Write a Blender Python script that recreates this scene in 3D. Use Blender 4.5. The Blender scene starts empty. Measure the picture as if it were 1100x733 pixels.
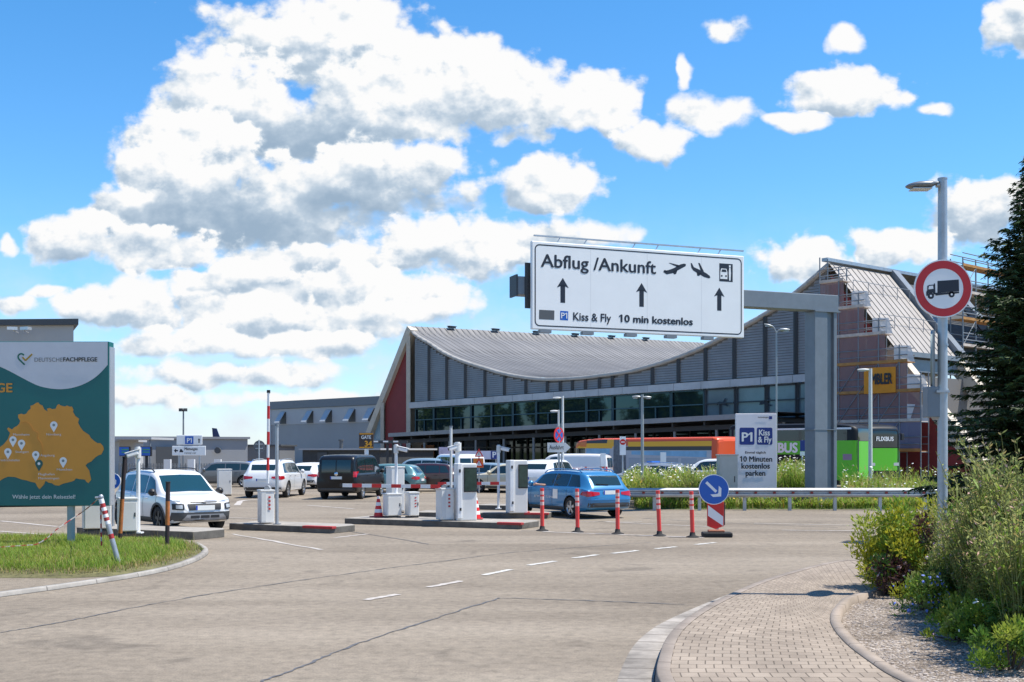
import bpy, bmesh, math, random
import numpy as np
from mathutils import Vector, Matrix
from mathutils.bvhtree import BVHTree
random.seed(7)
R = math.radians
SC = bpy.context.scene
COL = SC.collection
# ---------------------------------------------------------------- view geometry
F, CX, HY, H = 1200.0, 550.0, 485.0, 2.1      # focal length / centre / horizon in photo pixels, eye height
def P(px, py, Y): return Vector(((px-CX)/F*Y, Y, H+(HY-py)/F*Y))
def G(px, py, z=0.0):
    Y = (H-z)*F/(py-HY)
    return Vector(((px-CX)/F*Y, Y, z))
UP = Vector((0, 0, 1))
# ---------------------------------------------------------------- materials
MATS = {}
def mat(name, col, rough=0.6, metal=0.0, var=0.0, vscale=3.0, bump=0.0, bscale=40.0, spec=0.5, coat=0.0, emit=0.0, alpha=1.0):
    if name in MATS: return MATS[name]
    m = bpy.data.materials.new(name); m.use_nodes = True
    nt = m.node_tree; b = nt.nodes['Principled BSDF']
    c = (*col, 1)
    b.inputs['Base Color'].default_value = c
    b.inputs['Roughness'].default_value = rough
    b.inputs['Metallic'].default_value = metal
    b.inputs['Specular IOR Level'].default_value = spec
    b.inputs['Coat Weight'].default_value = coat
    b.inputs['Coat Roughness'].default_value = 0.05
    b.inputs['Alpha'].default_value = alpha
    if emit:
        b.inputs['Emission Color'].default_value = c; b.inputs['Emission Strength'].default_value = emit
    if var or bump:
        tc = nt.nodes.new('ShaderNodeTexCoord')
    if var:
        n = nt.nodes.new('ShaderNodeTexNoise'); n.inputs['Scale'].default_value = vscale
        n.inputs['Detail'].default_value = 6; n.inputs['Roughness'].default_value = 0.65
        nt.links.new(tc.outputs['Object'], n.inputs['Vector'])
        r = nt.nodes.new('ShaderNodeValToRGB')
        r.color_ramp.elements[0].position = 0.3; r.color_ramp.elements[1].position = 0.72
        r.color_ramp.elements[0].color = (*[max(0, x*(1-var)) for x in col], 1)
        r.color_ramp.elements[1].color = (*[min(1, x*(1+var)) for x in col], 1)
        nt.links.new(n.outputs['Fac'], r.inputs['Fac']); nt.links.new(r.outputs['Color'], b.inputs['Base Color'])
    if bump:
        n2 = nt.nodes.new('ShaderNodeTexNoise'); n2.inputs['Scale'].default_value = bscale; n2.inputs['Detail'].default_value = 4
        nt.links.new(tc.outputs['Object'], n2.inputs['Vector'])
        bp = nt.nodes.new('ShaderNodeBump'); bp.inputs['Strength'].default_value = bump; bp.inputs['Distance'].default_value = 0.02
        nt.links.new(n2.outputs['Fac'], bp.inputs['Height']); nt.links.new(bp.outputs['Normal'], b.inputs['Normal'])
    MATS[name] = m
    return m
def ramp_nodes(nt, pos_cols):
    r = nt.nodes.new('ShaderNodeValToRGB'); cr = r.color_ramp
    while len(cr.elements) < len(pos_cols): cr.elements.new(0.5)
    for e, (p, c) in zip(cr.elements, pos_cols):
        e.position = p; e.color = (*c, 1)
    return r
# ---------------------------------------------------------------- object helpers
MX = {}
def tag(o, label=None, cat=None, group=None, kind=None):
    if label: o['label'] = label
    if cat: o['category'] = cat
    if group: o['group'] = group
    if kind: o['kind'] = kind
    return o
def thing(name, label, cat, loc=(0, 0, 0), rz=0.0, group=None):
    o = bpy.data.objects.new(name, None); COL.objects.link(o)
    o.empty_display_size = 0.2
    o.location = loc; o.rotation_euler = (0, 0, rz)
    MX[o.name] = Matrix.Translation(Vector(loc)) @ Matrix.Rotation(rz, 4, 'Z')
    return tag(o, label, cat, group)
def copy_tree(o, parent=None):
    c = o.copy(); COL.objects.link(c)
    if parent is not None: c.parent = parent
    for ch in list(o.children): copy_tree(ch, c)
    return c
class MB:
    def __init__(s): s.v = []; s.f = []; s.m = []; s.s = []; s.uv = {}
    def add(s, vs, fs, mi=0, smooth=False):
        b = len(s.v); s.v += [Vector(x) for x in vs]
        for f in fs:
            s.f.append([b+i for i in f]); s.m.append(mi); s.s.append(smooth)
        return s
    def box(s, c, size, rz=0.0, mi=0, M=None):
        hx, hy, hz = size[0]/2, size[1]/2, size[2]/2
        m = M or (Matrix.Translation(Vector(c)) @ Matrix.Rotation(rz, 4, 'Z'))
        vs = [m @ Vector((x, y, z)) for z in (-hz, hz) for x, y in ((-hx, -hy), (hx, -hy), (hx, hy), (-hx, hy))]
        return s.add(vs, [(3, 2, 1, 0), (4, 5, 6, 7), (0, 1, 5, 4), (1, 2, 6, 5), (2, 3, 7, 6), (3, 0, 4, 7)], mi)
    def bar(s, p0, p1, w, h=None, mi=0):
        p0, p1 = Vector(p0), Vector(p1); h = h or w
        d = p1-p0; L = d.length
        z = d.normalized(); x = z.cross(UP)
        if x.length < 1e-3: x = Vector((1, 0, 0))
        x.normalize(); y = z.cross(x)
        m = Matrix((x, y, z)).transposed().to_4x4(); m.translation = (p0+p1)/2
        return s.box(None, (w, h, L), mi=mi, M=m)
    def cyl(s, p0, p1, r0, r1=None, n=12, mi=0, cap=True, smooth=True):
        p0, p1 = Vector(p0), Vector(p1); r1 = r0 if r1 is None else r1
        z = (p1-p0).normalized(); x = z.orthogonal().normalized(); y = z.cross(x)
        vs = []
        for p, r in ((p0, r0), (p1, r1)):
            for i in range(n):
                a = 2*math.pi*i/n; vs.append(p + x*(r*math.cos(a)) + y*(r*math.sin(a)))
        s.add(vs, [(i, (i+1) % n, n+(i+1) % n, n+i) for i in range(n)], mi, smooth)
        if cap:
            s.add(vs[:n], [tuple(range(n))[::-1]], mi); s.add(vs[n:], [tuple(range(n))], mi)
        return s
    def tube(s, pts, r, n=8, mi=0):
        rs = r if isinstance(r, (list, tuple)) else [r]*len(pts)
        for a, b, ra, rb in zip(pts[:-1], pts[1:], rs[:-1], rs[1:]): s.cyl(a, b, ra, rb, n, mi)
        return s
    def lathe(s, prof, o=(0, 0, 0), ax='Z', n=24, mi=0, smooth=True):
        o = Vector(o); vs = []
        for r, h in prof:
            for i in range(n):
                a = 2*math.pi*i/n; c, q = r*math.cos(a), r*math.sin(a)
                vs.append(o + (Vector((c, q, h)) if ax == 'Z' else Vector((c, h, q)) if ax == 'Y' else Vector((h, c, q))))
        fs = [(k*n+i, k*n+(i+1) % n, (k+1)*n+(i+1) % n, (k+1)*n+i) for k in range(len(prof)-1) for i in range(n)]
        return s.add(vs, fs, mi, smooth)
    def poly(s, pts, mi=0): return s.add(pts, [tuple(range(len(pts)))], mi)
    def prism(s, pts, off, mi=0):
        n = len(pts); off = Vector(off); a = [Vector(p) for p in pts]; b = [p+off for p in a]
        s.add(a+b, [tuple(range(n))[::-1], tuple(range(n, 2*n))] + [(i, (i+1) % n, n+(i+1) % n, n+i) for i in range(n)], mi)
        return s
    def sheet(s, rows, mi=0, smooth=False, uv=None):
        nr, nc = len(rows), len(rows[0]); b = len(s.v); f0 = len(s.f)
        vs = [p for r in rows for p in r]
        fs = [(i*nc+j, i*nc+j+1, (i+1)*nc+j+1, (i+1)*nc+j) for i in range(nr-1) for j in range(nc-1)]
        s.add(vs, fs, mi, smooth)
        if uv:
            fl = [p for r in uv for p in r]
            for k, f in enumerate(fs): s.uv[f0+k] = [fl[i] for i in f]
        return s
    def build(s, name, mats, parent=None, world=False, bevel=0.0, label=None, fixn=False, sharp=None):
        me = bpy.data.meshes.new(name)
        vs = s.v
        if parent is not None and world:
            inv = MX[parent.name].inverted(); vs = [inv @ v for v in vs]
        me.from_pydata([tuple(v) for v in vs], [], s.f)
        if not isinstance(mats, (list, tuple)): mats = [mats]
        for m in mats: me.materials.append(m)
        me.polygons.foreach_set('material_index', s.m); me.polygons.foreach_set('use_smooth', s.s)
        if s.uv:
            ul = me.uv_layers.new(name='UVMap')
            for fi, uvs in s.uv.items():
                for li, u in zip(me.polygons[fi].loop_indices, uvs): ul.data[li].uv = u
        if fixn:
            bm = bmesh.new(); bm.from_mesh(me); bmesh.ops.recalc_face_normals(bm, faces=bm.faces); bm.to_mesh(me); bm.free()
        if sharp: me.set_sharp_from_angle(angle=R(sharp))
        me.update()
        return link(name, me, parent, bevel, label)
def link(name, me, parent=None, bevel=0.0, label=None):
    o = bpy.data.objects.new(name, me); COL.objects.link(o)
    if parent is not None:
        o.parent = parent; MX[o.name] = MX[parent.name]
    else: MX[o.name] = Matrix.Identity(4)
    if bevel:
        b = o.modifiers.new('edge', 'BEVEL'); b.width = bevel; b.segments = 2; b.limit_method = 'ANGLE'; b.angle_limit = R(40)
    if label: o['label'] = label
    return o
def struct(name, mb, m, **k):
    o = mb.build(name, m, **k); o['kind'] = 'structure'; return o
class Pl:                                        # vertical (or tilted) sign plane
    def __init__(s, p, ux, uz=UP):
        s.p = Vector(p); s.ux = Vector(ux).normalized(); s.uz = Vector(uz).normalized(); s.n = s.ux.cross(s.uz).normalized()
    def hit(s, px, py, off=0.0):
        o = Vector((0, 0, H)); d = Vector(((px-CX)/F, 1, (HY-py)/F)); q = s.p + s.n*off
        t = (q-o).dot(s.n)/d.dot(s.n)
        return o + d*t
    def at(s, a, b, off=0.0): return s.p + s.ux*a + s.uz*b + s.n*off
def glyph_right(body, bold):
    cu = bpy.data.curves.new('t', 'FONT'); cu.body = body; cu.size = 1.0; cu.resolution_u = 2
    ob = bpy.data.objects.new('t', cu); COL.objects.link(ob); bpy.context.view_layer.update()
    me = bpy.data.meshes.new_from_object(ob.evaluated_get(bpy.context.evaluated_depsgraph_get())); x = max(v.co.x for v in me.vertices)
    bpy.data.objects.remove(ob); bpy.data.curves.remove(cu); bpy.data.meshes.remove(me); return x
def text(name, body, m, parent, o, ux, uz, width=None, height=None, bold=0.0, depth=0.003, align='LEFT', world=True, shear=0.0):
    cu = bpy.data.curves.new('t', 'FONT'); cu.body = body; cu.size = 1.0; cu.extrude = 0.0; cu.shear = shear
    cu.resolution_u = 3
    ob = bpy.data.objects.new('t', cu); COL.objects.link(ob)
    bpy.context.view_layer.update()
    dg = bpy.context.evaluated_depsgraph_get()
    me = bpy.data.meshes.new_from_object(ob.evaluated_get(dg)); me.name = name
    bpy.data.objects.remove(ob); bpy.data.curves.remove(cu)
    co = np.zeros(len(me.vertices)*3); me.vertices.foreach_get('co', co); co = co.reshape(-1, 3)
    ones = [i for i, c in enumerate(body) if c == '1']
    if ones:                                   # the built-in figure one is a bare stroke: give it its flag
        bm = bmesh.new(); bm.from_mesh(me)
        for i in ones:
            xr = glyph_right(body[:i+1], bold); st = .085; tp = .70
            pts = [(xr-st*.5, tp), (xr-st, tp), (xr-st-.17, tp-.13), (xr-st-.17, tp-.13-st*.95), (xr-st*.9, tp-.02-st*.95), (xr-st*.5, tp-.02-st*.7)]
            bm.faces.new([bm.verts.new((x, y, 0)) for x, y in pts])
        bm.to_mesh(me); bm.free()
        co = np.zeros(len(me.vertices)*3); me.vertices.foreach_get('co', co); co = co.reshape(-1, 3)
    if bold:                                   # heavier strokes: the outlines repeated with small shifts, a hair apart in depth
        bm = bmesh.new(); bm.from_mesh(me); src = bm.faces[:]
        for q, (dx, dy) in enumerate(((1, 0), (-1, 0), (0, .7), (0, -.7), (.7, .5), (-.7, -.5))):
            r_ = bmesh.ops.duplicate(bm, geom=src); vs_ = [e for e in r_['geom'] if isinstance(e, bmesh.types.BMVert)]
            for e in vs_: e.co.x += dx*bold; e.co.y += dy*bold; e.co.z = (q+1)*.0006
        bm.to_mesh(me); bm.free()
        co = np.zeros(len(me.vertices)*3); me.vertices.foreach_get('co', co); co = co.reshape(-1, 3)
    w = co[:, 0].max()-co[:, 0].min(); x0 = co[:, 0].min()
    caph = 0.7
    if width: sx = width/w
    if height: sy = height/caph
    if not width: sx = sy
    if not height: sy = sx
    ox = {'LEFT': 0.0, 'CENTER': w*sx/2, 'RIGHT': w*sx}[align]
    ux = Vector(ux).normalized(); uz = Vector(uz).normalized(); n = ux.cross(uz).normalized()
    inv = MX[parent.name].inverted() if world else Matrix.Identity(4)
    for v, c in zip(me.vertices, co):
        v.co = inv @ (Vector(o) + ux*((c[0]-x0)*sx-ox) + uz*(c[1]*sy) + n*(depth+c[2]))
    me.materials.clear(); me.materials.append(m)
    return link(name, me, parent)
def catmull(pts, n):
    pts = [Vector(p) for p in pts]; q = [pts[0]*2-pts[1]] + pts + [pts[-1]*2-pts[-2]]; out = []
    segs = len(pts)-1
    for k in range(n):
        t = k/(n-1)*segs; i = min(int(t), segs-1); t -= i
        a, b, c, d = q[i], q[i+1], q[i+2], q[i+3]
        out.append(0.5*((2*b)+(c-a)*t+(2*a-5*b+4*c-d)*t*t+(3*b-a-3*c+d)*t**3))
    return out
def ribbon(mb, pts, w, z, jit=0.0, mi=0):
    pts = [Vector(p) for p in pts]; rows = []
    for i, p in enumerate(pts):
        d = (pts[min(i+1, len(pts)-1)]-pts[max(i-1, 0)]); d.z = 0; d.normalize()
        s = Vector((-d.y, d.x, 0)); k = w/2*(1+random.uniform(-jit, jit)*0.8); j = s*random.uniform(-jit, jit)*w
        rows.append([Vector((p.x, p.y, z))+s*k+j, Vector((p.x, p.y, z))-s*k+j])
    return mb.sheet(rows, mi)
def pchip(xs, ys):
    xs = np.array(xs, float); ys = np.array(ys, float); h = np.diff(xs); d = np.diff(ys)/h; m = np.zeros(len(xs))
    m[0], m[-1] = d[0], d[-1]
    for i in range(1, len(xs)-1):
        if d[i-1]*d[i] > 0:
            w1, w2 = 2*h[i]+h[i-1], h[i]+2*h[i-1]; m[i] = (w1+w2)/(w1/d[i-1]+w2/d[i])
    def f(x):
        x = min(max(x, xs[0]), xs[-1]); i = min(int(np.searchsorted(xs, x, 'right'))-1, len(xs)-2)
        t = (x-xs[i])/h[i]
        return float((1+2*t)*(1-t)**2*ys[i]+t*(1-t)**2*h[i]*m[i]+t*t*(3-2*t)*ys[i+1]+t*t*(t-1)*h[i]*m[i+1])
    return f
def lerp(a, b, t): return a+(b-a)*t
# common materials
WHITE = mat('white_paint', (.78, .78, .77), .45, var=.05, vscale=2)
CREAMW = mat('grey_white_paint', (.62, .62, .6), .5, var=.07, vscale=2)
BLACK = mat('black_plastic', (.018, .018, .02), .5)
DARK = mat('dark_grey_plastic', (.05, .052, .055), .55)
RUBBER = mat('rubber', (.02, .02, .02), .85)
STEEL = mat('galvanised_steel', (.42, .44, .46), .45, metal=.55, var=.15, vscale=4)
STEELD = mat('grey_painted_steel', (.19, .215, .24), .5, metal=.15, var=.12, vscale=1.5)
ALU = mat('brushed_aluminium', (.6, .61, .62), .4, metal=.7)
RED = mat('signal_red', (.62, .02, .02), .45, var=.08)
REDW = mat('faded_red', (.36, .03, .03), .6, var=.15, vscale=6)
ORANGE = mat('orange_paint', (.75, .22, .03), .55, var=.1)
BLUE = mat('traffic_blue', (.012, .11, .46), .4)
NAVY = mat('sign_navy', (.012, .035, .22), .45)
INK = mat('sign_ink', (.012, .017, .03), .5)
SIGNW = mat('sign_white', (.82, .82, .81), .4, var=.025, vscale=1.2)
GLASSD = mat('tinted_glass', (.012, .03, .036), .04, spec=.8)
CHROME = mat('chrome', (.75, .75, .76), .12, metal=1)
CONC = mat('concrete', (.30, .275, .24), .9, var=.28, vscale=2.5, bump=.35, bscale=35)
CONCD = mat('shaded_side_concrete', (.125, .115, .10), .95, var=.35, vscale=3, bump=.4, bscale=30)  # mottled concrete for island sides, their shade painted in as a darker tone
LAMPW = mat('headlamp_glass', (.45, .48, .5), .08, spec=.8)
LAMPR = mat('tail_lamp_red', (.42, .006, .008), .15, coat=.6)
AMBER = mat('amber_lamp', (.7, .2, .01), .2)
PLATE = mat('number_plate_white', (.75, .75, .72), .4)
EXPOSURE, SUN_E, SKY_S, CLOUD_V, SKY_TINT = 0.85, 4.0, .125, 4.35, (.44, .80, 1.04, 1)
# ---------------------------------------------------------------- render settings, camera, light, sky
SC.view_settings.view_transform = 'Standard'; SC.view_settings.look = 'None'
SC.view_settings.exposure = EXPOSURE; SC.view_settings.gamma = 1
SC.cycles.use_denoising = True
SC.cycles.max_bounces = 6; SC.cycles.transparent_max_bounces = 12
cam = bpy.data.cameras.new('camera'); cam.sensor_width = 36; cam.lens = F/1100*36; cam.shift_y = (HY-366.5)/1100
cam.clip_start = 0.1; cam.clip_end = 9000
co = bpy.data.objects.new('camera', cam); COL.objects.link(co); co.location = (0, 0, H); co.rotation_euler = (R(90), 0, 0); SC.camera = co
SUN_EL, SUN_AZ = R(65), R(93)      # azimuth clockwise from +Y
ts = Vector((math.sin(SUN_AZ)*math.cos(SUN_EL), math.cos(SUN_AZ)*math.cos(SUN_EL), math.sin(SUN_EL)))
sl = bpy.data.lights.new('sun', 'SUN'); sl.energy = SUN_E; sl.angle = R(.5); sl.color = (1, .95, .86)
so = bpy.data.objects.new('sun', sl); COL.objects.link(so); so.rotation_euler = ts.to_track_quat('Z', 'Y').to_euler(); so.location = ts*60
W = bpy.data.worlds.new('World'); W.cycles.sampling_method = 'MANUAL'; W.cycles.sample_map_resolution = 256; SC.world = W; W.use_nodes = True
nt = W.node_tree; N = nt.nodes; LK = nt.links
bg = N['Background']; bg.inputs['Strength'].default_value = SKY_S
sky = N.new('ShaderNodeTexSky'); sky.sky_type = 'NISHITA'; sky.sun_disc = False
sky.sun_elevation = SUN_EL; sky.sun_rotation = SUN_AZ; sky.air_density = 1.0; sky.dust_density = .3; sky.ozone_density = 1.6; sky.altitude = 600
# clouds: overlapping cumulus heaps laid out over the sky directions, each lit from above right and grey towards its base
CL = [(340,150,185,62,-.62),(290,240,190,58,-.55),(300,335,230,56,.02),(350,50,155,72,0),(470,75,110,50,.1),(250,110,110,62,0),(430,108,140,62,0),(545,105,80,52,.1),(640,108,60,40,.3),(345,140,150,36,-.75),(205,165,90,52,0),(775,30,32,18,.6),(905,40,26,18,.6),(1095,28,44,46,.1),
      (908,100,80,32,.25),(855,130,38,12,.6),(1008,122,24,11,.6),(738,76,10,24,.7),(765,122,60,24,.45),(700,155,56,27,.4),(430,185,110,52,-.05),(330,200,110,48,-.08),(180,190,80,48,0),(590,195,78,34,.25),(140,232,70,44,-.25),(235,228,118,44,-.85),(415,208,120,38,-.6),
      (75,255,62,34,.15),(170,270,90,30,.05),(565,262,95,34,-.1),(640,252,50,18,.4),(470,268,110,36,.15),(330,285,120,28,-.25),(240,300,80,26,.2),(400,310,120,30,.15),(50,312,34,10,.5),(5,325,32,16,.4),(5,265,14,12,.5),
      (130,325,85,28,.22),(260,338,120,28,.2),(430,335,90,20,.3),(190,368,110,20,.25),(330,372,110,20,.25),(250,402,150,20,.3),(160,425,110,14,.3),(340,428,110,14,.35),(1055,228,78,46,-.1),(960,262,62,26,.25),(860,276,68,27,.3)]
def vm(op, a, b=None, nodes=None, links=None):
    n = nodes.new('ShaderNodeVectorMath'); n.operation = op
    for i, x in enumerate((a, b)):
        if x is None: continue
        if isinstance(x, tuple): n.inputs[i].default_value = x
        else: links.new(x, n.inputs[i])
    return n
def fm(op, a, b=None, c=None, nodes=None, links=None):
    n = nodes.new('ShaderNodeMath'); n.operation = op
    for i, x in enumerate((a, b, c)):
        if x is None: continue
        if isinstance(x, (int, float)): n.inputs[i].default_value = x
        else: links.new(x, n.inputs[i])
    return n.outputs[0]
def smooth(x, a, b, lo=0, hi=1):
    m = N.new('ShaderNodeMapRange'); m.interpolation_type = 'SMOOTHSTEP'
    m.inputs['From Min'].default_value = a; m.inputs['From Max'].default_value = b; m.inputs['To Min'].default_value = lo; m.inputs['To Max'].default_value = hi
    LK.new(x, m.inputs['Value']); return m.outputs[0]
def M_(op, a, b=None, c=None): return fm(op, a, b, c, nodes=N, links=LK)
tc = N.new('ShaderNodeTexCoord'); sx = N.new('ShaderNodeSeparateXYZ'); LK.new(tc.outputs['Generated'], sx.inputs[0])
yy = M_('MAXIMUM', M_('ABSOLUTE', sx.outputs['Y']), .12)
u = M_('MULTIPLY', M_('DIVIDE', sx.outputs['X'], yy), 1.2); v = M_('MULTIPLY', M_('DIVIDE', sx.outputs['Z'], yy), 1.2)
cb = N.new('ShaderNodeCombineXYZ'); LK.new(u, cb.inputs[0]); LK.new(v, cb.inputs[1]); Q = cb.outputs[0]
def noise(vec, sc, det, rough=.55):
    n = N.new('ShaderNodeTexNoise'); n.noise_dimensions = '2D'; n.inputs['Scale'].default_value = sc; n.inputs['Detail'].default_value = det; n.inputs['Roughness'].default_value = rough
    LK.new(vec, n.inputs['Vector']); return n
wn = noise(Q, 12, 3)
wv = vm('MULTIPLY', vm('SUBTRACT', wn.outputs['Color'], (.5, .5, .5), N, LK).outputs[0], (.05, .035, 0), N, LK).outputs[0]
qv = vm('ADD', Q, wv, N, LK).outputs[0]
Qs = vm('MULTIPLY', Q, (1, 1.35, 1), N, LK).outputs[0]
n1 = noise(Qs, 16, 7, .58).outputs['Fac']
n2 = noise(vm('ADD', Qs, (.006, .018, 0), N, LK).outputs[0], 16, 4, .55).outputs['Fac']
v1 = N.new('ShaderNodeTexVoronoi'); v1.feature = 'F1'; v1.voronoi_dimensions = '2D'; v1.inputs['Scale'].default_value = 30; v1.inputs['Detail'].default_value = 1; LK.new(qv, v1.inputs['Vector'])
nz = M_('ADD', M_('MULTIPLY_ADD', n1, 1.7, -.85), M_('MULTIPLY_ADD', v1.outputs['Distance'], -.5, .2))
KK = 1.7; base = M_('ADD', nz, KK)
lit = accA = None
def mixf(f, a, b):
    m = N.new('ShaderNodeMix'); m.data_type = 'FLOAT'; m.clamp_factor = False
    LK.new(f, m.inputs['Factor'])
    for x, k in ((a, 'A'), (b, 'B')):
        if isinstance(x, (int, float)): m.inputs[k].default_value = x
        else: LK.new(x, m.inputs[k])
    return m.outputs['Result']
lit = accA = 0.0
for (x, y, rx, ry, bias) in CL:
    kx, ky = 1000/(rx*1.04), 1000/(ry*1.04)
    d = vm('MULTIPLY_ADD', qv, (kx, ky, 0), N, LK); d.inputs[2].default_value = (-(x-550)/1000*kx, -(485-y)/1000*ky, 0)
    l = vm('LENGTH', d.outputs[0], None, N, LK).outputs['Value']
    a = smooth(M_('MULTIPLY_ADD', l, -KK, base), .0, .85 if bias < -.5 else .48 if ry > 25 else .7)
    sh = vm('DOT_PRODUCT', d.outputs[0], (.28, .95, 0), N, LK).outputs['Value']
    lit = mixf(a, lit, M_('ADD', sh, bias) if bias else sh)
    accA = a if isinstance(accA, float) else M_('MAXIMUM', accA, a)
alpha = accA
light = smooth(M_('ADD', lit, M_('MULTIPLY', M_('SUBTRACT', n1, n2), 2.8)), -1.45, .80)
rp = ramp_nodes(nt, [(0, (.34, .46, .60)), (.40, (.52, .63, .75)), (.66, (.80, .86, .92)), (.82, (1, 1, 1))])
LK.new(light, rp.inputs['Fac'])
cc = N.new('ShaderNodeVectorMath'); cc.operation = 'SCALE'; LK.new(rp.outputs['Color'], cc.inputs[0]); cc.inputs['Scale'].default_value = CLOUD_V
tint = N.new('ShaderNodeMix'); tint.data_type = 'RGBA'; tint.blend_type = 'MULTIPLY'; tint.inputs['Factor'].default_value = 1
LK.new(sky.outputs[0], tint.inputs['A'])
tr_ = ramp_nodes(nt, [(0, (.60, .70, .86)), (.2, (.45, .76, .96)), (.48, (.34, .74, .98)), (1, (.28, .62, .92))]); LK.new(v, tr_.inputs['Fac']); LK.new(tr_.outputs[0], tint.inputs['B'])
hz_ = N.new('ShaderNodeMix'); hz_.data_type = 'RGBA'                 # pale haze and thin cloud low over the horizon
LK.new(M_('MULTIPLY', smooth(v, .30, .0), M_('MULTIPLY_ADD', n1, 1.5, -.28)), hz_.inputs['Factor']); LK.new(tint.outputs['Result'], hz_.inputs['A']); hz_.inputs['B'].default_value = (CLOUD_V*.80, CLOUD_V*.87, CLOUD_V*.95, 1)
mx = N.new('ShaderNodeMix'); mx.data_type = 'RGBA'
LK.new(alpha, mx.inputs['Factor']); LK.new(hz_.outputs['Result'], mx.inputs['A']); LK.new(cc.outputs[0], mx.inputs['B'])
LK.new(mx.outputs['Result'], bg.inputs['Color'])
# ---------------------------------------------------------------- ground
def asphalt():
    m = bpy.data.materials.new('asphalt'); m.use_nodes = True; nt = m.node_tree; b = nt.nodes['Principled BSDF']; L = nt.links
    tc = nt.nodes.new('ShaderNodeTexCoord')
    big = nt.nodes.new('ShaderNodeTexNoise'); big.inputs['Scale'].default_value = .22; big.inputs['Detail'].default_value = 7; big.inputs['Roughness'].default_value = .62
    mp = nt.nodes.new('ShaderNodeMapping'); mp.inputs['Scale'].default_value = (.5, 1.2, 1); mp.inputs['Rotation'].default_value = (0, 0, R(-28))
    L.new(tc.outputs['Object'], mp.inputs['Vector']); L.new(mp.outputs[0], big.inputs['Vector'])
    r1 = ramp_nodes(nt, [(.3, (.170, .140, .107)), (.5, (.235, .197, .152)), (.72, (.295, .250, .196))]); L.new(big.outputs['Fac'], r1.inputs['Fac'])
    fine = nt.nodes.new('ShaderNodeTexNoise'); fine.inputs['Scale'].default_value = 55; fine.inputs['Detail'].default_value = 5; fine.inputs['Roughness'].default_value = .8
    L.new(tc.outputs['Object'], fine.inputs['Vector'])
    r2 = ramp_nodes(nt, [(.3, (.52, .52, .52)), (.5, (.98, .98, .98)), (.75, (1.3, 1.28, 1.25))]); L.new(fine.outputs['Fac'], r2.inputs['Fac'])
    mm = nt.nodes.new('ShaderNodeMix'); mm.data_type = 'RGBA'; mm.blend_type = 'MULTIPLY'; mm.inputs['Factor'].default_value = 1
    L.new(r1.outputs[0], mm.inputs['A']); L.new(r2.outputs[0], mm.inputs['B'])
    st = nt.nodes.new('ShaderNodeTexVoronoi'); st.inputs['Scale'].default_value = .9; L.new(tc.outputs['Object'], st.inputs['Vector'])
    r3 = ramp_nodes(nt, [(.0, (.82, .82, .83)), (.09, (1, 1, 1))]); L.new(st.outputs['Distance'], r3.inputs['Fac'])
    m2 = nt.nodes.new('ShaderNodeMix'); m2.data_type = 'RGBA'; m2.blend_type = 'MULTIPLY'; m2.inputs['Factor'].default_value = .6
    L.new(mm.outputs['Result'], m2.inputs['A']); L.new(r3.outputs[0], m2.inputs['B'])
    # worn wheel tracks: soft long streaks
    ws = nt.nodes.new('ShaderNodeTexNoise'); ws.inputs['Scale'].default_value = 1.0; ws.inputs['Detail'].default_value = 3
    mp2 = nt.nodes.new('ShaderNodeMapping'); mp2.inputs['Scale'].default_value = (.06, .9, 1); mp2.inputs['Rotation'].default_value = (0, 0, R(-33))
    L.new(tc.outputs['Object'], mp2.inputs['Vector']); L.new(mp2.outputs[0], ws.inputs['Vector'])
    r4 = ramp_nodes(nt, [(.35, (.78, .77, .77)), (.6, (1.08, 1.08, 1.08))]); L.new(ws.outputs['Fac'], r4.inputs['Fac'])
    m3 = nt.nodes.new('ShaderNodeMix'); m3.data_type = 'RGBA'; m3.blend_type = 'MULTIPLY'; m3.inputs['Factor'].default_value = .45
    L.new(m2.outputs['Result'], m3.inputs['A']); L.new(r4.outputs[0], m3.inputs['B'])
    md = nt.nodes.new('ShaderNodeTexNoise'); md.inputs['Scale'].default_value = 7; md.inputs['Detail'].default_value = 6; md.inputs['Roughness'].default_value = .75
    L.new(tc.outputs['Object'], md.inputs['Vector'])
    r5 = ramp_nodes(nt, [(.3, (.66, .66, .66)), (.5, (1, 1, 1)), (.7, (1.28, 1.27, 1.25))]); L.new(md.outputs['Fac'], r5.inputs['Fac'])
    m4 = nt.nodes.new('ShaderNodeMix'); m4.data_type = 'RGBA'; m4.blend_type = 'MULTIPLY'; m4.inputs['Factor'].default_value = .9
    L.new(m3.outputs['Result'], m4.inputs['A']); L.new(r5.outputs[0], m4.inputs['B'])
    oi = nt.nodes.new('ShaderNodeTexNoise'); oi.inputs['Scale'].default_value = .75; oi.inputs['Detail'].default_value = 4; oi.inputs['Distortion'].default_value = .8
    L.new(tc.outputs['Object'], oi.inputs['Vector'])
    r6 = ramp_nodes(nt, [(.27, (.62, .62, .63)), (.37, (1, 1, 1))]); L.new(oi.outputs['Fac'], r6.inputs['Fac'])
    m5 = nt.nodes.new('ShaderNodeMix'); m5.data_type = 'RGBA'; m5.blend_type = 'MULTIPLY'; m5.inputs['Factor'].default_value = .8
    L.new(m4.outputs['Result'], m5.inputs['A']); L.new(r6.outputs[0], m5.inputs['B']); m3 = m5
    L.new(m3.outputs['Result'], b.inputs['Base Color']); b.inputs['Roughness'].default_value = .9; b.inputs['Specular IOR Level'].default_value = .25
    bp = nt.nodes.new('ShaderNodeBump'); bp.inputs['Strength'].default_value = .5; bp.inputs['Distance'].default_value = .01
    L.new(fine.outputs['Fac'], bp.inputs['Height']); L.new(bp.outputs[0], b.inputs['Normal'])
    return m
ASPH = asphalt()
EARTH = mat('meadow_earth', (.10, .13, .035), .95, var=.4, vscale=.8, bump=.5, bscale=6)
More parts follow.
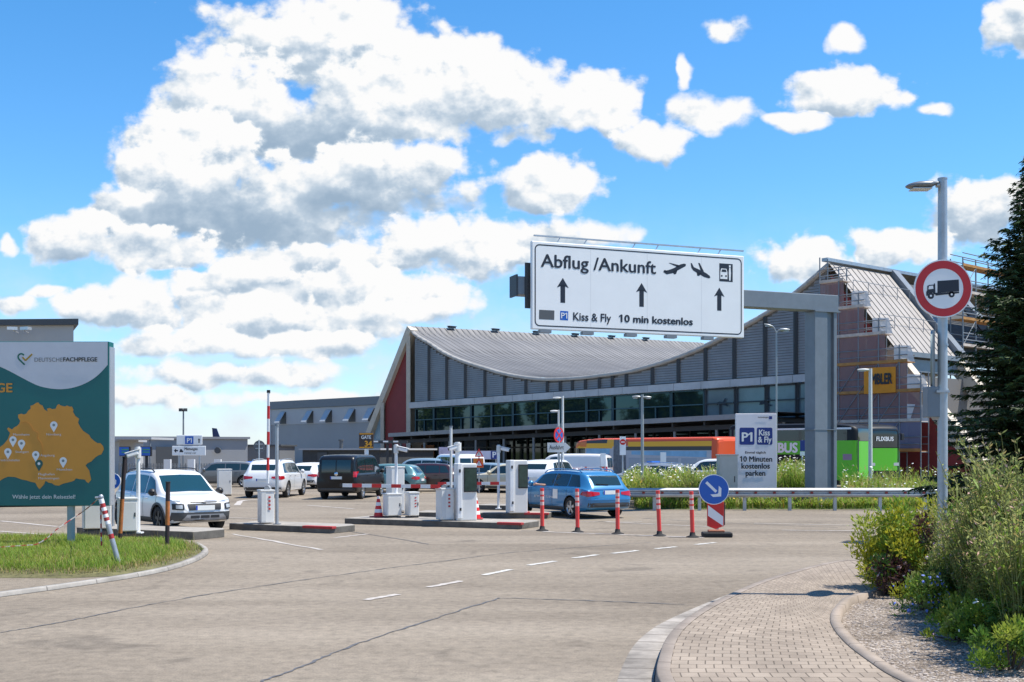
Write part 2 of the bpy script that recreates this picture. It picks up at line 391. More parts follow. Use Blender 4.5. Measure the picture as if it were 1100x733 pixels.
struct('ground', MB().poly([(-4000, -400, -.03), (4000, -400, -.03), (4000, 6000, -.03), (-4000, 6000, -.03)]), EARTH)
struct('road', MB().poly([(-120, -30, 0), (80, -30, 0), (80, 190, 0), (-120, 190, 0)]), ASPH)
PAINT = mat('road_paint', (.50, .48, .44), .8, var=.35, vscale=9, bump=.2)
PAINTF = mat('worn_road_paint', (.43, .39, .35), .85, var=.25, vscale=7)
TAR = mat('tar_seam', (.10, .10, .105), .7, var=.4, vscale=14)
mk = MB()
def zz(x, y, s=2.2): return 450+x/s, 560+y/s
def seg(mb, a, b, w, z=.008, n=10, mi=0, jit=.12):
    a, b = G(*a), G(*b); ribbon(mb, [a.lerp(b, i/n) for i in range(n+1)], w, z, jit, mi)
for a, b, w in (((152,128),(217,115),.13),((258,105),(323,95),.13),((365,88),(422,80),.13),((458,77),(517,70),.14),((560,66),(607,61),.14)):
    seg(mk, zz(*a), zz(*b), w)
seg(mk, zz(655, 56), zz(700, 51), .14)
struct('road_markings', mk, PAINT)
mf = MB()
seg(mf, zz(22, 157), zz(100, 142), .13)
seg(mf, (392, 645), (428, 639), .13); 
seg(mf, (250, 574), (345, 591), .1, jit=.4); seg(mf, (360, 578), (395, 574), .12)
seg(mf, (582, 571.5), (756, 578), .16, n=30, jit=.3); seg(mf, (810, 562.5), (980, 566), .12); seg(mf, (640, 560.5), (760, 566), .12, jit=.3)
seg(mf, (840, 570), (960, 571), .14, jit=.3)
seg(mf, (0, 560), (62, 566), .16); seg(mf, (0, 571), (80, 577), .14)
seg(mf, (225, 556), (300, 558), .14); seg(mf, (560, 560), (690, 561), .1, jit=.3); seg(mf, (330, 543), (380, 547), .14)
ribbon(mf, catmull([G(255, 543), G(262, 538), G(300, 536.5)], 14), .25, .008, .1)
struct('worn_road_markings', mf, PAINTF)
tr = MB()
ribbon(tr, catmull([G(280,733), G(330,714), G(390,690), G(470,664), G(530,645), G(545,643), G(640,646), G(735,650)], 90), .030, .006, .7)
ribbon(tr, catmull([G(0,680), G(70,668), G(150,652), G(260,633), G(400,613), G(470,604), G(560,593), G(700,583)], 90), .026, .006, .7)
ribbon(tr, catmull([G(690,557), G(780,562), G(900,567)], 40), .05, .006, .4)
ribbon(tr, catmull([G(225,562), G(330,566), G(420,578), G(460,585)], 40), .04, .006, .4)
struct('tar_seams', tr, TAR)
# ---- pavement with curved paver rows
def brick_mat(name, c1, c2, mortar, bw, rh, ms=.006, noise=.25):
    m = bpy.data.materials.new(name); m.use_nodes = True; nt = m.node_tree; b = nt.nodes['Principled BSDF']; L = nt.links
    uv = nt.nodes.new('ShaderNodeUVMap'); br = nt.nodes.new('ShaderNodeTexBrick')
    br.inputs['Scale'].default_value = 1; br.inputs['Brick Width'].default_value = bw; br.inputs['Row Height'].default_value = rh
    br.inputs['Mortar Size'].default_value = ms; br.inputs['Mortar Smooth'].default_value = .3; br.inputs['Bias'].default_value = -.1
    br.inputs['Color1'].default_value = (*c1, 1); br.inputs['Color2'].default_value = (*c2, 1); br.inputs['Mortar'].default_value = (*mortar, 1)
    L.new(uv.outputs[0], br.inputs['Vector'])
    tc = nt.nodes.new('ShaderNodeTexCoord'); n = nt.nodes.new('ShaderNodeTexNoise'); n.inputs['Scale'].default_value = 1.4; n.inputs['Detail'].default_value = 8; n.inputs['Roughness'].default_value = .7
    L.new(tc.outputs['Object'], n.inputs['Vector'])
    r = ramp_nodes(nt, [(.3, (1-noise,)*3), (.7, (1+noise*.6,)*3)]); L.new(n.outputs['Fac'], r.inputs['Fac'])
    mm = nt.nodes.new('ShaderNodeMix'); mm.data_type = 'RGBA'; mm.blend_type = 'MULTIPLY'; mm.inputs['Factor'].default_value = 1
    L.new(br.outputs['Color'], mm.inputs['A']); L.new(r.outputs[0], mm.inputs['B']); L.new(mm.outputs['Result'], b.inputs['Base Color'])
    b.inputs['Roughness'].default_value = .9; b.inputs['Specular IOR Level'].default_value = .2
    bp = nt.nodes.new('ShaderNodeBump'); bp.inputs['Strength'].default_value = .6; bp.inputs['Distance'].default_value = .006; bp.invert = True
    L.new(br.outputs['Fac'], bp.inputs['Height']); L.new(bp.outputs[0], b.inputs['Normal'])
    return m
PAVER = brick_mat('concrete_pavers', (.33, .272, .215), (.268, .218, .172), (.135, .11, .086), .16, .2, .007)
KERBM = brick_mat('kerb_stone', (.32, .265, .22), (.275, .23, .19), (.1, .085, .07), 1.0, 5.0, .01, .3)
GUTTER = brick_mat('gutter_concrete', (.36, .325, .285), (.25, .225, .195), (.10, .085, .07), .5, 5.0, .012, .55)
Z1 = .12
outer = catmull([(1.45, 3, 0), (1.35, 8, 0), G(708,733,Z1), G(706,706,Z1), G(722,675,Z1), G(762,648,Z1), G(822,622,Z1), G(890,604,Z1), G(935,600,Z1), (9.5, 22.6, 0), (16, 23.2, 0), (40, 24.5, 0)], 150)
inner = catmull([(4.6, 4.0, 0), (3.75, 8.0, 0), G(985,733,Z1), G(944,709,Z1), G(917,688,Z1), G(903,668,Z1), G(908,652,Z1), G(930,640,Z1), (6.8, 17.4, 0), (9.6, 18.9, 0), (16, 19.6, 0), (40, 20.9, 0)], 150)
for c in (outer, inner):
    for p in c: p.z = 0
def offset(curve, d):
    out = []
    for i, p in enumerate(curve):
        t = curve[min(i+1, len(curve)-1)]-curve[max(i-1, 0)]; t.normalize(); out.append(p+Vector((-t.y, t.x, 0))*d)
    return out
def arclen(c):
    s = [0.0]
    for a, b in zip(c[:-1], c[1:]): s.append(s[-1]+(b-a).length)
    return s
def strip(curves, zs, us=None, vs=None):
    s = arclen(curves[0]); rows, uvs = [], []
    for i in range(len(curves[0])):
        rows.append([Vector((c[i].x, c[i].y, z)) for c, z in zip(curves, zs)])
        d = [0.0]
        for a, b in zip(rows[-1][:-1], rows[-1][1:]): d.append(d[-1]+(b-a).length)
        uvs.append([(s[i], dd) for dd in d])
    return rows, uvs
ncol = 26
pin = offset(outer, -.14); pin2 = offset(inner, .12)
pav = MB(); cols = [[a.lerp(b, k/(ncol-1)) for a, b in zip(pin, pin2)] for k in range(ncol)]
rows, uvs = strip(cols, [Z1]*ncol); uvs = [[(b_, a_) for a_, b_ in r_] for r_ in uvs]; pav.sheet(rows, uv=uvs); struct('pavement', pav, PAVER, fixn=True)
kb = MB()
rows, uvs = strip([outer, offset(outer, -.012), offset(outer, -.025), pin], [0, Z1-.015, Z1+.004, Z1+.004]); kb.sheet(rows, smooth=True, uv=uvs)
struct('kerb', kb, KERBM, fixn=True)
kb = MB(); rows, uvs = strip([pin2, offset(inner, .1), offset(inner, .0), offset(inner, -.02)], [Z1, Z1+.03, Z1+.03, Z1-.1]); kb.sheet(rows, smooth=True, uv=uvs)
struct('edging_kerb', kb, KERBM, fixn=True)
gt = MB(); k = 88
gcur = [p for p in outer]; go2 = []
for i, p in enumerate(offset(outer, .34)): 
    w = 1.0 if i < 60 else max(.15, 1-(i-60)/45); go2.append(outer[i].lerp(p, w))
rows, uvs = strip([outer, go2], [.012, .006]); gt.sheet(rows, uv=uvs); struct('gutter', gt, GUTTER, fixn=True)
# ---- planted bed on the right: gravel edge rising to a low mound
def bed_mat():
    m = bpy.data.materials.new('gravel'); m.use_nodes = True; nt = m.node_tree; b = nt.nodes['Principled BSDF']; L = nt.links
    tc = nt.nodes.new('ShaderNodeTexCoord'); v = nt.nodes.new('ShaderNodeTexVoronoi'); v.inputs['Scale'].default_value = 42; v.inputs['Randomness'].default_value = 1
    L.new(tc.outputs['Object'], v.inputs['Vector'])
    hs = nt.nodes.new('ShaderNodeSeparateColor'); L.new(v.outputs['Color'], hs.inputs[0])
    r = ramp_nodes(nt, [(0, (.11, .088, .07)), (.45, (.25, .205, .17)), (.8, (.35, .30, .255)), (1, (.52, .48, .44))]); L.new(hs.outputs[0], r.inputs['Fac'])
    n = nt.nodes.new('ShaderNodeTexNoise'); n.inputs['Scale'].default_value = 1.6; n.inputs['Detail'].default_value = 5; L.new(tc.outputs['Object'], n.inputs['Vector'])
    r2 = ramp_nodes(nt, [(.35, (.72, .68, .62)), (.65, (1.1, 1.08, 1.05))]); L.new(n.outputs['Fac'], r2.inputs['Fac'])
    mm = nt.nodes.new('ShaderNodeMix'); mm.data_type = 'RGBA'; mm.blend_type = 'MULTIPLY'; mm.inputs['Factor'].default_value = 1
    L.new(r.outputs[0], mm.inputs['A']); L.new(r2.outputs[0], mm.inputs['B']); L.new(mm.outputs['Result'], b.inputs['Base Color'])
    bp = nt.nodes.new('ShaderNodeBump'); bp.inputs['Distance'].default_value = .02; bp.inputs['Strength'].default_value = 1; bp.invert = True
    L.new(v.outputs['Distance'], bp.inputs['Height']); L.new(bp.outputs[0], b.inputs['Normal']); b.inputs['Roughness'].default_value = .95
    return m
GRAVEL = bed_mat()
ein = offset(inner, -.02); cen = Vector((15, 9, 0))
def bed_z(x, y):
    d = min((Vector((x, y, 0))-p).length for p in ein[::3])
    t = min(max((d-1.0)/3.2, 0), 1); t = t*t*(3-2*t)
    return Z1-.05+1.15*t
rows = []
for p in ein[:112]:
    row = []
    for k in range(15):
        q = p.lerp(cen, (k/14)**1.3); row.append(Vector((q.x, q.y, bed_z(q.x, q.y) if k else Z1-.05)))
    rows.append(row)
struct('planting_bed', MB().sheet(rows, smooth=True), GRAVEL, fixn=True)
# stones scattered over the gravel
STONE = mat('gravel_stone', (.36, .31, .27), .9, var=.4, vscale=5)
gs = MB()
ico = [(0,0,1),(.89,0,.45),(.28,.85,.45),(-.72,.53,.45),(-.72,-.53,.45),(.28,-.85,.45),(.72,.53,-.3),(-.28,.85,-.3),(-.89,0,-.3),(-.28,-.85,-.3),(.72,-.53,-.3)]
icf = [(0,1,2),(0,2,3),(0,3,4),(0,4,5),(0,5,1),(1,6,2),(2,7,3),(3,8,4),(4,9,5),(5,10,1),(2,6,7),(3,7,8),(4,8,9),(5,9,10),(1,10,6)]
for _ in range(1700):
    p = random.choice(ein[30:95]).copy(); q = p.lerp(cen, random.random()**1.2*.22+.004)
    r = random.uniform(.008, .024); z = bed_z(q.x, q.y)
    gs.add([Vector((q.x+a*r*random.uniform(.7, 1.3), q.y+b*r*random.uniform(.7, 1.3), z+c*r*.6)) for a, b, c in ico], icf)
tag(gs.build('loose_gravel', STONE), 'loose pale gravel stones along the inner kerb of the planting bed', 'gravel', kind='stuff')
# ---- grassy ground behind the guard rail, lawn on the right, grass verge on the left
def area(name, pts, z, m, edge=.35, n=10, mound=.3):
    c = sum((Vector((x, y, 0)) for x, y in pts), Vector())/len(pts); rows = []
    pp = [Vector((x, y, 0)) for x, y in pts]; pp.append(pp[0]); dense = []
    for a, b in zip(pp[:-1], pp[1:]): dense += [a.lerp(b, i/12) for i in range(12)]
    dense.append(dense[0])
    for p in dense:
        rows.append([Vector((*(p.lerp(c, k/n)).xy, z+mound*min(1, k/n/edge)**.8)) for k in range(n+1)])
    return struct(name, MB().sheet(rows, smooth=True), m, fixn=True)
SOIL = mat('grassy_soil', (.13, .12, .05), .95, var=.45, vscale=2.5, bump=.5, bscale=15)
area('meadow_ground', [(4.4, 40.3), (26, 40.3), (30, 58), (17, 57), (9.3, 54), (6.6, 47)], .01, EARTH)
area('lawn', [(10.2, 24.3), (40, 25.8), (40, 39), (15.5, 39)], .01, EARTH)
verge = [G(-170, 598).xy, G(-170, 624).xy, G(0, 621).xy, G(70, 621.5).xy, G(130, 619).xy, G(180, 610).xy, G(212, 600).xy, G(221, 593.5).xy, G(212, 587).xy, G(150, 582.5).xy, G(0, 580).xy]
verge[0] = G(-170, 579).xy
area('verge_soil', [tuple(v) for v in verge], .004, SOIL, mound=.12)
vk = MB(); vc = catmull([G(-120, 658), G(0, 642), G(80, 631), G(150, 620), G(190, 611), G(216, 601), G(224, 593), G(214, 586)], 60)
vi = offset(vc, .12)
rows, uvs = strip([vc, offset(vc, .01), offset(vc, .02), vi, offset(vc, .13)], [0, .055, .07, .07, .01]); vk.sheet(rows, smooth=True, uv=uvs)
for row in rows[:26]:
    pass
struct('verge_kerb', vk, brick_mat('pale_kerb_stone', (.36, .335, .30), (.30, .275, .245), (.15, .135, .12), 1.0, 5.0, .01, .4), fixn=True)
# ---------------------------------------------------------------- terminal building
FL = Vector((-11.4, 124.4, 0)); FR = Vector((23.6, 83.2, 0)); FD = (FR-FL); FLEN = FD.length; FD.normalize()
FN = Vector((-FD.y*-1, 0, 0)); FN = Vector((FD.y, -FD.x, 0))       # outward: towards the forecourt
IN = -FN
def tpx(px, off=0.0):                     # metres along the facade plane (pushed out by off) seen at photo column px
    k = (px-CX)/F; a = FL+FN*off
    return (k*a.y-a.x)/(FD.x-k*FD.y)
def fp(s, z, off=0.0): 
    q = FL+FD*s+FN*off; return Vector((q.x, q.y, z))
def zpx(px, py, off=0.0):
    q = fp(tpx(px, off), 0, off); return H+(HY-py)/F*q.y
curve_px = [(440,350.5),(445,357),(461,367),(480,379),(500,387.5),(521,394),(542,400),(565,404),(588,406),(615,405),(629,404),(644,402),(673,398),(701,391),(729,382),(758,370),(789,354),(810,343),(827,333),(860,309),(890,283)]
_cs = [tpx(x) for x, y in curve_px]; _cz = [zpx(x, y) for x, y in curve_px]
ctop = pchip(_cs, _cz)
PEAKL, PEAKR = ctop(0), ctop(FLEN)
z_band_t = lambda s: lerp(zpx(445, 432.5), zpx(874, 401.5), s/FLEN)
z_band_b = lambda s: lerp(zpx(445, 438.8), zpx(874, 409.8), s/FLEN)
z_can = lambda s: lerp(zpx(445, 466.5), zpx(790, 449.5), s/FLEN)
LOUV = mat('grey_metal_louvre', (.34, .305, .275), .5, metal=.3, var=.12, vscale=.6)
LOUVB = mat('louvre_backing', (.17, .16, .15), .8)
MULL = mat('dark_mullion', (.035, .04, .045), .5)
BANDM = mat('fair_faced_concrete', (.47, .465, .455), .85, var=.18, vscale=.5)
ROOFE = mat('roof_edge_concrete', (.42, .40, .37), .8, var=.15, vscale=.7)
CREAM = mat('cream_concrete', (.56, .49, .39), .8, var=.12, vscale=.8)
REDWALL = mat('red_cladding', (.215, .03, .028), .7, var=.12, vscale=.5)
FGLASS = mat('facade_glass', (.010, .022, .026), .03, spec=.55)
FGLASSL = mat('facade_glass_sky_reflection', (.16, .19, .21), .1, spec=.6, var=.2, vscale=.4)  # paler colour paints the reflected sky into the right-hand panes
FRAMEM = mat('teal_window_frame', (.03, .085, .10), .5)
CANM = mat('canopy_grey', (.27, .275, .28), .5, metal=.2, var=.1)
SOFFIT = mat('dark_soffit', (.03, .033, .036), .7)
def roofmat():
    m = mat('sheet_metal_roof', (.46, .43, .40), .55, metal=.15); nt = m.node_tree; b = nt.nodes['Principled BSDF']; L = nt.links
    uv = nt.nodes.new('ShaderNodeUVMap'); n = nt.nodes.new('ShaderNodeTexNoise'); n.inputs['Scale'].default_value = .35; n.inputs['Detail'].default_value = 8; n.inputs['Roughness'].default_value = .7
    mp = nt.nodes.new('ShaderNodeMapping'); mp.inputs['Scale'].default_value = (.18, 1.6, 1)
    L.new(uv.outputs[0], mp.inputs[0]); L.new(mp.outputs[0], n.inputs['Vector'])
    r = ramp_nodes(nt, [(.3, (.125, .120, .115)), (.52, (.185, .178, .172)), (.75, (.25, .24, .232))]); L.new(n.outputs['Fac'], r.inputs['Fac']); L.new(r.outputs[0], b.inputs['Base Color'])
    return m
ROOFM = roofmat()
term = thing('terminal_building', 'long grey airport terminal with sagging concave roof, louvred upper wall and red end walls', 'building', (FL.x, FL.y, 0))
# roof: a sagging sheet between the two gable peaks, standing seams running along the sag
DEP = 50.0; NS, ND = 60, 12
rows, uvs = [], []
for i in range(NS+1):
    s = FLEN*i/NS; z = ctop(s)
    rows.append([fp(s, z+.02, -.2) + IN*(DEP*k/ND) + UP*(1.3*k/ND) for k in range(ND+1)]); uvs.append([(s, DEP*k/ND) for k in range(ND+1)])
rm = MB(); rm.sheet(rows, smooth=True, uv=uvs)
roof = rm.build('roof', ROOFM, term, True)
seam = MB()
for k in range(0, 62):
    d = .6+k*.8
    pts = [fp(FLEN*i/30, ctop(FLEN*i/30)+.02+1.3*d/DEP, -.2)+IN*d for i in range(31)]
    seam.sheet([[p+IN*.04, p+UP*.045, p-IN*.04] for p in pts])
seam.build('standing_seams', ROOFM, roof, True)
fa = MB()                                  # rounded roof edge over the facade
for i in range(NS):
    s0, s1 = FLEN*i/NS, FLEN*(i+1)/NS
    a, b = fp(s0, ctop(s0), .25), fp(s1, ctop(s1), .25)
    fa.add([a, b, b-UP*.3, a-UP*.3, a+IN*.8, b+IN*.8, b-UP*.3+IN*.8, a-UP*.3+IN*.8], [(0,1,2,3),(4,5,1,0),(3,2,6,7)], 0, True)
fa.build('roof_edge', ROOFE, term, True, fixn=True)
vt = [MB() for _ in range(6)]
for i in range(6):
    d = 5.5+i*6.5; p = fp(.25, PEAKL+1.3*d/DEP+.12, -.2)+IN*d
    vt[i].box(p, (.4, .9, .18), math.atan2(FD.y, FD.x)); vt[i].box(p+UP*.11, (.5, 1.1, .05), math.atan2(FD.y, FD.x)); vt[i].build('roof_vent', DARK, roof, True)
# louvre panels between dark mullions
bays = [445,461,480,500,521,542,565,588,602,615,629,644,658,673,701,729,758,789,822,855,889]
bs = [tpx(x) for x in bays]; bs[-1] = FLEN-.15
for s0, s1 in zip(bs[:-1], bs[1:]):
    mb = MB(); n = 5; e = .14
    base = max(z_band_t(s0), z_band_t(s1))
    ss = [lerp(s0+e, s1-e, i/n) for i in range(n+1)]; s2 = [lerp(s0, s1, i/n) for i in range(n+1)]
    for a, b in zip(s2[:-1], s2[1:]):
        mb.add([fp(a, z_band_t(a), -.12), fp(b, z_band_t(b), -.12), fp(b, ctop(b)-.2, -.12), fp(a, ctop(a)-.2, -.12)], [(0,1,2,3)], 1)
    z = min(z_band_t(s0), z_band_t(s1))+.1; zm = max(ctop(s0), ctop(s1))-.5
    while z < zm:
        ok = [a for a in ss if ctop(a)-.5 > z]
        if len(ok) >= 2:
            a, b = ok[0], ok[-1]
            mb.add([fp(a, z, .04), fp(b, z, .04), fp(b, z+.19, -.02), fp(a, z+.19, -.02)], [(0,1,2,3)], 0)
        z += .21
    mb.build('louvre_panel', [LOUV, LOUVB], term, True)
for s in bs[1:-1]:
    m = MB(); z0, z1 = z_band_t(s), ctop(s)-.35
    m.bar(fp(s, z0, .05), fp(s, z1, .05), .26, .34); m.build('mullion', MULL, term, True)
bd = MB()
for i in range(18):
    s0, s1 = FLEN*i/18+.02, FLEN*(i+1)/18-.02
    a = [fp(s, z, o) for s in (s0, s1) for z, o in ((z_band_b(s), .3), (z_band_t(s), .3), (z_band_t(s), -.2), (z_band_b(s), -.2))]
    bd.add(a, [(0,4,5,1),(1,5,6,2),(0,3,7,4),(0,1,2,3),(4,7,6,5)])
bd.build('concrete_band', BANDM, term, True, fixn=True)
# window band: one framed window per bay, glass set back
wpx = [445,465,484,505,527,550,575,601,629,657,687,720,756,789,822,855,889]
ws = [tpx(x) for x in wpx]; ws[-1] = FLEN-.15
for i, (s0, s1) in enumerate(zip(ws[:-1], ws[1:])):
    f = MB(); zb, zt = z_can(s0)-.6, min(z_band_b(s0), z_band_b(s1)); zm = lerp(zb, zt, .62)
    for s in (s0+.08, s1-.08): f.bar(fp(s, zb, -.1), fp(s, z_band_b(s), -.1), .10, .2)
    for z in (zb+.08, zm, zt-.08): f.bar(fp(s0+.1, z, -.1), fp(s1-.1, z, -.1), .2, .09)
    if i % 2 == 0 and i < 13: f.bar(fp((s0+s1)/2, zb+.15, -.1), fp((s0+s1)/2, zm-.07, -.1), .1, .2)
    w = f.build('window', FRAMEM if i < 12 else MULL, term, True)
    g = MB(); g.poly([fp(s0, zb, -.22), fp(s1, zb, -.22), fp(s1, z_band_b(s1), -.22), fp(s0, z_band_b(s0), -.22)])
    g.build('pane', FGLASSL if i >= 12 else FGLASS, w, True)
# little plane stickers on two panes
for px, py, k in ((775, 436, 1), (821, 436, 1), (868, 420, .6)):
    c = fp(tpx(px), zpx(px, py), -.1); st = MB(); q = .55*k
    st.prism([c+FD*x*q+UP*z*q for x, z in ((-1,.15),(-.3,.3),(.2,.1),(1,-.1),(1.05,.05),(.45,.3),(.7,1.1),(.5,1.1),(.05,.5),(-.5,.65),(-.9,.5))], FN*.02)
    st.build('plane_sticker', INK, term, True)
# canopy over the forecourt with steel columns, dark recessed ground floor
CO = 7.0
c0, c1 = tpx(417, CO), FLEN+.5
cz = lambda s: lerp(zpx(417, 469.5, CO), zpx(790, 450.5, CO), (s-c0)/(tpx(790, CO)-c0))
cn = MB(); n = 14
for i in range(n):
    a, b = lerp(c0, c1, i/n), lerp(c0, c1, (i+1)/n)
    q = [fp(s, cz(s)+dz, o) for s in (a, b) for dz, o in ((0, CO), (.38, CO), (.38, -.1), (0, -.1))]
    cn.add(q, [(0,4,5,1),(1,5,6,2),(0,3,7,4)], 0)
can = cn.build('canopy', CANM, term, True, fixn=True)
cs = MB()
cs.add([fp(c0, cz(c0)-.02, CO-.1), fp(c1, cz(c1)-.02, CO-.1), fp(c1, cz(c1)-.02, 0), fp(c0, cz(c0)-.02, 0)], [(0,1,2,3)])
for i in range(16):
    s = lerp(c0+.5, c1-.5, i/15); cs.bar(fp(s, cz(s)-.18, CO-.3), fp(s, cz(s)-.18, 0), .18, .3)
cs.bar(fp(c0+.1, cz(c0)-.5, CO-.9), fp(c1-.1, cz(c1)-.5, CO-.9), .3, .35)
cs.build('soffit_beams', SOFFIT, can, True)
for i in range(12):
    s = lerp(c0+1, c1-2, i/11); cm = MB(); cm.cyl(fp(s, 0, CO-.9), fp(s, cz(s)-.3, CO-.9), .12, n=10); cm.build('column', STEELD, term, True)
gw = MB(); zt = z_can(0)
gw.add([fp(.2, 0, -2.2), fp(FLEN, 0, -2.2), fp(FLEN, z_can(FLEN), -2.2), fp(.2, z_can(0), -2.2)], [(0,1,2,3)], 0)
gw.build('ground_floor_glazing', FGLASS, term, True)
gf = MB()
for i in range(26): 
    s = lerp(.4, FLEN-.3, i/25); gf.bar(fp(s, 0, -2.1), fp(s, z_can(s)-.1, -2.1), .14, .16)
gf.bar(fp(.3, 2.5, -2.1), fp(FLEN, 2.5, -2.1), .16, .16)
gf.build('glazing_bars', MULL, term, True)
DOORM = mat('timber_entrance', (.28, .10, .03), .6, var=.2)
for s in (tpx(436, -2), tpx(460, -2), tpx(537, -2)):
    d = MB(); d.box(fp(s, 1.4, -1.95), (2.4, .12, 2.8), math.atan2(FD.y, FD.x)); d.build('entrance_door', DOORM if s < 12 else MULL, term, True)
# end buttresses: inclined concrete slab, red wall below it
def slab(s_peak, s_foot, z_peak, z_foot, sgn, name='end_beam'):
    b = MB(); a, f = fp(s_peak, z_peak, .35), fp(s_foot, z_foot, .35)
    nrm = Vector((0, 0, 1)) ; d = (f-a).normalized(); nn = FN.cross(d).normalized()
    if nn.z < 0: nn = -nn
    b.prism([a, f, f-nn*.85, a-nn*.85], IN*1.0); return b
sl_ = tpx(395); zl_ = zpx(395, 466); k = (zl_-PEAKL)/sl_
beamL = slab(0, sl_+zl_*-1/k*0 - zl_/k, PEAKL, 0, -1); beamL.build('end_beam', CREAM, term, True)
rw = MB(); s413 = tpx(413)
rw.poly([fp(s413, 0, -.1), fp(-.1, 0, -.1), fp(-.1, PEAKL-1.2, -.1), fp(s413, PEAKL+k*s413-1.0, -.1)]); rw.build('red_end_wall', REDWALL, term, True)
ps = MB(); ps.bar(fp(s413-.15, 0, .2), fp(s413-.15, PEAKL+k*s413-1.1, .2), .4, .4); ps.bar(fp(.05, 0, .2), fp(.05, PEAKL-.5, .2), .45, .45); ps.build('end_post', CREAM, term, True)
gl_ = MB(); gl_.poly([fp(sl_+.8, .2, -.15), fp(s413-.3, .2, -.15), fp(s413-.3, PEAKL+k*s413-1.3, -.15), fp(sl_+.8, zl_-.9, -.15)]); gl_.build('stair_glazing', mat('pale_blue_glass', (.2, .3, .36), .1), term, True)
# left sloping slab behind the beam
lb = MB(); fz = -PEAKL/k
lb.add([fp(0, PEAKL, 0)+IN*1, fp(fz, 0, 0)+IN*1, fp(fz, 0, 0)+IN*14, fp(0, PEAKL+.3, 0)+IN*14], [(0,1,2,3)]); lb.build('inclined_end_slab', ROOFE, term, True)
# right end
sr = tpx(965); zr = zpx(965, 378); kr = (zr-PEAKR)/(sr-FLEN)
def er(s, d, up=0.0): return fp(s, PEAKR+kr*(s-FLEN)+up, 0)+IN*d
SEAMR = mat('end_slab_sheeting', (.37, .335, .30), .55, metal=.1, var=.12, vscale=.5)
es = MB(); ns = 8
es.sheet([[er(lerp(FLEN, sr, i/ns), 8.2*j/6) for j in range(7)] for i in range(ns+1)])
endr = es.build('inclined_end_slab', SEAMR, term, True)
sm_ = MB()
for j in range(10): d = .4+j*.8; sm_.bar(er(FLEN, d, .02), er(sr, d, .02), .06, .05)
sm_.build('standing_seams', mat('dark_seam', (.16, .155, .15), .6), endr, True)
rl = MB()
for f_ in (.34, .72):
    s_ = lerp(FLEN, sr, f_)
    for d in (.2, 2.2, 4.2, 6.2, 8.0): rl.cyl(er(s_, d), er(s_, d, .95), .022, n=6)
    rl.cyl(er(s_, .2, .9), er(s_, 8.0, .9), .022, n=6)
rl.build('roof_guard_rails', STEELD, term, True)
cap = MB(); cap.bar(er(FLEN-.1, -.4, .12), er(FLEN-.1, 40, .5), .5, .25); cap.build('ridge_capping', STEEL, term, True)
rb = MB()
for d in (8.9, 17.5):
    a, b = er(FLEN, d, .2), er(sr, d, .2); rb.bar(a, b, .9, .5)
rb.build('slab_rib', STEELD, term, True)
es2 = MB(); es2.sheet([[er(lerp(FLEN+.2, sr, i/4), 9.6+10*j/5, -.3) for j in range(6)] for i in range(5)]); es2.build('inclined_end_slab', mat('roofing_felt', (.06, .065, .07), .8, var=.2), term, True)
gu = MB(); gu.bar(er(sr, -.1, -.1), er(sr, 8.4, -.1), .5, .35); gu.bar(er(sr-.2, -.1, -.9)-UP*.2, er(sr-.2, 8.4, -.9)-UP*.2, .3, .9); gu.build('slab_foot_gutter', STEELD, term, True)
sfoot = FLEN-PEAKR/kr
for d in (0.0, 8.4):
    lg = MB(); a, f = er(sr-.6, d, -.2), er(sfoot, d, 0); nn = Vector((0, 0, 1)); dd = (f-a).normalized(); q = FN.cross(dd).normalized(); q = q if q.z > 0 else -q
    lg.prism([a, f, f-q*1.0, a-q*1.0], IN*.9); lg.build('end_beam', CREAM, term, True)
rw = MB(); rw.poly([fp(FLEN+.1, 0, -.1), fp(sfoot-1.5, 0, -.1), fp(sfoot-1.5, 1, -.1), fp(FLEN+.1, PEAKR-.8, -.1)])
rw.build('red_end_wall', REDWALL, term, True)
rw = MB(); rw.add([fp(sr+.4, 0, 0)+IN*.2, fp(sr+.4, 0, 0)+IN*40, fp(sr+.4, 7.5, 0)+IN*40, fp(sr+.4, 7.5, 0)+IN*.2], [(0,1,2,3)]); rw.build('dark_end_wall', LOUVB, term, True)
bw = MB(); bw.poly([fp(0, 0, 0)+IN*DEP, fp(FLEN, 0, 0)+IN*DEP, fp(FLEN, 9, 0)+IN*DEP, fp(0, 9, 0)+IN*DEP]); bw.build('rear_wall', LOUVB, term, True)
# ---------------------------------------------------------------- scaffolds
PLANK = mat('scaffold_planks', (.40, .20, .06), .8, var=.3, vscale=2)
PLANKL = mat('grey_scaffold_deck', (.55, .47, .40), .8, var=.25, vscale=2)
def netmat(name, col, a):
    m = mat(name, col, .9, alpha=a); return m
NETP = netmat('mauve_scaffold_net', (.29, .19, .18), .74); NETB = netmat('blue_grey_scaffold_net', (.20, .21, .29), .8); NETW = netmat('white_scaffold_sheet', (.72, .70, .68), .8)
sc = thing('scaffold', 'stepped steel scaffold with orange decks and mauve netting before the red end wall', 'scaffold', tuple(fp(FLEN, 0, 1.5)))
st = MB(); levels = [2.1+i*2.05 for i in range(7)]
def smax(z): return min(FLEN+(z-PEAKR)/kr+.9, FLEN+8.3)
bays_s = [FLEN+.3+i*1.6 for i in range(6)]
for s in bays_s:
    zt = min(PEAKR+kr*(s-FLEN)+1.6, PEAKR+.2)
    if zt < 3: continue
    for o in (.6, 1.6): st.cyl(fp(s, 0, o), fp(s, zt, o), .045, n=6)
for z in levels:
    e = smax(z)
    for o in (.6, 1.6):
        for dz in (.5, 1.0): st.cyl(fp(FLEN+.3, z+dz, o), fp(e, z+dz, o), .035, n=6)
    for s in bays_s:
        if s < e+.3: st.cyl(fp(s, z-.06, .6), fp(s, z-.06, 1.6), .035, n=6)
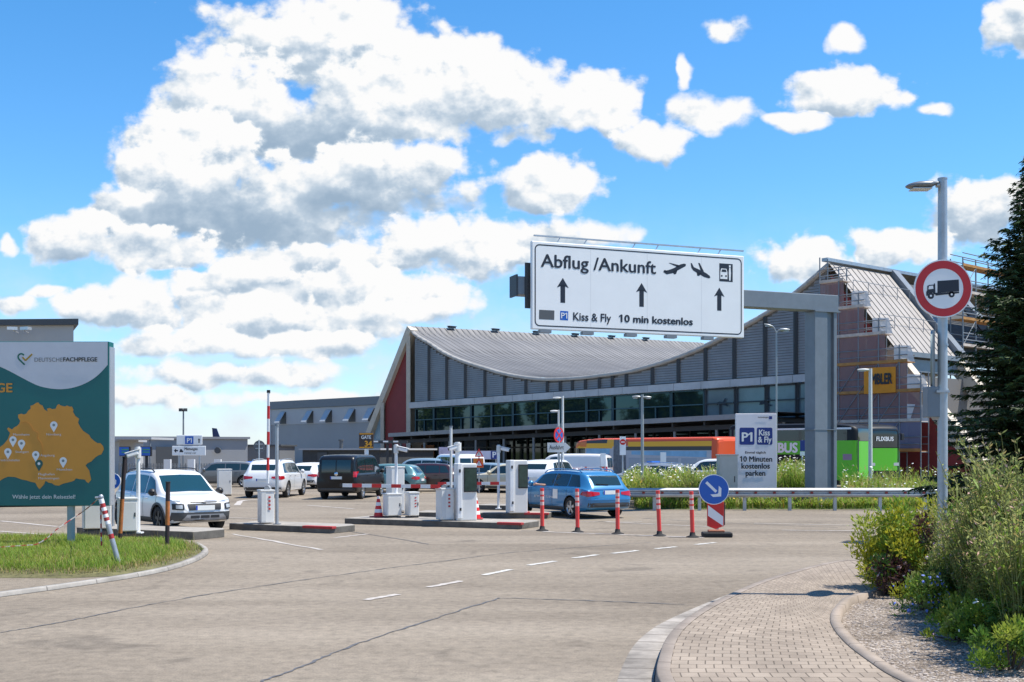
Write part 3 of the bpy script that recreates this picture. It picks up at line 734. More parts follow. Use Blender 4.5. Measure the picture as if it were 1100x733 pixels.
for i in range(4):
    for j in range(3):
        if bays_s[i+1] < smax(levels[j+1]): st.cyl(fp(bays_s[i], levels[j], 1.65), fp(bays_s[i+1], levels[j+1], 1.65), .03, n=6)
st.build('frame', STEELD, sc, True)
for i, z in enumerate(levels):
    e = smax(z); b = MB(); q = fp((FLEN+.3+e)/2, z, 1.1)
    if e-FLEN < .6: continue
    b.box(q, (e-FLEN-.3, 1.0, .06), math.atan2(FD.y, FD.x)); b.box(fp((FLEN+.3+e)/2, z+.1, 1.64), (e-FLEN-.3, .03, .2), math.atan2(FD.y, FD.x)); b.build('deck', PLANK if i in (0, 2, 3) else PLANKL, sc, True)
for i in range(len(levels)-1):
    z0, z1 = levels[i]+.2, levels[i+1]-.05; e = smax(levels[i+1])
    nb = MB(); rr = []
    for z in (z0, z1): rr.append([fp(lerp(FLEN+.35, e, j/8), z, 1.58+.05*math.sin(j*2.1+z)) for j in range(9)])
    nb.sheet(rr); nb.build('net', NETB if i == 0 else NETP, sc, True)
for z in levels[1:6]:
    nb = MB(); e = smax(z); nb.add([fp(e-1.0, z, 1.62), fp(e+.5, z, 1.5), fp(e+.2, z+1.1, 1.5), fp(e-1.0, z+1.2, 1.62)], [(0,1,2,3)]); nb.build('white_sheet', NETW, sc, True)
bn = thing('banner', 'orange advertising banner with black capitals hung on the scaffold', 'banner', tuple(fp(tpx(944, 1.8), 6.5, 1.8)))
pl = Pl(fp(FLEN, 0, 1.75), FD)
q = [pl.hit(928, 395.5), pl.hit(962, 394), pl.hit(962, 421.5), pl.hit(928, 423.5)]
MB().prism(q, FN*-.03).build('cloth', mat('banner_orange', (.72, .27, .012), .7, var=.1), bn, True)
a, b = pl.hit(935.5, 413, .05), pl.hit(958.5, 412, .05)
text('lettering', 'MBLER', BLACK, bn, a, b-a, UP, width=(b-a).length, height=.72, bold=.05)
sc2 = thing('scaffold', 'tall dark scaffold with orange planks beyond the inclined roof slab, behind the spruce', 'scaffold', tuple(er(sr, 14)*Vector((1, 1, 0)) if False else (er(sr, 14).x, er(sr, 14).y, 0)))
st = MB(); dk2 = []
def e2(d, z, o=0.0): q = fp(FLEN+4.2+o, 0, 0)+IN*d; return Vector((q.x, q.y, z))
for d in range(10, 40, 2):
    for o in (0, 1.0): st.cyl(e2(d, 0, o), e2(d, 17.0, o), .05, n=6)
for i in range(8):
    z = 2+i*2.05
    for o in (0, 1.0):
        for dz in (.5, 1): st.cyl(e2(10, z+dz, o), e2(38, z+dz, o), .04, n=6)
for i in range(0, 7, 2):
    for d in range(10, 36, 6): st.cyl(e2(d, 2+i*2.05, 1), e2(d+2, 4.05+i*2.05, 1), .035, n=6)
st.build('frame', STEELD, sc2, True)
for i in range(8):
    z = 2+i*2.05; b = MB(); b.prism([e2(10, z, 0), e2(10, z, 1), e2(38, z, 1), e2(38, z, 0)], UP*.06); b.prism([e2(10, z, 1.02), e2(38, z, 1.02), e2(38, z+.2, 1.02), e2(10, z+.2, 1.02)], FD*.03)
    b.build('deck', PLANK if i % 2 else PLANKL, sc2, True)
# ---------------------------------------------------------------- other buildings
CLAD = mat('grey_cladding', (.30, .31, .325), .6, metal=.1, var=.06, vscale=.2)
CLADL = mat('light_cladding', (.42, .43, .44), .6, var=.06, vscale=.2)
CLADD = mat('dark_roof_trim', (.07, .075, .08), .6)
def hall(name, label, a, b, z, depth, m, trim, trimh, group=None, base=0.0, inn=None):
    a, b = Vector(a), Vector(b); d = (b-a).normalized()
    if inn is None:
        inn = Vector((-d.y, d.x, 0))
        if inn.y < 0: inn = -inn
    t = thing(name, label, 'building', (a.x, a.y, 0))
    m_ = MB(); m_.prism([a, b, b+inn*depth, a+inn*depth], UP*(z-trimh)); m_.build('wall', m, t, True, fixn=True)
    o = .25; r = MB(); r.prism([a-inn*o-d*o+UP*(z-trimh), b-inn*o+d*o+UP*(z-trimh), b+inn*(depth+o)+d*o+UP*(z-trimh), a+inn*(depth+o)-d*o+UP*(z-trimh)], UP*trimh); r.build('roof', trim, t, True, fixn=True)
    return t, a, b, d, inn
hz = 9.4
hg, a, b, d, inn = hall('hangar', 'big blue-grey hangar hall with a pale strip of tilted-open skylights', (-35.7, 165, 0), (-11.5, 142, 0), hz, 40, CLAD, mat('hangar_trim', (.17, .185, .2), .6), 1.1)
Lh = (b-a).length
w = MB(); w.prism([a+d*.3-inn*.06+UP*(hz-3.4), b-inn*.06+UP*(hz-3.4), b-inn*.06+UP*(hz-1.15), a+d*.3-inn*.06+UP*(hz-1.15)], inn*.05); w.build('pale_strip', CLADL, hg, True)
w = MB(); w.prism([a-d*.1-inn*.1, a+d*.35-inn*.1, a+d*.35-inn*.1+UP*(hz-1.1), a-d*.1-inn*.1+UP*(hz-1.1)], inn*.2); w.build('corner_trim', CLADL, hg, True)
plh = Pl(a-inn*.1, d)
for px in (304, 333, 353, 378, 399):
    c0 = plh.hit(px, 441); s = (c0-a).dot(d); c = a+d*s-inn*.12; w = MB(); z0 = hz-1.6; q = 1.15
    p = [c+UP*z0-d*q/2, c+UP*z0+d*q/2, c+UP*(z0-1.6)+d*q/2-inn*1.1, c+UP*(z0-1.6)-d*q/2-inn*1.1]
    w.prism(p, -inn*.08+UP*.03, 0); fw = w.build('skylight', mat('skylight_glass', (.40, .43, .45), .3), hg, True)
    g = MB(); g.box(c+UP*(z0-.85)+inn*.03, (q+.3, .06, 1.7), math.atan2(d.y, d.x)); g.build('opening', CLADD, fw, True)
lt, a, b, d, inn = hall('storage_building', 'long low plain grey flat-roofed shed left of the hangar', tuple(P(112, 485, 122).xy)+(0,), tuple(P(266, 485, 128).xy)+(0,), 3.75, 14, CLAD, mat('shed_trim', (.24, .25, .27), .6), .25)
w = MB(); c = P(190, 485, 123.6); w.box((c.x-1, c.y-.2, 1.3), (2.4, .3, 2.6), math.atan2(d.y, d.x)); w.build('door', CLADD, lt, True)
w = MB(); c = P(234, 484, 126.2); w.cyl((c.x, c.y-.2, 2.2), (c.x, c.y+.1, 2.2), .35, n=14); w.build('vent', CLADD, lt, True)
hall('annex', 'low dark grey annex joining the shed and the hangar', tuple(P(264, 485, 140).xy)+(0,), tuple(P(300, 485, 140).xy)+(0,), 2.95, 10, mat('annex_wall', (.16, .17, .185), .6), CLADD, .2)
hall('shed', 'small pale shed with projecting flat white roof, seen just right of the green billboard', tuple(P(70, 485, 92).xy)+(0,), tuple(P(128, 485, 92).xy)+(0,), 3.2, 6, mat('pale_ribbed_wall', (.45, .46, .46), .7), CLADL, .3)
c = P(140, 470, 90); sr_ = thing('carport', 'flat carport roof on thin posts beside the pale shed', 'carport', (c.x, c.y, 0))
MB().box((c.x, c.y+3, 3.15), (3.4, 6, .18)).build('roof', CLADL, sr_, True)
for dx in (-1.5, 1.5):
    MB().cyl((c.x+dx, c.y+.3, 0), (c.x+dx, c.y+.3, 3.06), .06).build('post', STEELD, sr_, True)
kd, a, b, d, inn = hall('kiosk_building', 'low dark flat-roofed building with pale roof edge behind the black van', tuple(P(325, 485, 96).xy)+(0,), tuple(P(408, 485, 92).xy)+(0,), 2.35, 8, mat('kiosk_wall', (.045, .048, .05), .7, var=.2), CLADL, .14)
w = MB(); w.box(a+d*2.2-inn*.05+UP*1.0, (1.0, .1, 2.0), math.atan2(d.y, d.x)); w.build('door', CLADD, kd, True)
for k_, s in enumerate((2.6, 5.0)):
    w = MB(); w.cyl(a+d*s+inn*2+UP*2.3, a+d*s+inn*2+UP*3.0, .16); w.cyl(a+d*s+inn*2+UP*3.0, a+d*s+inn*2+UP*3.12, .24); w.build('roof_vent', CLADD, kd, True)
kh, a, b, d, inn = hall('warehouse', 'tall plain grey building whose top shows over the green billboard', (-40, 61, 0), (P(79, 485, 60).x, 60, 0), 9.2, 12, mat('warehouse_render', (.40, .39, .375), .85, var=.08, vscale=.4), CLADD, .32, inn=Vector((-.43, .9, 0)))
for px in (17, 28):
    c = P(px, 355, 59.6); w = MB(); w.bar(c+Vector((0, .3, -.1)), c+Vector((0, -.25, -.05)), .05); w.box(c+Vector((.12 if px > 20 else -.05, -.3, .06)), (.5, .3, .16), R(20 if px < 20 else -20)); w.build('floodlight', ALU, kh, True)
# far aircraft tail
c = P(232, 485, 210); ac = thing('aircraft', 'distant airliner whose dark blue tail fin rises over the grey shed', 'aircraft', (c.x, c.y, 0))
NAVYF = mat('tail_navy', (.01, .025, .10), .35)
tf = MB(); X, Y = c.x, c.y
tf.prism([(X-.5, Y, 3.4), (X+1.2, Y, 3.4), (X+.1, Y, 6.4), (X-.75, Y, 6.5)], (0, .3, 0)); tf.build('tail_fin', NAVYF, ac, True)
for dx_, dy_ in ((-18, 0), (-10, -2.2), (-10, 2.2)):
    lg_ = MB(); lg_.cyl((X+dx_, Y+dy_, .3), (X+dx_, Y+dy_, 1.9), .12); lg_.cyl((X+dx_, Y+dy_-.2, .45), (X+dx_, Y+dy_+.2, .45), .45); lg_.build('landing_gear', DARK, ac, True)
fu = MB(); prof = [(0.05, -14), (.9, -13.4), (1.6, -12), (1.75, -8), (1.75, 4), (1.2, 9), (.3, 12)]
fu.lathe(prof, (X-9, Y, 2.3), 'X', 18); fu.build('fuselage', mat('aircraft_white', (.7, .7, .72), .3), ac, True)
wi = MB(); wi.prism([(X-12, Y-1, 1.7), (X-9, Y-1, 1.7), (X-7.5, Y-13, 2.4), (X-8.8, Y-13, 2.4)], (0, 0, .25)); wi.prism([(X-12, Y+1, 1.7), (X-9, Y+1, 1.7), (X-7.5, Y+13, 2.4), (X-8.8, Y+13, 2.4)], (0, 0, .25)); wi.build('wings', mat('aircraft_white', (.7, .7, .72)), ac, True)
# ---------------------------------------------------------------- vehicles
def paint(name, col, metal=0.0): return mat(name, col, .28, metal=metal, coat=.8, spec=.5)
SPEC = {
 'crossover': dict(L=4.16, W=1.76, r=.34, ax=(.62, 3.22), zt=[(0,.80),(.015,1.0),(.05,1.28),(.10,1.47),(.18,1.55),(.4,1.60),(.56,1.57),(.63,1.47),(.775,1.05),(.81,1.01),(.9,.95),(.955,.88),(.985,.77),(1,.62)],
   zs=[(0,.74),(.03,.95),(.2,1.0),(.6,.95),(.78,.94),(.9,.89),(.955,.83),(.985,.73),(1,.56)], w=[(0,.72),(.02,.86),(.07,.95),(.2,1),(.8,1),(.9,.955),(.95,.885),(.98,.79),(1,.62)],
   wr=[(0,.66),(.06,.70),(.2,.76),(.56,.76),(.64,.775),(.765,.84),(.88,.86),(1,.62)], zb=[(0,.45),(.04,.30),(.2,.24),(.8,.24),(.95,.27),(1,.36)],
   side=[(.16,.34,.20,.34,),(.355,.545,.355,.545),(.56,.745,.56,.65)], ws=(.772,.622), rw=(.035,.105)),
 'estate': dict(L=4.9, W=1.85, r=.335, ax=(.92, 3.82), zt=[(0,.72),(.012,.90),(.035,1.05),(.075,1.27),(.115,1.40),(.17,1.455),(.35,1.49),(.5,1.475),(.575,1.40),(.705,1.035),(.73,.99),(.88,.90),(.96,.79),(.985,.72),(1,.58)],
   zs=[(0,.66),(.02,.88),(.15,.965),(.5,.95),(.7,.93),(.88,.85),(.96,.74),(1,.52)], w=[(0,.76),(.015,.87),(.06,.95),(.18,1),(.8,1),(.92,.955),(.97,.86),(1,.68)],
   wr=[(0,.66),(.05,.69),(.17,.735),(.5,.745),(.58,.765),(.7,.84),(.88,.86),(1,.6)], zb=[(0,.40),(.03,.28),(.2,.20),(.8,.20),(.95,.22),(1,.32)],
   side=[(.09,.225,.14,.225),(.235,.40,.235,.40),(.41,.665,.41,.575)], ws=(.70,.575), rw=(.04,.105)),
 'suv': dict(L=4.9, W=1.95, r=.37, ax=(.95, 3.85), zt=[(0,.86),(.012,1.08),(.04,1.30),(.08,1.52),(.13,1.63),(.2,1.68),(.4,1.71),(.54,1.69),(.61,1.6),(.74,1.18),(.78,1.13),(.9,1.06),(.96,.97),(.985,.86),(1,.7)],
   zs=[(0,.8),(.02,1.02),(.15,1.09),(.6,1.06),(.74,1.05),(.9,1.0),(.96,.91),(1,.64)], w=[(0,.76),(.015,.87),(.06,.96),(.18,1),(.8,1),(.92,.96),(.97,.87),(1,.7)],
   wr=[(0,.66),(.05,.69),(.17,.74),(.5,.75),(.6,.77),(.74,.84),(.88,.87),(1,.62)], zb=[(0,.48),(.03,.34),(.2,.26),(.8,.26),(.95,.3),(1,.4)],
   side=[(.10,.22,.15,.22),(.23,.40,.23,.40),(.41,.69,.41,.60)], ws=(.735,.61), rw=(.04,.09)),
 'hatch': dict(L=4.15, W=1.76, r=.31, ax=(.7, 3.28), zt=[(0,.7),(.015,.9),(.05,1.12),(.1,1.34),(.16,1.43),(.4,1.47),(.54,1.44),(.61,1.36),(.745,1.01),(.78,.97),(.9,.87),(.96,.77),(1,.56)],
   zs=[(0,.64),(.02,.86),(.15,.95),(.5,.93),(.74,.91),(.9,.82),(.96,.72),(1,.5)], w=[(0,.74),(.02,.87),(.07,.95),(.18,1),(.8,1),(.92,.95),(.97,.85),(1,.66)],
   wr=[(0,.64),(.05,.68),(.17,.74),(.5,.75),(.6,.77),(.74,.84),(.88,.85),(1,.6)], zb=[(0,.4),(.03,.28),(.2,.2),(.8,.2),(.95,.22),(1,.32)],
   side=[(.12,.24,.17,.24),(.25,.42,.25,.42),(.43,.71,.43,.60)], ws=(.74,.61), rw=(.04,.10)),
 'van': dict(L=4.9, W=1.9, r=.34, ax=(.95, 3.95), zt=[(0,1.3),(.006,1.6),(.02,1.80),(.05,1.90),(.12,1.945),(.3,1.96),(.62,1.95),(.70,1.88),(.84,1.33),(.87,1.22),(.94,1.10),(.975,.96),(1,.7)],
   zs=[(0,.9),(.015,1.06),(.1,1.10),(.6,1.10),(.8,1.09),(.9,1.04),(.96,.92),(1,.62)], w=[(0,.88),(.01,.94),(.04,.98),(.12,1),(.82,1),(.93,.95),(.975,.86),(1,.7)],
   wr=[(0,.78),(.02,.82),(.1,.85),(.6,.85),(.72,.84),(.84,.86),(.93,.86),(1,.62)], zb=[(0,.42),(.03,.32),(.2,.26),(.8,.26),(.95,.28),(1,.38)],
   side=[(.07,.30,.085,.30),(.315,.56,.315,.56),(.575,.80,.575,.69)], ws=(.838,.705), rw=None),
}
BLK = mat('wheel_well_black', (.01, .01, .01), .9)
RIMS = mat('alloy_wheel', (.45, .46, .47), .3, metal=.8)
RIMD = mat('dark_alloy_wheel', (.05, .05, .055), .4, metal=.5)
PLUE = mat('plate_blue', (.01, .05, .4), .4)
class Body:
    def __init__(s, key, scale=1.0):
        sp = SPEC[key]; s.sp = sp; s.L, s.W = sp['L'], sp['W']
        g = lambda k: pchip([a for a, b in sp[k]], [b for a, b in sp[k]])
        s.zt, s.zs, s.w, s.wr, s.zb = g('zt'), g('zs'), g('w'), g('wr'), g('zb')
        us = sorted(set([0, .004, .01, .018, .028, .04, .055, .07] + [round(.08+i*.0175, 4) for i in range(50)] + [.955, .965, .975, .984, .99, .995, 1]))
        s.rows = [s.ring(u) for u in us if u <= 1]
        vs = [p for r in s.rows for p in r]; n = len(s.rows[0]); fs = []
        for i in range(len(s.rows)-1):
            for j in range(n): fs.append((i*n+j, i*n+(j+1) % n, (i+1)*n+(j+1) % n, (i+1)*n+j))
        fs.append(tuple(range(n))); fs.append(tuple(range((len(s.rows)-1)*n, len(s.rows)*n))[::-1])
        s.vs, s.fs = vs, fs
        bm = bmesh.new(); bv = [bm.verts.new(v) for v in vs]
        for f in fs: bm.faces.new([bv[i] for i in f])
        bmesh.ops.recalc_face_normals(bm, faces=bm.faces); bmesh.ops.triangulate(bm, faces=bm.faces[:])
        s.bvh = BVHTree.FromBMesh(bm); bm.free()
    def x(s, u): return (u-.5)*s.L
    def ring(s, u):
        w = s.w(u)*s.W/2; wr = min(s.wr(u)*s.W/2, w*.95); zt, zs, zb = s.zt(u), s.zs(u), s.zb(u)
        zs = min(zs, zt-.02); hgt = zs-zb; gh = zt-zs
        h = [(0, zb), (w*.6, zb), (w*.9, zb+.01), (w*.965, zb+.07), (w*.99, zb+.3*hgt), (w, zb+.55*hgt), (w*.998, zb+.72*hgt), (w*.985, zb+.88*hgt), (w*.965, zs), (w*.945, zs+.02*gh+.004),
             (lerp(w*.94, wr, .25), zs+.22*gh), (lerp(w*.94, wr, .5), zs+.45*gh), (lerp(w*.94, wr, .78), zs+.68*gh), (wr, zs+.86*gh), (wr*.955, zs+.94*gh), (wr*.86, zs+.985*gh), (wr*.55, zt), (0, zt+.012)]
        x = s.x(u)
        return [Vector((x, y, z)) for y, z in h] + [Vector((x, -y, z)) for y, z in h[-2:0:-1]]
    def mesh(s, name, m, parent):
        me = bpy.data.meshes.new(name); me.from_pydata([tuple(v) for v in s.vs], [], s.fs)
        bm = bmesh.new(); bm.from_mesh(me); bmesh.ops.recalc_face_normals(bm, faces=bm.faces); bm.to_mesh(me); bm.free()
        me.materials.append(m); me.materials.append(BLK)
        o = bpy.data.objects.new('tmp', me); COL.objects.link(o)
        cb = MB(); ra = s.sp['r']*1.16
        for ax in s.sp['ax']:
            for sg in (-1, 1): cb.cyl((ax-s.L/2, sg*(s.W/2-.26), s.sp['r']), (ax-s.L/2, sg*(s.W/2+.3), s.sp['r']), ra, n=28, mi=1)
        c = cb.build('cut', [m, BLK], fixn=True)
        md = o.modifiers.new('b', 'BOOLEAN'); md.operation = 'DIFFERENCE'; md.object = c; md.solver = 'EXACT'
        bpy.context.view_layer.update(); dg = bpy.context.evaluated_depsgraph_get()
        out = bpy.data.meshes.new_from_object(o.evaluated_get(dg)); out.name = name
        bpy.data.objects.remove(o); bpy.data.objects.remove(c)
        out.polygons.foreach_set('use_smooth', [True]*len(out.polygons)); out.set_sharp_from_angle(angle=R(38))
        return link(name, out, parent)
    def cast(s, o, d):
        h = s.bvh.ray_cast(Vector(o), Vector(d)); return (h[0], h[1]) if h[0] is not None else None
    def decal(s, name, m, parent, fn, axis, nu=8, nv=5, off=.006, thick=0.0, label=None):
        """grid of points fn(a,b)->(p,q) projected on the body along an axis; a shallow shell of its own"""
        rows = []
        for i in range(nu+1):
            row = []
            for j in range(nv+1):
                p, q = fn(i/nu, j/nv)
                o, d = {'y+': ((p, 3, q), (0, -1, 0)), 'y-': ((p, -3, q), (0, 1, 0)), 'x-': ((-30, p, q), (1, 0, 0)), 'x+': ((30, p, q), (-1, 0, 0)), 'z': ((p, q, 4), (0, 0, -1))}[axis]
                h = s.cast(o, d)
                if h is None: row.append(row[-1] if row else None); continue
                nn = h[1] if h[1].dot(Vector(d)) < 0 else -h[1]
                row.append(h[0]+nn*off)
            rows.append(row)
        rows = [r for r in rows if all(p is not None for p in r)]
        if len(rows) < 2: return None
        mb = MB(); mb.sheet(rows, smooth=True)
        return mb.build(name, m, parent, label=label)
    def q4(s, c):
        return lambda a, b: tuple(lerp(lerp(c[0][k], c[1][k], a), lerp(c[3][k], c[2][k], a), b) for k in (0, 1))
def wheel(parent, x, y, r, rim_m, w=.21, spokes=5):
    sg = 1 if y > 0 else -1
    t = MB(); pr = [(r*.66, -w/2), (r*.93, -w/2), (r, -w*.36), (r, w*.36), (r*.93, w/2), (r*.66, w/2)]
    t.lathe(pr, (x, y, r), 'Y', 28); o = t.build('wheel', RUBBER, parent, fixn=True, sharp=40)
    m = MB(); f = y+sg*w*.42
    m.lathe([(r*.67, sg*w*.46), (r*.60, sg*w*.40), (r*.58, sg*w*.1)], (x, y, r), 'Y', 28)
    for k in range(spokes):
        a = 2*math.pi*k/spokes+.3; c, q = math.cos(a), math.sin(a); tx = Vector((-q, 0, c)); rd = Vector((c, 0, q)); o_ = Vector((x, f, r))
        m.prism([o_+rd*r*.08-tx*r*.10, o_+rd*r*.61-tx*r*.13, o_+rd*r*.61+tx*r*.13, o_+rd*r*.08+tx*r*.10], (0, -sg*.03, 0))
    m.cyl((x, f-sg*.02, r), (x, f+sg*.012, r), r*.16, n=12)
    m.build('rim', rim_m, o, fixn=True)
    b = MB(); b.cyl((x, y+sg*w*.05, r), (x, y+sg*w*.12, r), r*.6, n=20); b.build('brake_disc', DARK, o)
    return o
def car(kind, label, cat, name, pos, hd, col, rim=RIMS, group=None, glass=GLASSD, clad=None, lights=True, rails=None, plate_txt=None, tail=LAMPR, **k):
    """pos: point on the ground under the car's centre; hd: heading angle (0 = +X)"""
    b = Body(kind); sp = b.sp; L, W = b.L, b.W
    t = thing(name, label, cat, pos, hd, group)
    body = b.mesh('body', col, t)
    zl = lambda u: b.zs(u)+.05*(b.zt(u)-b.zs(u))+.012; zh = lambda u: b.zs(u)+.80*(b.zt(u)-b.zs(u))
    for ax, sg in (('y+', 1), ('y-', -1)):
        for (l0, l1, t0, t1) in sp['side']:
            def fn(a, q, l0=l0, l1=l1, t0=t0, t1=t1):
                u = lerp(lerp(l0, l1, a), lerp(t0, t1, a), q); return b.x(u), lerp(zl(u), zh(u), q)
            if k.get('blind') and l0 < .5: m_ = k['blind']
            else: m_ = glass
            b.decal('side_window', m_, t, fn, ax, 8, 5)
    cu, ru = sp['ws']
    def fn(a, q):
        u = lerp(cu+.008, ru+.01, a); hw = lerp(.90, .86, a)*b.wr(u)*W/2; return b.x(u-(.0 if a > .5 else 0)*(1)), lerp(-hw, hw, q)
    b.decal('windscreen', k.get('ws_glass', glass), t, fn, 'z', 9, 14)
    if sp['rw']:
        r0, r1 = sp['rw']
        def fn(a, q):
            u = lerp(r0, r1, a); z = b.zt(u); hw = .80*b.wr(u)*W/2; return lerp(-hw, hw, q), z-.05
        b.decal('rear_window', glass, t, fn, 'x-', 7, 10)
    else:
        for s_ in ((-.80, -.03), (.03, .80)):
            def fn(a, q, s_=s_): return lerp(s_[0], s_[1], q)*W/2*.86, lerp(1.16, 1.72, a)
            b.decal('rear_window', glass, t, fn, 'x-', 6, 6)
    for ax in sp['ax']:
        for sg in (-1, 1): wheel(t, ax-L/2, sg*(W/2-.12), sp['r'], rim)
    zc = b.zs(.9)
    # lamps (on the end faces and wrapping round the corners)
    hz0 = k.get('hz', (b.zs(.97)-.10, b.zs(.97)+.0))
    for sg in (-1, 1):
        b.decal('headlight', LAMPW, t, b.q4([(sg*W*.25, hz0[0]), (sg*W*.425, hz0[0]+.03), (sg*W*.425, hz0[1]), (sg*W*.25, hz0[1]-.01)]), 'x+', 8, 4, .012)
        if kind == 'van': c = [(sg*W*.40, .98), (sg*W*.468, .98), (sg*W*.463, 1.22), (sg*W*.40, 1.22)]
        else: z0 = b.zs(.02)-.19; c = [(sg*W*.22, z0+.06), (sg*W*.44, z0), (sg*W*.435, z0+.17), (sg*W*.22, z0+.14)]
        b.decal('tail_light', tail, t, b.q4(c), 'x-', 8, 4, .014)
        if kind != 'van':
            c2 = [(b.x(.012), z0+.0), (b.x(.075), z0+.06), (b.x(.06), z0+.16), (b.x(.012), z0+.17)]
            b.decal('tail_light', tail, t, b.q4(c2), 'y+' if sg > 0 else 'y-', 6, 4, .012)
    # bumpers, plates, grille
    cl = clad or DARK
    zb = .30
    b.decal('front_bumper', cl, t, b.q4([(-W*.40, zb+.05), (W*.40, zb+.05), (W*.40, zb+.19), (-W*.40, zb+.19)]), 'x+', 14, 4, .01)
    b.decal('rear_bumper', cl, t, b.q4([(-W*.43, zb+.07), (W*.43, zb+.07), (W*.43, zb+.20), (-W*.43, zb+.20)]), 'x-', 14, 4, .01)
    b.decal('grille', BLACK, t, b.q4([(-W*.2, hz0[0]-.02), (W*.2, hz0[0]-.02), (W*.22, hz0[1]-.02), (-W*.22, hz0[1]-.02)]), 'x+', 10, 3, .012)
    pz = k.get('pz', (b.zs(.02)-.20 if kind != 'van' else .95))
    pb = b.cast((-6, 0, pz), (1, 0, 0))[0]
    p_ = MB(); p_.box((pb.x-.012, 0, pz), (.02, .52, .12)); pl_ = p_.build('rear_plate', PLATE, t, label='white rear number plate')
    p_ = MB(); p_.box((pb.x-.024, .235, pz), (.004, .045, .115)); p_.build('plate_band', PLUE, pl_)
    pf = k.get('pfz', .50); pb = b.cast((6, 0, pf), (-1, 0, 0))[0]
    p_ = MB(); p_.box((pb.x+.02, 0, pf), (.02, .52, .12)); pl_ = p_.build('front_plate', PLATE, t)
    p_ = MB(); p_.box((pb.x+.032, -.235, pf), (.004, .045, .115)); p_.build('plate_band', PLUE, pl_)
    for sg in (-1, 1):                            # mirrors, door handles, door seams, sills
        u = sp['side'][2][1]-.03; y = b.w(u)*W/2*.95; m = MB()
        m.lathe([(.02, -.01), (.085, .0), (.10, .07), (.085, .14), (.02, .17)], (b.x(u), sg*(y+.1), zl(u)+.07), 'X', 12); m.bar((b.x(u)+.05, sg*(y-.02), zl(u)+.01), (b.x(u)+.06, sg*(y+.08), zl(u)+.04), .05, .04)
        m.build('mirror', k.get('mirror', col), t)
        ax = 'y+' if sg > 0 else 'y-'
        for (l0, l1, t0, t1) in sp['side'][1:]:
            h = b.cast((b.x(l0+.02), sg*3, zl(l0)-.12), (0, -sg, 0))[0]; m = MB(); m.box((h.x+.08, h.y+sg*.012, h.z), (.19, .03, .028)); m.build('door_handle', col, t, bevel=.008)
        for u in (sp['side'][1][0]-.006, sp['side'][2][0]-.008, sp['side'][2][1]+.004):
            rr = []; ds = MB()
            for j in range(9):
                z = lerp(.34, zl(u)-.02, j/8); h0 = b.cast((b.x(u)-.007, sg*3, z), (0, -sg, 0)); h1 = b.cast((b.x(u)+.007, sg*3, z), (0, -sg, 0))
                rr.append([h0[0]+Vector((0, sg*.003, 0)), h1[0]+Vector((0, sg*.003, 0))])
            ds.sheet(rr); ds.build('door_seam', BLACK, t)
        a0, a1 = (sp['ax'][0]+sp['r']*1.2)/L, (sp['ax'][1]-sp['r']*1.2)/L
        b.decal('sill', cl, t, b.q4([(b.x(a0), .25), (b.x(a1), .25), (b.x(a1), .25+k.get('sillh', .1)), (b.x(a0), .25+k.get('sillh', .1))]), ax, 10, 3, .008)
        if clad or k.get('arch'):                                  # wheel arch lips
            for axx in sp['ax']:
                rr = []; r0, r1 = sp['r']*1.14, sp['r']*1.32; ok = True
                for j in range(15):
                    a = R(-8+196*j/14); row = []
                    for r_ in (r0, (r0+r1)/2, r1):
                        h = b.cast((axx-L/2+math.cos(a)*r_, sg*3, max(.27, sp['r']+math.sin(a)*r_)), (0, -sg, 0))
                        row.append(h[0]+Vector((0, sg*.012, 0)) if h else None)
                    if all(row): rr.append(row)
                if len(rr) > 2: MB().sheet(rr, smooth=True).build('wheel_arch_trim', cl, t)
    if rails:
        for sg in (-1, 1):
            m = MB(); us = [.14, .17, .25, .4, .5, .55, .58]; 
            m.tube([Vector((b.x(u), sg*b.wr(u)*W/2*.90, b.zt(u)+(.0 if i in (0, len(us)-1) else .045))) for i, u in enumerate(us)], .018, 6); m.build('roof_rail', rails, t)
    return t, b
def hdg(px, rel): return math.atan2(1, (px-CX)/F) + rel           # heading relative to the line of sight (0 = driving away)
WP = paint('white_car_paint', (.74, .74, .74)); BP = mat('black_car_paint', (.008, .009, .011), .35, spec=.3, coat=.25); SP = paint('silver_car_paint', (.42, .44, .46), .4)
TAXI = paint('ivory_car_paint', (.62, .56, .40)); TEAL = paint('teal_car_paint', (.12, .25, .26), .2); MRN = paint('dark_red_car_paint', (.035, .008, .01)); LBL = paint('pale_blue_car_paint', (.30, .42, .50), .2)
GREYP = paint('grey_car_paint', (.12, .13, .14), .3)
def glyphs(name, m, parent, o, ux, w, h, n):
    """a line of writing too small to read in the photo: uneven strokes of letter height"""
    mb = MB(); o = Vector(o); ux = Vector(ux); q = w/n; nn = ux.cross(UP)*.002
    for i in range(n):
        hh = h*random.choice((.68, .7, .72, 1.0)); a = o+ux*(i*q)
        for k in range(random.choice((1, 2, 2))): mb.poly([a+ux*q*(.1+.45*k), a+ux*q*(.3+.45*k), a+ux*q*(.3+.45*k)+UP*hh, a+ux*q*(.1+.45*k)+UP*hh])
        if random.random() < .8:
            z = random.choice((0, .45, .82)); mb.poly([a+ux*q*.1+UP*hh*z+nn, a+ux*q*.8+UP*hh*z+nn, a+ux*q*.8+UP*hh*(z+.17)+nn, a+ux*q*.1+UP*hh*(z+.17)+nn])
    return mb.build(name, m, parent)
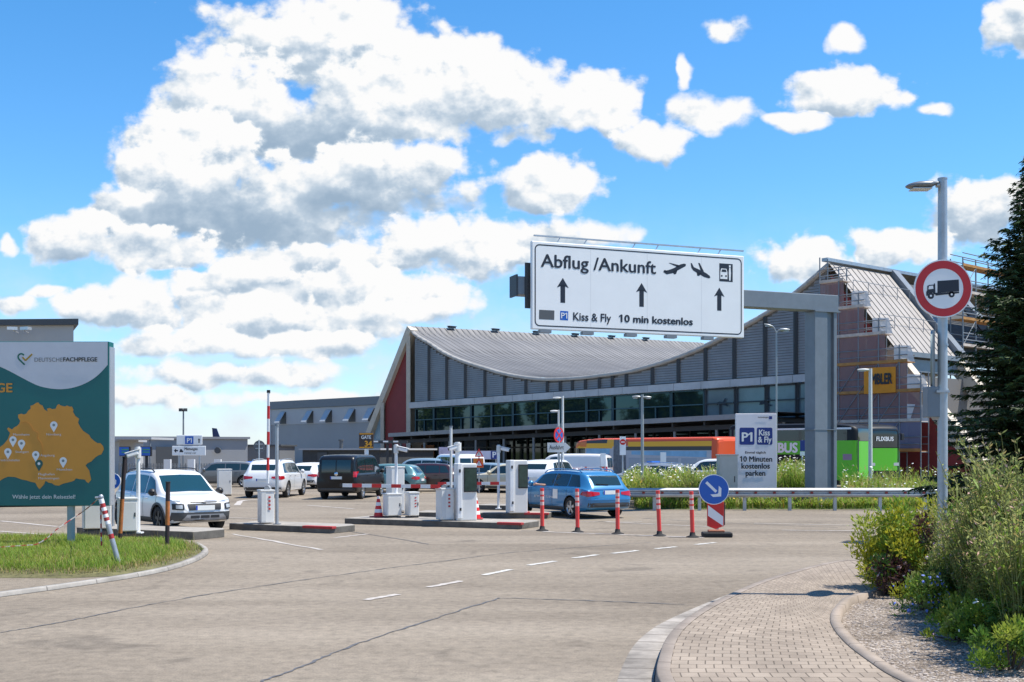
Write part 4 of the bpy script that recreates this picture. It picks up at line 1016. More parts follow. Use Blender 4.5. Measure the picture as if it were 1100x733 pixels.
# white crossover driving out
hd = hdg(214, R(180)+R(25))
c = P(217, 485, 28.8); h = Vector((math.cos(hd), math.sin(hd), 0)); ctr = Vector((c.x, c.y, 0))-h*1.9
GLT = mat('teal_windscreen', (.01, .045, .056), .05, spec=1)
t, b = car('crossover', 'white crossover with black lower bumper driving out past the green billboard', 'car', 'car', ctr, hd, WP, rim=RIMD, clad=DARK, rails=BLACK, hz=(.80, .855), pfz=.655, sillh=.14, mirror=BLACK, ws_glass=GLT, glass=GLT)
W_ = b.W
b.decal('front_cladding', DARK, t, b.q4([(-W_*.46, .33), (W_*.46, .33), (W_*.45, .545), (-W_*.45, .545)]), 'x+', 18, 6, .013)
b.decal('skid_plate', mat('silver_skid_plate', (.3, .3, .31), .4, metal=.3), t, b.q4([(-W_*.34, .36), (W_*.34, .36), (W_*.28, .49), (-W_*.28, .49)]), 'x+', 14, 4, .026)
for x0 in (-.40, -.13, .14): b.decal('air_intake', BLACK, t, b.q4([(x0, .395), (x0+.24, .395), (x0+.24, .465), (x0, .465)]), 'x+', 6, 3, .036)
b.decal('lower_grille', BLACK, t, b.q4([(-.43, .595), (.43, .595), (.46, .755), (-.46, .755)]), 'x+', 12, 4, .014)
for sg in (-1, 1):
    f = b.decal('headlight_bezel', BLACK, t, b.q4([(sg*.55, .60), (sg*.78, .62), (sg*.78, .77), (sg*.55, .755)]), 'x+', 8, 5, .018)
    g_ = b.decal('main_lamp', LAMPW, f, b.q4([(sg*.59, .635), (sg*.72, .645), (sg*.72, .735), (sg*.59, .725)]), 'x+', 6, 4, .024)
b.decal('chrome_strip', CHROME, t, b.q4([(-.6, .80), (.6, .80), (.6, .815), (-.6, .815)]), 'x+', 16, 1, .022)
em = MB(); e = b.cast((6, 0, .80), (-1, 0, 0))[0]
for dz in (.0, .05): em.prism([e+Vector((.03, -.07, dz-.03)), e+Vector((.03, 0, dz+.01)), e+Vector((.03, .07, dz-.03)), e+Vector((.03, 0, dz-.012))], (.012, 0, 0))
em.build('emblem', CHROME, t)
# blue estate at the ticket machine
MB_BLUE = paint('bright_blue_car_paint', (.035, .195, .40), .2)
hd = hdg(610, R(33)); h = Vector((math.cos(hd), math.sin(hd), 0))
c = G(656, 557.5); ctr = c + h*2.45 
t, b = car('estate', 'bright blue estate car stopped beside the ticket machine, driver window open', 'car', 'car', ctr, hd, MB_BLUE, rails=MB_BLUE, pz=.82, clad=None)
BLUECAR, BLUEB = t, b
b.decal('chrome_strip', CHROME, t, b.q4([(-.58, .905), (.58, .905), (.58, .93), (-.58, .93)]), 'x-', 12, 1, .02)
b.decal('bumper_trim', mat('blue_trim', (.03, .22, .55), .3), t, b.q4([(-.8, .60), (.8, .60), (.8, .635), (-.8, .635)]), 'x-', 14, 2, .014)
wip = MB(); w0 = b.cast((-6, 0, 1.06), (1, 0, 0))[0]; w1 = b.cast((-6, .42, 1.08), (1, 0, 0))[0]; wip.bar(w0+Vector((-.03, 0, 0)), w1+Vector((-.03, 0, 0)), .025); wip.build('rear_wiper', BLACK, t)
pnl = b.cast((b.x(.36), 3, .72), (0, -1, 0))[0]
MB().box((b.x(.36), pnl.y+.004, .74), (.28, .006, .30)).build('square_sticker', PLATE, t)
ox = b.cast((b.x(.56), 3, .62), (0, -1, 0))[0]
glyphs('door_lettering', PLATE, t, (b.x(.62), ox.y+.01, .60), (-1, 0, 0), 1.15, .10, 13)
# others
def park(kind, px, Y, rel, col, label, cat='car', name='car', **k):
    hd = hdg(px, rel); c = P(px, 485, Y); return car(kind, label, cat, name, (c.x, c.y, 0), hd, col, **k)
park('suv', 297, 52.3, R(-15), WP, 'large white SUV seen from behind, left of the raised barrier arm', rails=CHROME, plate_txt=1, clad=None)
t, b = park('van', 379, 50.8, R(-17), BP, 'black passenger van seen from behind, past the lowered barrier arm', 'van', 'van', mirror=BLACK)
em = MB(); em.lathe([(.085, 0), (.085, -.015), (.001, -.02)], (b.cast((-6, 0, 1.12), (1, 0, 0))[0].x-.004, 0, 1.12), 'X', 20); em.build('emblem', CHROME, t)
park('hatch', 340, 64, R(-24), WP, 'small white hatchback between the white SUV and the black van')
park('hatch', 412, 57, R(70), TEAL, 'pale green hatchback half hidden behind the tall white cabinet')
park('suv', 452, 64, R(62), LBL, 'pale blue people carrier, side on, behind the horizontal barrier arm')
park('van', 490, 63, R(20), WP, 'small white delivery van with plain rear doors behind the grey-screened ticket machine', 'van', 'van')
park('hatch', 452, 59, R(84), MRN, 'dark low car showing between the cabinets of the middle island')
park('estate', 516, 60, R(50), LBL, 'silver-blue car behind the pair of warning triangles')
park('estate', 548, 57, R(65), TAXI, 'ivory taxi behind the second ticket machine', 'taxi', 'taxi')
park('suv', 592, 55, R(-20), WP, 'white SUV with red rear lights in front of the white delivery van')
t, b = park('van', 612, 66, R(75), WP, 'long white delivery van with red side lettering behind the blue estate', 'van', 'van', blind=WP)
glyphs('side_lettering', RED, t, (b.x(.42), b.W/2+.012, .93), (-1, 0, 0), 1.3, .28, 7)
t, b = park('estate', 694, 56, R(68), SP, 'silver patrol car with blue and yellow side blocks and a roof light bar', 'police car', 'police_car', rails=CHROME)
b.decal('side_stripe', BLUE, t, b.q4([(b.x(.06), .60), (b.x(.92), .60), (b.x(.92), .80), (b.x(.06), .82)]), 'y+', 22, 3, .012)
YEL = mat('reflective_yellow', (.75, .5, .05), .5)
for u in (.1, .27, .44, .61): b.decal('reflective_block', YEL, t, b.q4([(b.x(u), .61), (b.x(u+.08), .61), (b.x(u+.08), .70), (b.x(u), .70)]), 'y+', 6, 2, .02)
lb_ = MB(); lb_.box((b.x(.42), 0, 1.56), (.3, 1.1, .1)); lb_.build('light_bar', BLUE, t, bevel=.03)
park('suv', 765, 59, R(80), WP, 'white car behind the flowering strip, below the coloured bus')
park('hatch', 268, 70, R(85), BLUE, 'blue and white car behind the picket fence, left of the white SUV')
park('hatch', 35, 43, R(88), GREYP, 'dark car whose wheels show beneath the green billboard')
park('estate', 236, 66, R(80), GREYP, 'dark estate behind the square white cabinet left of the SUV')
# driver of the blue car (reaching out to the machine)
SKIN = mat('skin', (.50, .29, .20), .55)
SHIRT = mat('dark_shirt', (.03, .035, .06), .8)
HAIR = mat('dark_hair', (.03, .02, .012), .8)
def seated_driver():
    t0 = thing('person', 'driver in a dark shirt reaching a bare forearm out of the blue estate', 'person', BLUECAR.location, BLUECAR.rotation_euler.z)
    sx, sy = b0.x(.47), .38
    pts = {'pelvis': (sx, sy, .52), 'waist': (sx-.04, sy, .70), 'chest': (sx-.09, sy, .95), 'neck': (sx-.10, sy, 1.12), 'head': (sx-.08, sy, 1.24), 'crown': (sx-.08, sy, 1.34),
           'sl': (sx-.08, sy+.19, 1.04), 'el': (sx+.16, sy+.42, .99), 'wl': (sx+.30, sy+.66, 1.02), 'hl': (sx+.33, sy+.72, 1.03),
           'sr': (sx-.08, sy-.19, 1.04), 'er': (sx+.12, sy-.25, .84), 'wr': (sx+.36, sy-.16, .92), 'hr': (sx+.42, sy-.14, .94),
           'kl': (sx+.42, sy+.10, .62), 'al': (sx+.66, sy+.10, .30), 'kr': (sx+.42, sy-.12, .62), 'ar': (sx+.66, sy-.12, .30), 'fl': (sx+.8, sy+.1, .28), 'fr': (sx+.8, sy-.12, .28)}
    rad = {'pelvis': .15, 'waist': .13, 'chest': .15, 'neck': .06, 'head': .095, 'crown': .07, 'sl': .065, 'el': .045, 'wl': .03, 'hl': .04, 'sr': .065, 'er': .045, 'wr': .03, 'hr': .035, 'kl': .07, 'al': .045, 'kr': .07, 'ar': .045, 'fl': .04, 'fr': .04}
    for i in range(4):
        a = (i-1.5)*.022; L_ = (.08, .09, .085, .07)[i]
        pts['f%da' % i] = (sx+.37, sy+.755+a*.6, 1.035-a); pts['f%db' % i] = (sx+.37+L_*.55, sy+.755+a*.6+L_*.4, 1.03-a); rad['f%da' % i] = .011; rad['f%db' % i] = .008
    pts['th'] = (sx+.37, sy+.70, 1.075); rad['th'] = .011
    ed = [('pelvis','waist'),('waist','chest'),('chest','neck'),('neck','head'),('head','crown'),('chest','sl'),('sl','el'),('el','wl'),('wl','hl'),('chest','sr'),('sr','er'),('er','wr'),('wr','hr'),('pelvis','kl'),('kl','al'),('al','fl'),('pelvis','kr'),('kr','ar'),('ar','fr'),('hl','th')] + [('hl','f%da' % i) for i in range(4)] + [('f%da' % i,'f%db' % i) for i in range(4)]
    ks = list(pts); me = bpy.data.meshes.new('body'); me.from_pydata([pts[k] for k in ks], [(ks.index(a), ks.index(b)) for a, b in ed], [])
    me.materials.append(SKIN); o = link('body', me, t0); 
    sk = o.modifiers.new('skin', 'SKIN'); o.modifiers.new('sub', 'SUBSURF').levels = 1; o.modifiers['sub'].render_levels = 2
    ly = me.skin_vertices[0] if me.skin_vertices else None
    if ly is None:
        bm = bmesh.new(); bm.from_mesh(me); bm.verts.layers.skin.verify(); bm.to_mesh(me); bm.free(); ly = me.skin_vertices[0]
    for i, k in enumerate(ks):
        ly.data[i].radius = (rad[k], rad[k]); ly.data[i].use_root = (k == 'pelvis')
    s_ = MB(); s_.tube([Vector(pts['sl']), Vector(pts['sl']).lerp(Vector(pts['el']), .8)], [.085, .07], 12); s_.lathe([(.16, .48), (.165, .7), (.19, .95), (.13, 1.07), (.07, 1.1)], (sx-.07, sy, 0), 'Z', 14); s_.build('shirt', SHIRT, t0)
    h_ = MB(); h_.lathe([(.11, 1.24), (.115, 1.3), (.09, 1.37), (.01, 1.40)], (sx-.10, sy, 0), 'Z', 14); h_.build('hair', HAIR, t0)
b0 = BLUEB; seated_driver()
# ---------------------------------------------------------------- buses
def bus_body(L, W, Hh, z0=.32, rf=.5, rr=.35, top_r=.22):
    """rounded coach shell: returns MB in local coordinates, front = +x"""
    us = [0, .004, .012, .03, .06] + [.1+.8*i/10 for i in range(11)] + [.94, .97, .988, .996, 1]; rows = []
    for u in us:
        x = (u-.5)*L; e = min(u*L/rr, (1-u)*L/rf, 1); k = math.sqrt(max(0, 1-(1-e)**2)); wy = W/2*(.86+.14*k); zt = Hh-.26*(1-k)-(.16*(1-min(1, (1-u)*L/1.6)) if u > .5 else 0)
        h = [(0, z0), (wy*.97, z0), (wy, z0+.08), (wy, 1.2), (wy, zt*.6), (wy*.985, zt-top_r), (wy*.95, zt-top_r*.4), (wy*.86, zt-.03), (wy*.5, zt), (0, zt+.01)]
        rows.append([Vector((x, y, z)) for y, z in h]+[Vector((x, -y, z)) for y, z in h[-2:0:-1]])
    n = len(rows[0]); m = MB(); vs = [p for r in rows for p in r]
    m.add(vs, [(i*n+j, i*n+(j+1) % n, (i+1)*n+(j+1) % n, (i+1)*n+j) for i in range(len(rows)-1) for j in range(n)], 0, True)
    m.add(rows[0], [tuple(range(n))]); m.add(rows[-1], [tuple(range(n))[::-1]])
    return m
class BusBody(Body):
    def __init__(s, mb, L, W):
        s.L, s.W = L, W; bm = bmesh.new(); bv = [bm.verts.new(v) for v in mb.v]
        for f in mb.f: bm.faces.new([bv[i] for i in f])
        bmesh.ops.triangulate(bm, faces=bm.faces[:]); s.bvh = BVHTree.FromBMesh(bm); bm.free()
def bus(label, p_front, p_back, W, Hh, m, name='bus', group=None, L=None):
    a, b = Vector(p_front), Vector(p_back); d = a-b; L = L or d.length; d.normalize(); c = a-d*L/2
    t = thing(name, label, 'bus', (c.x, c.y, 0), math.atan2(d.y, d.x), group)
    mb = bus_body(L, W, Hh); bb = BusBody(mb, L, W); mb.build('body', m, t, fixn=True, sharp=40)
    for x in (-L*.5+2.6, L*.5-2.4):
        for sg in (-1, 1): wheel(t, x, sg*(W/2-.14), .48, RIMS, .28, 8)
    return t, bb, L
BG = mat('coach_window', (.012, .015, .018), .05, spec=.7)
# colourful city bus in front of the canopy
BW = mat('pale_grey_bus_side', (.42, .45, .50), .35, var=.12, vscale=.6)
BYEL = mat('bus_yellow', (.80, .42, .02), .35); BRED = mat('bus_red', (.66, .085, .02), .35); BORA = mat('bus_orange', (.70, .17, .02), .35); BSKY = mat('bus_sky_blue', (.20, .42, .62), .35, var=.2, vscale=1); BNAV = mat('bus_navy', (.03, .06, .22), .35)
pb_, pf_ = P(786, 485, 65.0), P(632, 485, 75.5)
t, bb, L = bus('city bus with yellow and red roof band and blue sky pattern parked under the canopy', pf_, pb_, 2.5, 2.95, BRED)
X = lambda u: (u-.5)*L
sd = 'y+'
def strip_(nm, m, u0, u1, za, zb_, zc, zd, off=.012, n=14, ax=sd): return bb.decal(nm, m, t, bb.q4([(X(u0), za), (X(u1), zb_), (X(u1), zc), (X(u0), zd)]), ax, n, 3, off)
strip_('pale_side', BW, .03, .985, .45, .45, 2.45, 2.45, .008, 22); strip_('roof_band', BRED, .03, .585, 2.62, 2.62, 2.9, 2.9); strip_('yellow_band', BYEL, .03, .585, 2.40, 2.40, 2.70, 2.70, .016); strip_('yellow_band', BYEL, .70, .985, 2.28, 2.28, 2.62, 2.62); strip_('yellow_arch', BYEL, .69, .74, 2.4, 2.4, 2.86, 2.86, .016); strip_('yellow_arch', BORA, .90, .95, 2.4, 2.4, 2.84, 2.86, .016)
strip_('dark_roof_band', DARK, .74, .90, 2.62, 2.62, 2.9, 2.86); strip_('front_arc', BORA, .94, .985, 2.56, 2.3, 2.55, 2.8, .016)
strip_('grey_band', DARK, .03, .60, 2.16, 2.16, 2.4, 2.4)
strip_('sky_pattern', BSKY, .06, .56, 1.75, 1.9, 2.12, 2.12, .012); strip_('sky_pattern', BSKY, .72, .9, 1.8, 1.6, 2.3, 2.3, .012); strip_('banner_stripe', BNAV, .72, .86, 1.55, 1.25, 1.55, 1.95, .02)
strip_('joint_bellows', mat('bellows_grey', (.14, .16, .18), .8, var=.3, vscale=4), .60, .69, .5, .5, 2.82, 2.82, .03)
strip_('rear_red_band', BRED, .0+.002, .03, .5, .5, 2.75, 2.75, .02); strip_('front_window', BG, .91, .99, 1.1, 1.1, 2.3, 2.3, .02)
bb.decal('windscreen', BG, t, bb.q4([(-1.1, 1.0), (1.1, 1.0), (1.05, 2.4), (-1.05, 2.4)]), 'x+', 8, 5, .012)
bb.decal('rear_panel', BRED, t, bb.q4([(-1.1, .5), (1.1, .5), (1.1, 2.6), (-1.1, 2.6)]), 'x-', 8, 5, .012)
for k_ in range(4): 
    u = .12+k_*.12; strip_('window', mat('pale_bus_window', (.30, .36, .44), .15), u, u+.1, 1.15, 1.15, 1.7, 1.7, .014, 6)
# green coaches
CBLK = mat('coach_black', (.012, .013, .015), .5, spec=.25)
GRN = mat('coach_green', (.10, .46, .012), .4)
t, bb, L = bus('green and black intercity coach, side on, with large white lettering', P(929, 485, 64.5), P(792, 485, 69.5), 2.5, 3.75, CBLK, group='green intercity coaches')
X = lambda u: (u-.5)*L
for ax in ('y+', 'y-'):
    strip_('window_band', BG, .02, .93, 2.7, 2.7, 3.42, 3.42, .012, 18, ax)
    strip_('roof_rail', mat('pale_roof_line', (.7, .72, .74), .4), .1, .96, 3.36, 3.36, 3.46, 3.46, .03, ax=ax)
    strip_('green_side_band', GRN, .03, .60, 1.92, 1.92, 2.70, 2.70, .014, ax=ax)
    strip_('green_swoosh', GRN, .60, .665, 1.92, 2.25, 2.36, 2.70, .014, ax=ax)
    strip_('green_tail', GRN, .835, .998, .45, .45, 2.72, 2.72, .014, ax=ax)
bb.decal('green_nose', GRN, t, bb.q4([(-1.2, .5), (1.2, .5), (1.17, 2.68), (-1.17, 2.68)]), 'x+', 8, 5, .012)
text('side_lettering', 'FLIXBUS', WHITE, t, (X(.235), -1.275, 2.04), (1, 0, 0), UP, width=2.65, height=.56, bold=.05, world=False)
text('side_lettering', 'FLIXBUS', WHITE, t, (X(.50), 1.275, 2.04), (-1, 0, 0), UP, width=2.75, height=.56, bold=.05, world=False)
strip_('tail_grille', mat('mauve_plate', (.25, .18, .26), .6), .90, .965, 1.6, 1.6, 1.95, 1.95, .02, ax='y-')
bb.decal('front_window', BG, t, bb.q4([(-1.1, 2.7), (1.1, 2.7), (1.0, 3.4), (-1.0, 3.4)]), 'x+', 8, 5, .012)
cf = Vector(P(950, 485, 69.5)); cf.z = 0
t, bb, L = bus('second green coach facing the camera with a dark destination window above its green nose', cf, cf+Vector((-.34, .94, 0))*10, 2.5, 3.85, CBLK, group='green intercity coaches')
X = lambda u: (u-.5)*L
for ax in ('y+', 'y-'): bb.decal('window_band', BG, t, bb.q4([(X(.02), 1.7), (X(.97), 1.7), (X(.97), 3.5), (X(.02), 3.5)]), ax, 14, 4, .012)
bb.decal('windscreen', BG, t, bb.q4([(-1.14, 2.35), (1.14, 2.35), (1.1, 3.5), (-1.1, 3.5)]), 'x+', 10, 6, .012)
bb.decal('green_nose', GRN, t, bb.q4([(-1.14, .9), (1.14, .9), (1.12, 2.3), (-1.12, 2.3)]), 'x+', 10, 4, .012)
fx = bb.cast((30, 0, 2.9), (-1, 0, 0))[0]
text('front_lettering', 'FLIXBUS', WHITE, t, (fx.x+.06, -.65, 2.75), (0, 1, 0), UP, width=1.3, height=.26, bold=.04, world=False)
for sg in (-1, 1):
    m = MB(); m.box((L/2+.05, sg*1.32, 3.0), (.12, .22, .4)); m.bar((L/2-.2, sg*1.2, 3.2), (L/2+.05, sg*1.32, 3.2), .05); m.build('mirror', BLACK, t, bevel=.03)
    bb.decal('headlight', LAMPW, t, bb.q4([(sg*.7, 1.2), (sg*1.08, 1.2), (sg*1.08, 1.4), (sg*.7, 1.38)]), 'x+', 5, 3, .016)
# ---------------------------------------------------------------- kerbed islands
def island(label, pts, h=.15, red=None):
    c = sum((Vector((p.x, p.y, 0)) for p in pts), Vector())/len(pts)
    t = thing('traffic_island', label, 'traffic island', tuple(c))
    m = MB(); m.prism([Vector((p.x, p.y, -.01)) for p in pts], UP*(h+.01)); m.m = [0, 0]+[1]*(len(m.f)-2); m.build('kerbed_slab', [CONC, CONCD], t, True, bevel=.02, fixn=True)  # side faces get the tone with shade painted in
    for (a, b) in (red or []):
        d = (b-a).normalized(); n = Vector((d.y, -d.x, 0)); q = MB()
        q.prism([a+n*.012, b+n*.012, b-n*.18, a-n*.18], (0, 0, .065)); 
        for i in range(len(q.v)): q.v[i].z += h-.055
        q.build('red_kerb_edge', REDW, t, True, bevel=.012, fixn=True)
    return t
def quad_island(a, b, depth, nose=.25):
    d = (b-a).normalized(); n = Vector((-d.y, d.x, 0))
    return [a, b-d*nose*.3, b+n*depth*.3, b+n*depth*.8, b+n*depth-d*nose, a+n*depth]
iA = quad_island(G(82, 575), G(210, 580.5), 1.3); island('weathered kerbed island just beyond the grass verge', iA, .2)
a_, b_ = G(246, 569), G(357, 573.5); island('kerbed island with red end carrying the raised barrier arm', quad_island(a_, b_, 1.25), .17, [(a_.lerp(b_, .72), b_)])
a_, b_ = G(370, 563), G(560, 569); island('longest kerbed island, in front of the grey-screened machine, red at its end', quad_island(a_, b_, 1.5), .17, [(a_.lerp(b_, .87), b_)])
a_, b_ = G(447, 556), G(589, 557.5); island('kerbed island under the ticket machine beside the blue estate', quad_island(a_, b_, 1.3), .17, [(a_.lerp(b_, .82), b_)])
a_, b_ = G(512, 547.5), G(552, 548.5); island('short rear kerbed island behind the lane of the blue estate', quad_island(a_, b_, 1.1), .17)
IZ = .17
def onisl(px, py): return G(px, py, IZ)
CABW = mat('cabinet_white', (.72, .71, .68), .45, var=.06, vscale=2); CABG = mat('cabinet_grey', (.30, .31, .32), .5)
MARKR = mat('marking_red', (.45, .03, .03), .5)
def cabinet(label, px0, px1, py_top, py_base, depth=.45, z0=IZ, rz=R(26), name='control_cabinet', hazard=False, doors=1, mtl=None):
    c = G((px0+px1)/2, py_base, z0); sc_ = c.y/F; w = (px1-px0)*sc_*.95-.24*depth; h = (py_base-py_top)*sc_
    t = thing(name, label, 'cabinet', (c.x, c.y+depth/2, z0), rz)
    MB().box((0, 0, h/2+.03), (w, depth, h-.06)).build('housing', mtl or CABW, t, bevel=.018)
    MB().box((0, 0, h-.0), (w+.03, depth+.03, .045)).build('lid', CREAMW, t, bevel=.01)
    MB().box((0, 0, .02), (w-.03, depth-.03, .04)).build('plinth', DARK, t)
    for i in range(doors):
        dw = w/doors; x = -w/2+dw*(i+.5)
        d = MB().box((x, -depth/2-.006, h*.5), (dw-.05, .012, h-.16)).build('door', CREAMW, t, bevel=.004)
        MB().box((x+dw*.36, -depth/2-.016, h*.55), (.025, .016, .09)).build('lock', BLACK, d)
    if hazard:
        for k in range(4):
            m = MB(); z = h*.42+k*h*.115; m.prism([(w*.02, -depth/2-.016, z), (w*.2, -depth/2-.016, z+.02), (w*.2, -depth/2-.016, z+h*.07), (w*.02, -depth/2-.016, z+h*.05)], (0, .003, 0)); m.build('red_mark', MARKR, t)
    return t, w, h, depth
cabinet('long white double-door cabinet standing on the weathered island behind the billboard post', 82, 117, 534, 571, .5, .2, doors=1)
cabinet('white cabinet with pale lid on the weathered island, right next to the twin white cabinet', 120, 145, 536, 574, .5, .2)
cabinet('square white cabinet between the white crossover and the white SUV', 230, 248.5, 504.5, 533, .6, 0, R(20))
cabinet('tall white cabinet rising behind the barrier camera', 413.5, 434, 502, 551.5, .45)
cabinet('low white barrier housing left of the camera pole, on the longest island', 410, 431, 531, 556.5, .4)
cabinet('low white cabinet with red marks right of the camera pole', 434, 449.5, 529.5, 556.5, .4, hazard=True)
def barrier(label, px0, px1, py_top, py_base, arm, raised, rz=R(26), armlab=None, n=9):
    c = G((px0+px1)/2, py_base, IZ); s = c.y/F; w, d, h = (px1-px0)*s*.95-.1, .42, (py_base-py_top)*s
    t = thing('barrier', label, 'barrier', (c.x, c.y+d/2, IZ), 0)
    M_ = Matrix.Rotation(rz, 4, 'Z')
    MB().box(None, (w, d, h-.05), M=M_ @ Matrix.Translation((0, 0, h/2))).build('housing', CABW, t, bevel=.02)
    MB().box(None, (w+.03, d+.03, .05), M=M_ @ Matrix.Translation((0, 0, h-.01))).build('lid', CREAMW, t, bevel=.012)
    sd = MB().box(None, (w*.34, .012, h*.86), M=M_ @ Matrix.Translation((-w*.3, -d/2-.006, h*.5))).build('side_door', CREAMW, t)
    for k in range(4): MB().box(None, (w*.16, .006, h*.055), M=M_ @ Matrix.Translation((w*.12, -d/2-.012, h*(.45+.115*k)))).build('red_mark', MARKR, t)
    piv = Vector((0.05, -.0, h+.06)) if raised else Vector((0, -.1, h+.05))
    m = MB(); m.cyl(piv+Vector((0, -.1, 0)), piv+Vector((0, .1, 0)), .065, n=16); m.box(piv+Vector((0, 0, -.05)), (.16, .16, .12)); m.build('hub', CABG, t)
    d_ = Vector(arm).normalized(); L = Vector(arm).length; a = MB()
    side = Vector((0, 1, 0)) if abs(d_.z) < .7 else Vector((0, 1, 0))
    for k in range(n):
        p0, p1 = piv+d_*(.12+L*k/n), piv+d_*(.12+L*(k+1)/n)
        if abs(d_.z) > .7: a.bar(p0, p1, .10, .05, mi=k % 2)
        else: a.bar(p0, p1, .05, .10, mi=(k+1) % 2)
    a.bar(piv+d_*(.12+L), piv+d_*(.2+L), .08, .08, mi=2)
    a.build('arm', [WHITE, RED, BLACK], t)
    return t
barrier('barrier with its red-banded white arm raised upright, on the red-ended island', 274, 293.5, 527, 563, (0.02, 0, 2.42), True, n=7)
barrier('barrier with its red and white arm lowered to the left, beside the grey-screened machine', 467.5, 487, 525, 559.5, (-2.75, .15, .03), False, n=10)
# far lane barrier arm
c = G(556, 545, 0); 
barrier('rear barrier partly hidden by the ticket machine, its arm lowered towards the camera pole', 552, 566, 521, 548.5, (-2.6, .25, -.02), False, n=9)
def ticket(label, px0, px1, py_top, py_base, scr, rz=R(14)):
    c = G((px0+px1)/2, py_base, IZ); s = c.y/F; w, d, h = (px1-px0)*s*.93, .5, (py_base-py_top)*s
    t = thing('ticket_machine', label, 'ticket machine', (c.x, c.y+d/2, IZ), rz)
    MB().box((0, 0, h/2), (w, d, h)).build('housing', CABW, t, bevel=.03)
    MB().box((-w*.37, -d/2-.02, h*.52), (w*.24, .05, h*.97)).build('front_column', WHITE, t, bevel=.02)
    s0, s1, z0, z1 = scr
    sp_ = MB().box((w*(s0+s1)/2, -d/2-.012, h*(z0+z1)/2), (w*(s1-s0), .03, h*(z1-z0))).build('screen_bezel', BLACK, t, bevel=.01)
    MB().box((w*(s0+s1)/2, -d/2-.03, h*(z0+z1)/2), (w*(s1-s0)*.86, .008, h*(z1-z0)*.9)).build('screen', mat('dark_screen', (.035, .06, .05), .12, var=.3, vscale=6), sp_)
    MB().box((-w*.37, -d/2-.05, h*.87), (.05, .012, .09)).build('card_slot', BLACK, t); MB().box((-w*.33, -d/2-.05, h*.2), (.05, .012, .08)).build('lock', BLACK, t)
    return t
ticket('white ticket machine with a large grey-green screen on the longest island', 487.5, 511, 498, 559.5, (-.16, .5, .5, .93))
ticket('white ticket machine with dark screen at the blue estate\'s driver window', 544, 566, 494.5, 551.5, (-.02, .5, .47, .92))
def camera_pole(label, px, py_top, py_base, z0, aim=(1, -.25, -.22), r=.045, head_dx=.18, twin=False):
    c = G(px, py_base, z0); s = c.y/F; h = (py_base-py_top)*s
    t = thing('camera_pole', label, 'camera', (c.x, c.y, z0))
    m = MB(); m.cyl((0, 0, 0), (0, 0, h), r, n=12); m.box((0, 0, .015), (.2, .2, .03)); m.build('pole', WHITE if r < .08 else CREAMW, t)
    for q in ([1, -1] if twin else [1]):
        d = Vector((aim[0]*q, aim[1], aim[2])).normalized(); p = Vector((.05*q, -.05, h-.12))
        b = MB(); b.cyl((0, -.02, h-.02), (0, -.02, h-.26), r*1.6, n=12); b.cyl(Vector((0, 0, h-.1)), p+d*.06, .035); b.build('bracket', CREAMW, t)
        b = MB(); b.bar(p+d*.04, p+d*.32, .12, .10); hd_ = b.build('camera_housing', WHITE, t, bevel=.025)
        b = MB(); b.bar(p+d*.0+UP*.07, p+d*.35+UP*.07, .14, .012); b.build('sun_hood', WHITE, hd_)
        b = MB(); b.cyl(p+d*.32, p+d*.335, .04); b.build('lens', BLACK, hd_)
    return t
camera_pole('white surveillance camera on a pole in front of the tall white cabinet', 425.5, 477.5, 556, IZ)
camera_pole('white camera on a thick white post beside the grey-screened ticket machine', 491.5, 475, 557.5, IZ, (-1, -.3, -.3), .07)
camera_pole('white surveillance camera on a thin pole behind the lane of the blue estate', 535.5, 478, 547, IZ)
camera_pole('white camera on a thin cream post in front of the white crossover', 148.5, 480, 573, .2, (-1, -.5, -.35))
def plain_post(label, px, py_top, py_base, r, z0=IZ, m_=None, name='post', cap=True):
    c = G(px, py_base, z0); h = (py_base-py_top)*c.y/F; t = thing(name, label, 'post', (c.x, c.y, z0))
    m = MB(); m.cyl((0, 0, 0), (0, 0, h), r, n=12); m.build('shaft', m_ or CREAMW, t)
    m = MB(); m.box((0, 0, .012), (r*4, r*4, .024)); m.build('foot_plate', STEELD, t)
    if cap: m = MB(); m.cyl((0, 0, h), (0, 0, h+.05), r*1.25, n=12); m.build('cap', STEELD, t)
    return t
plain_post('slim grey height-bar post right of the raised barrier arm', 297.5, 458, 563.5, .045, m_=STEEL)
plain_post('thin tall pale post rising above the lowered barrier arm', 484.5, 459.5, 556, .04)
plain_post('short pale reflective post in front of the pale blue people carrier', 457, 488, 526, .16, 0, m_=WHITE, name='bollard_sign') if False else None
# ---------------------------------------------------------------- traffic cones
def cone_proto(label, pos, s=1.0):
    t = thing('traffic_cone', label, 'traffic cone', pos, 0, 'traffic cones on the islands')
    m = MB(); h = .62; pr = [(.135, .035), (.03, h)]
    rr = lambda z: lerp(.135, .03, (z-.035)/(h-.035))
    zs = [.035, .14, .24, .34, .44, .54, h]
    for i in range(6): m.lathe([(rr(zs[i]), zs[i]), (rr(zs[i+1]), zs[i+1])], n=20, mi=i % 2)
    m.cyl((0, 0, h), (0, 0, h+.004), .03, n=16); m.build('cone', [RED, WHITE], t)
    b = MB(); b.box((0, 0, .018), (.38, .38, .036)); b.build('base', REDW, t, bevel=.012)
    return t
cp = cone_proto('traffic cone standing right of the grey-screened ticket machine', tuple(onisl(511.5, 558)))
for p, l in ((onisl(561, 550.6), 'traffic cone in front of the ticket machine at the blue estate'), (onisl(406.5, 555.8), 'traffic cone half hidden left of the low white barrier housing')):
    c_ = copy_tree(cp); c_.location = p; c_['label'] = l; c_.rotation_euler.z = random.random()
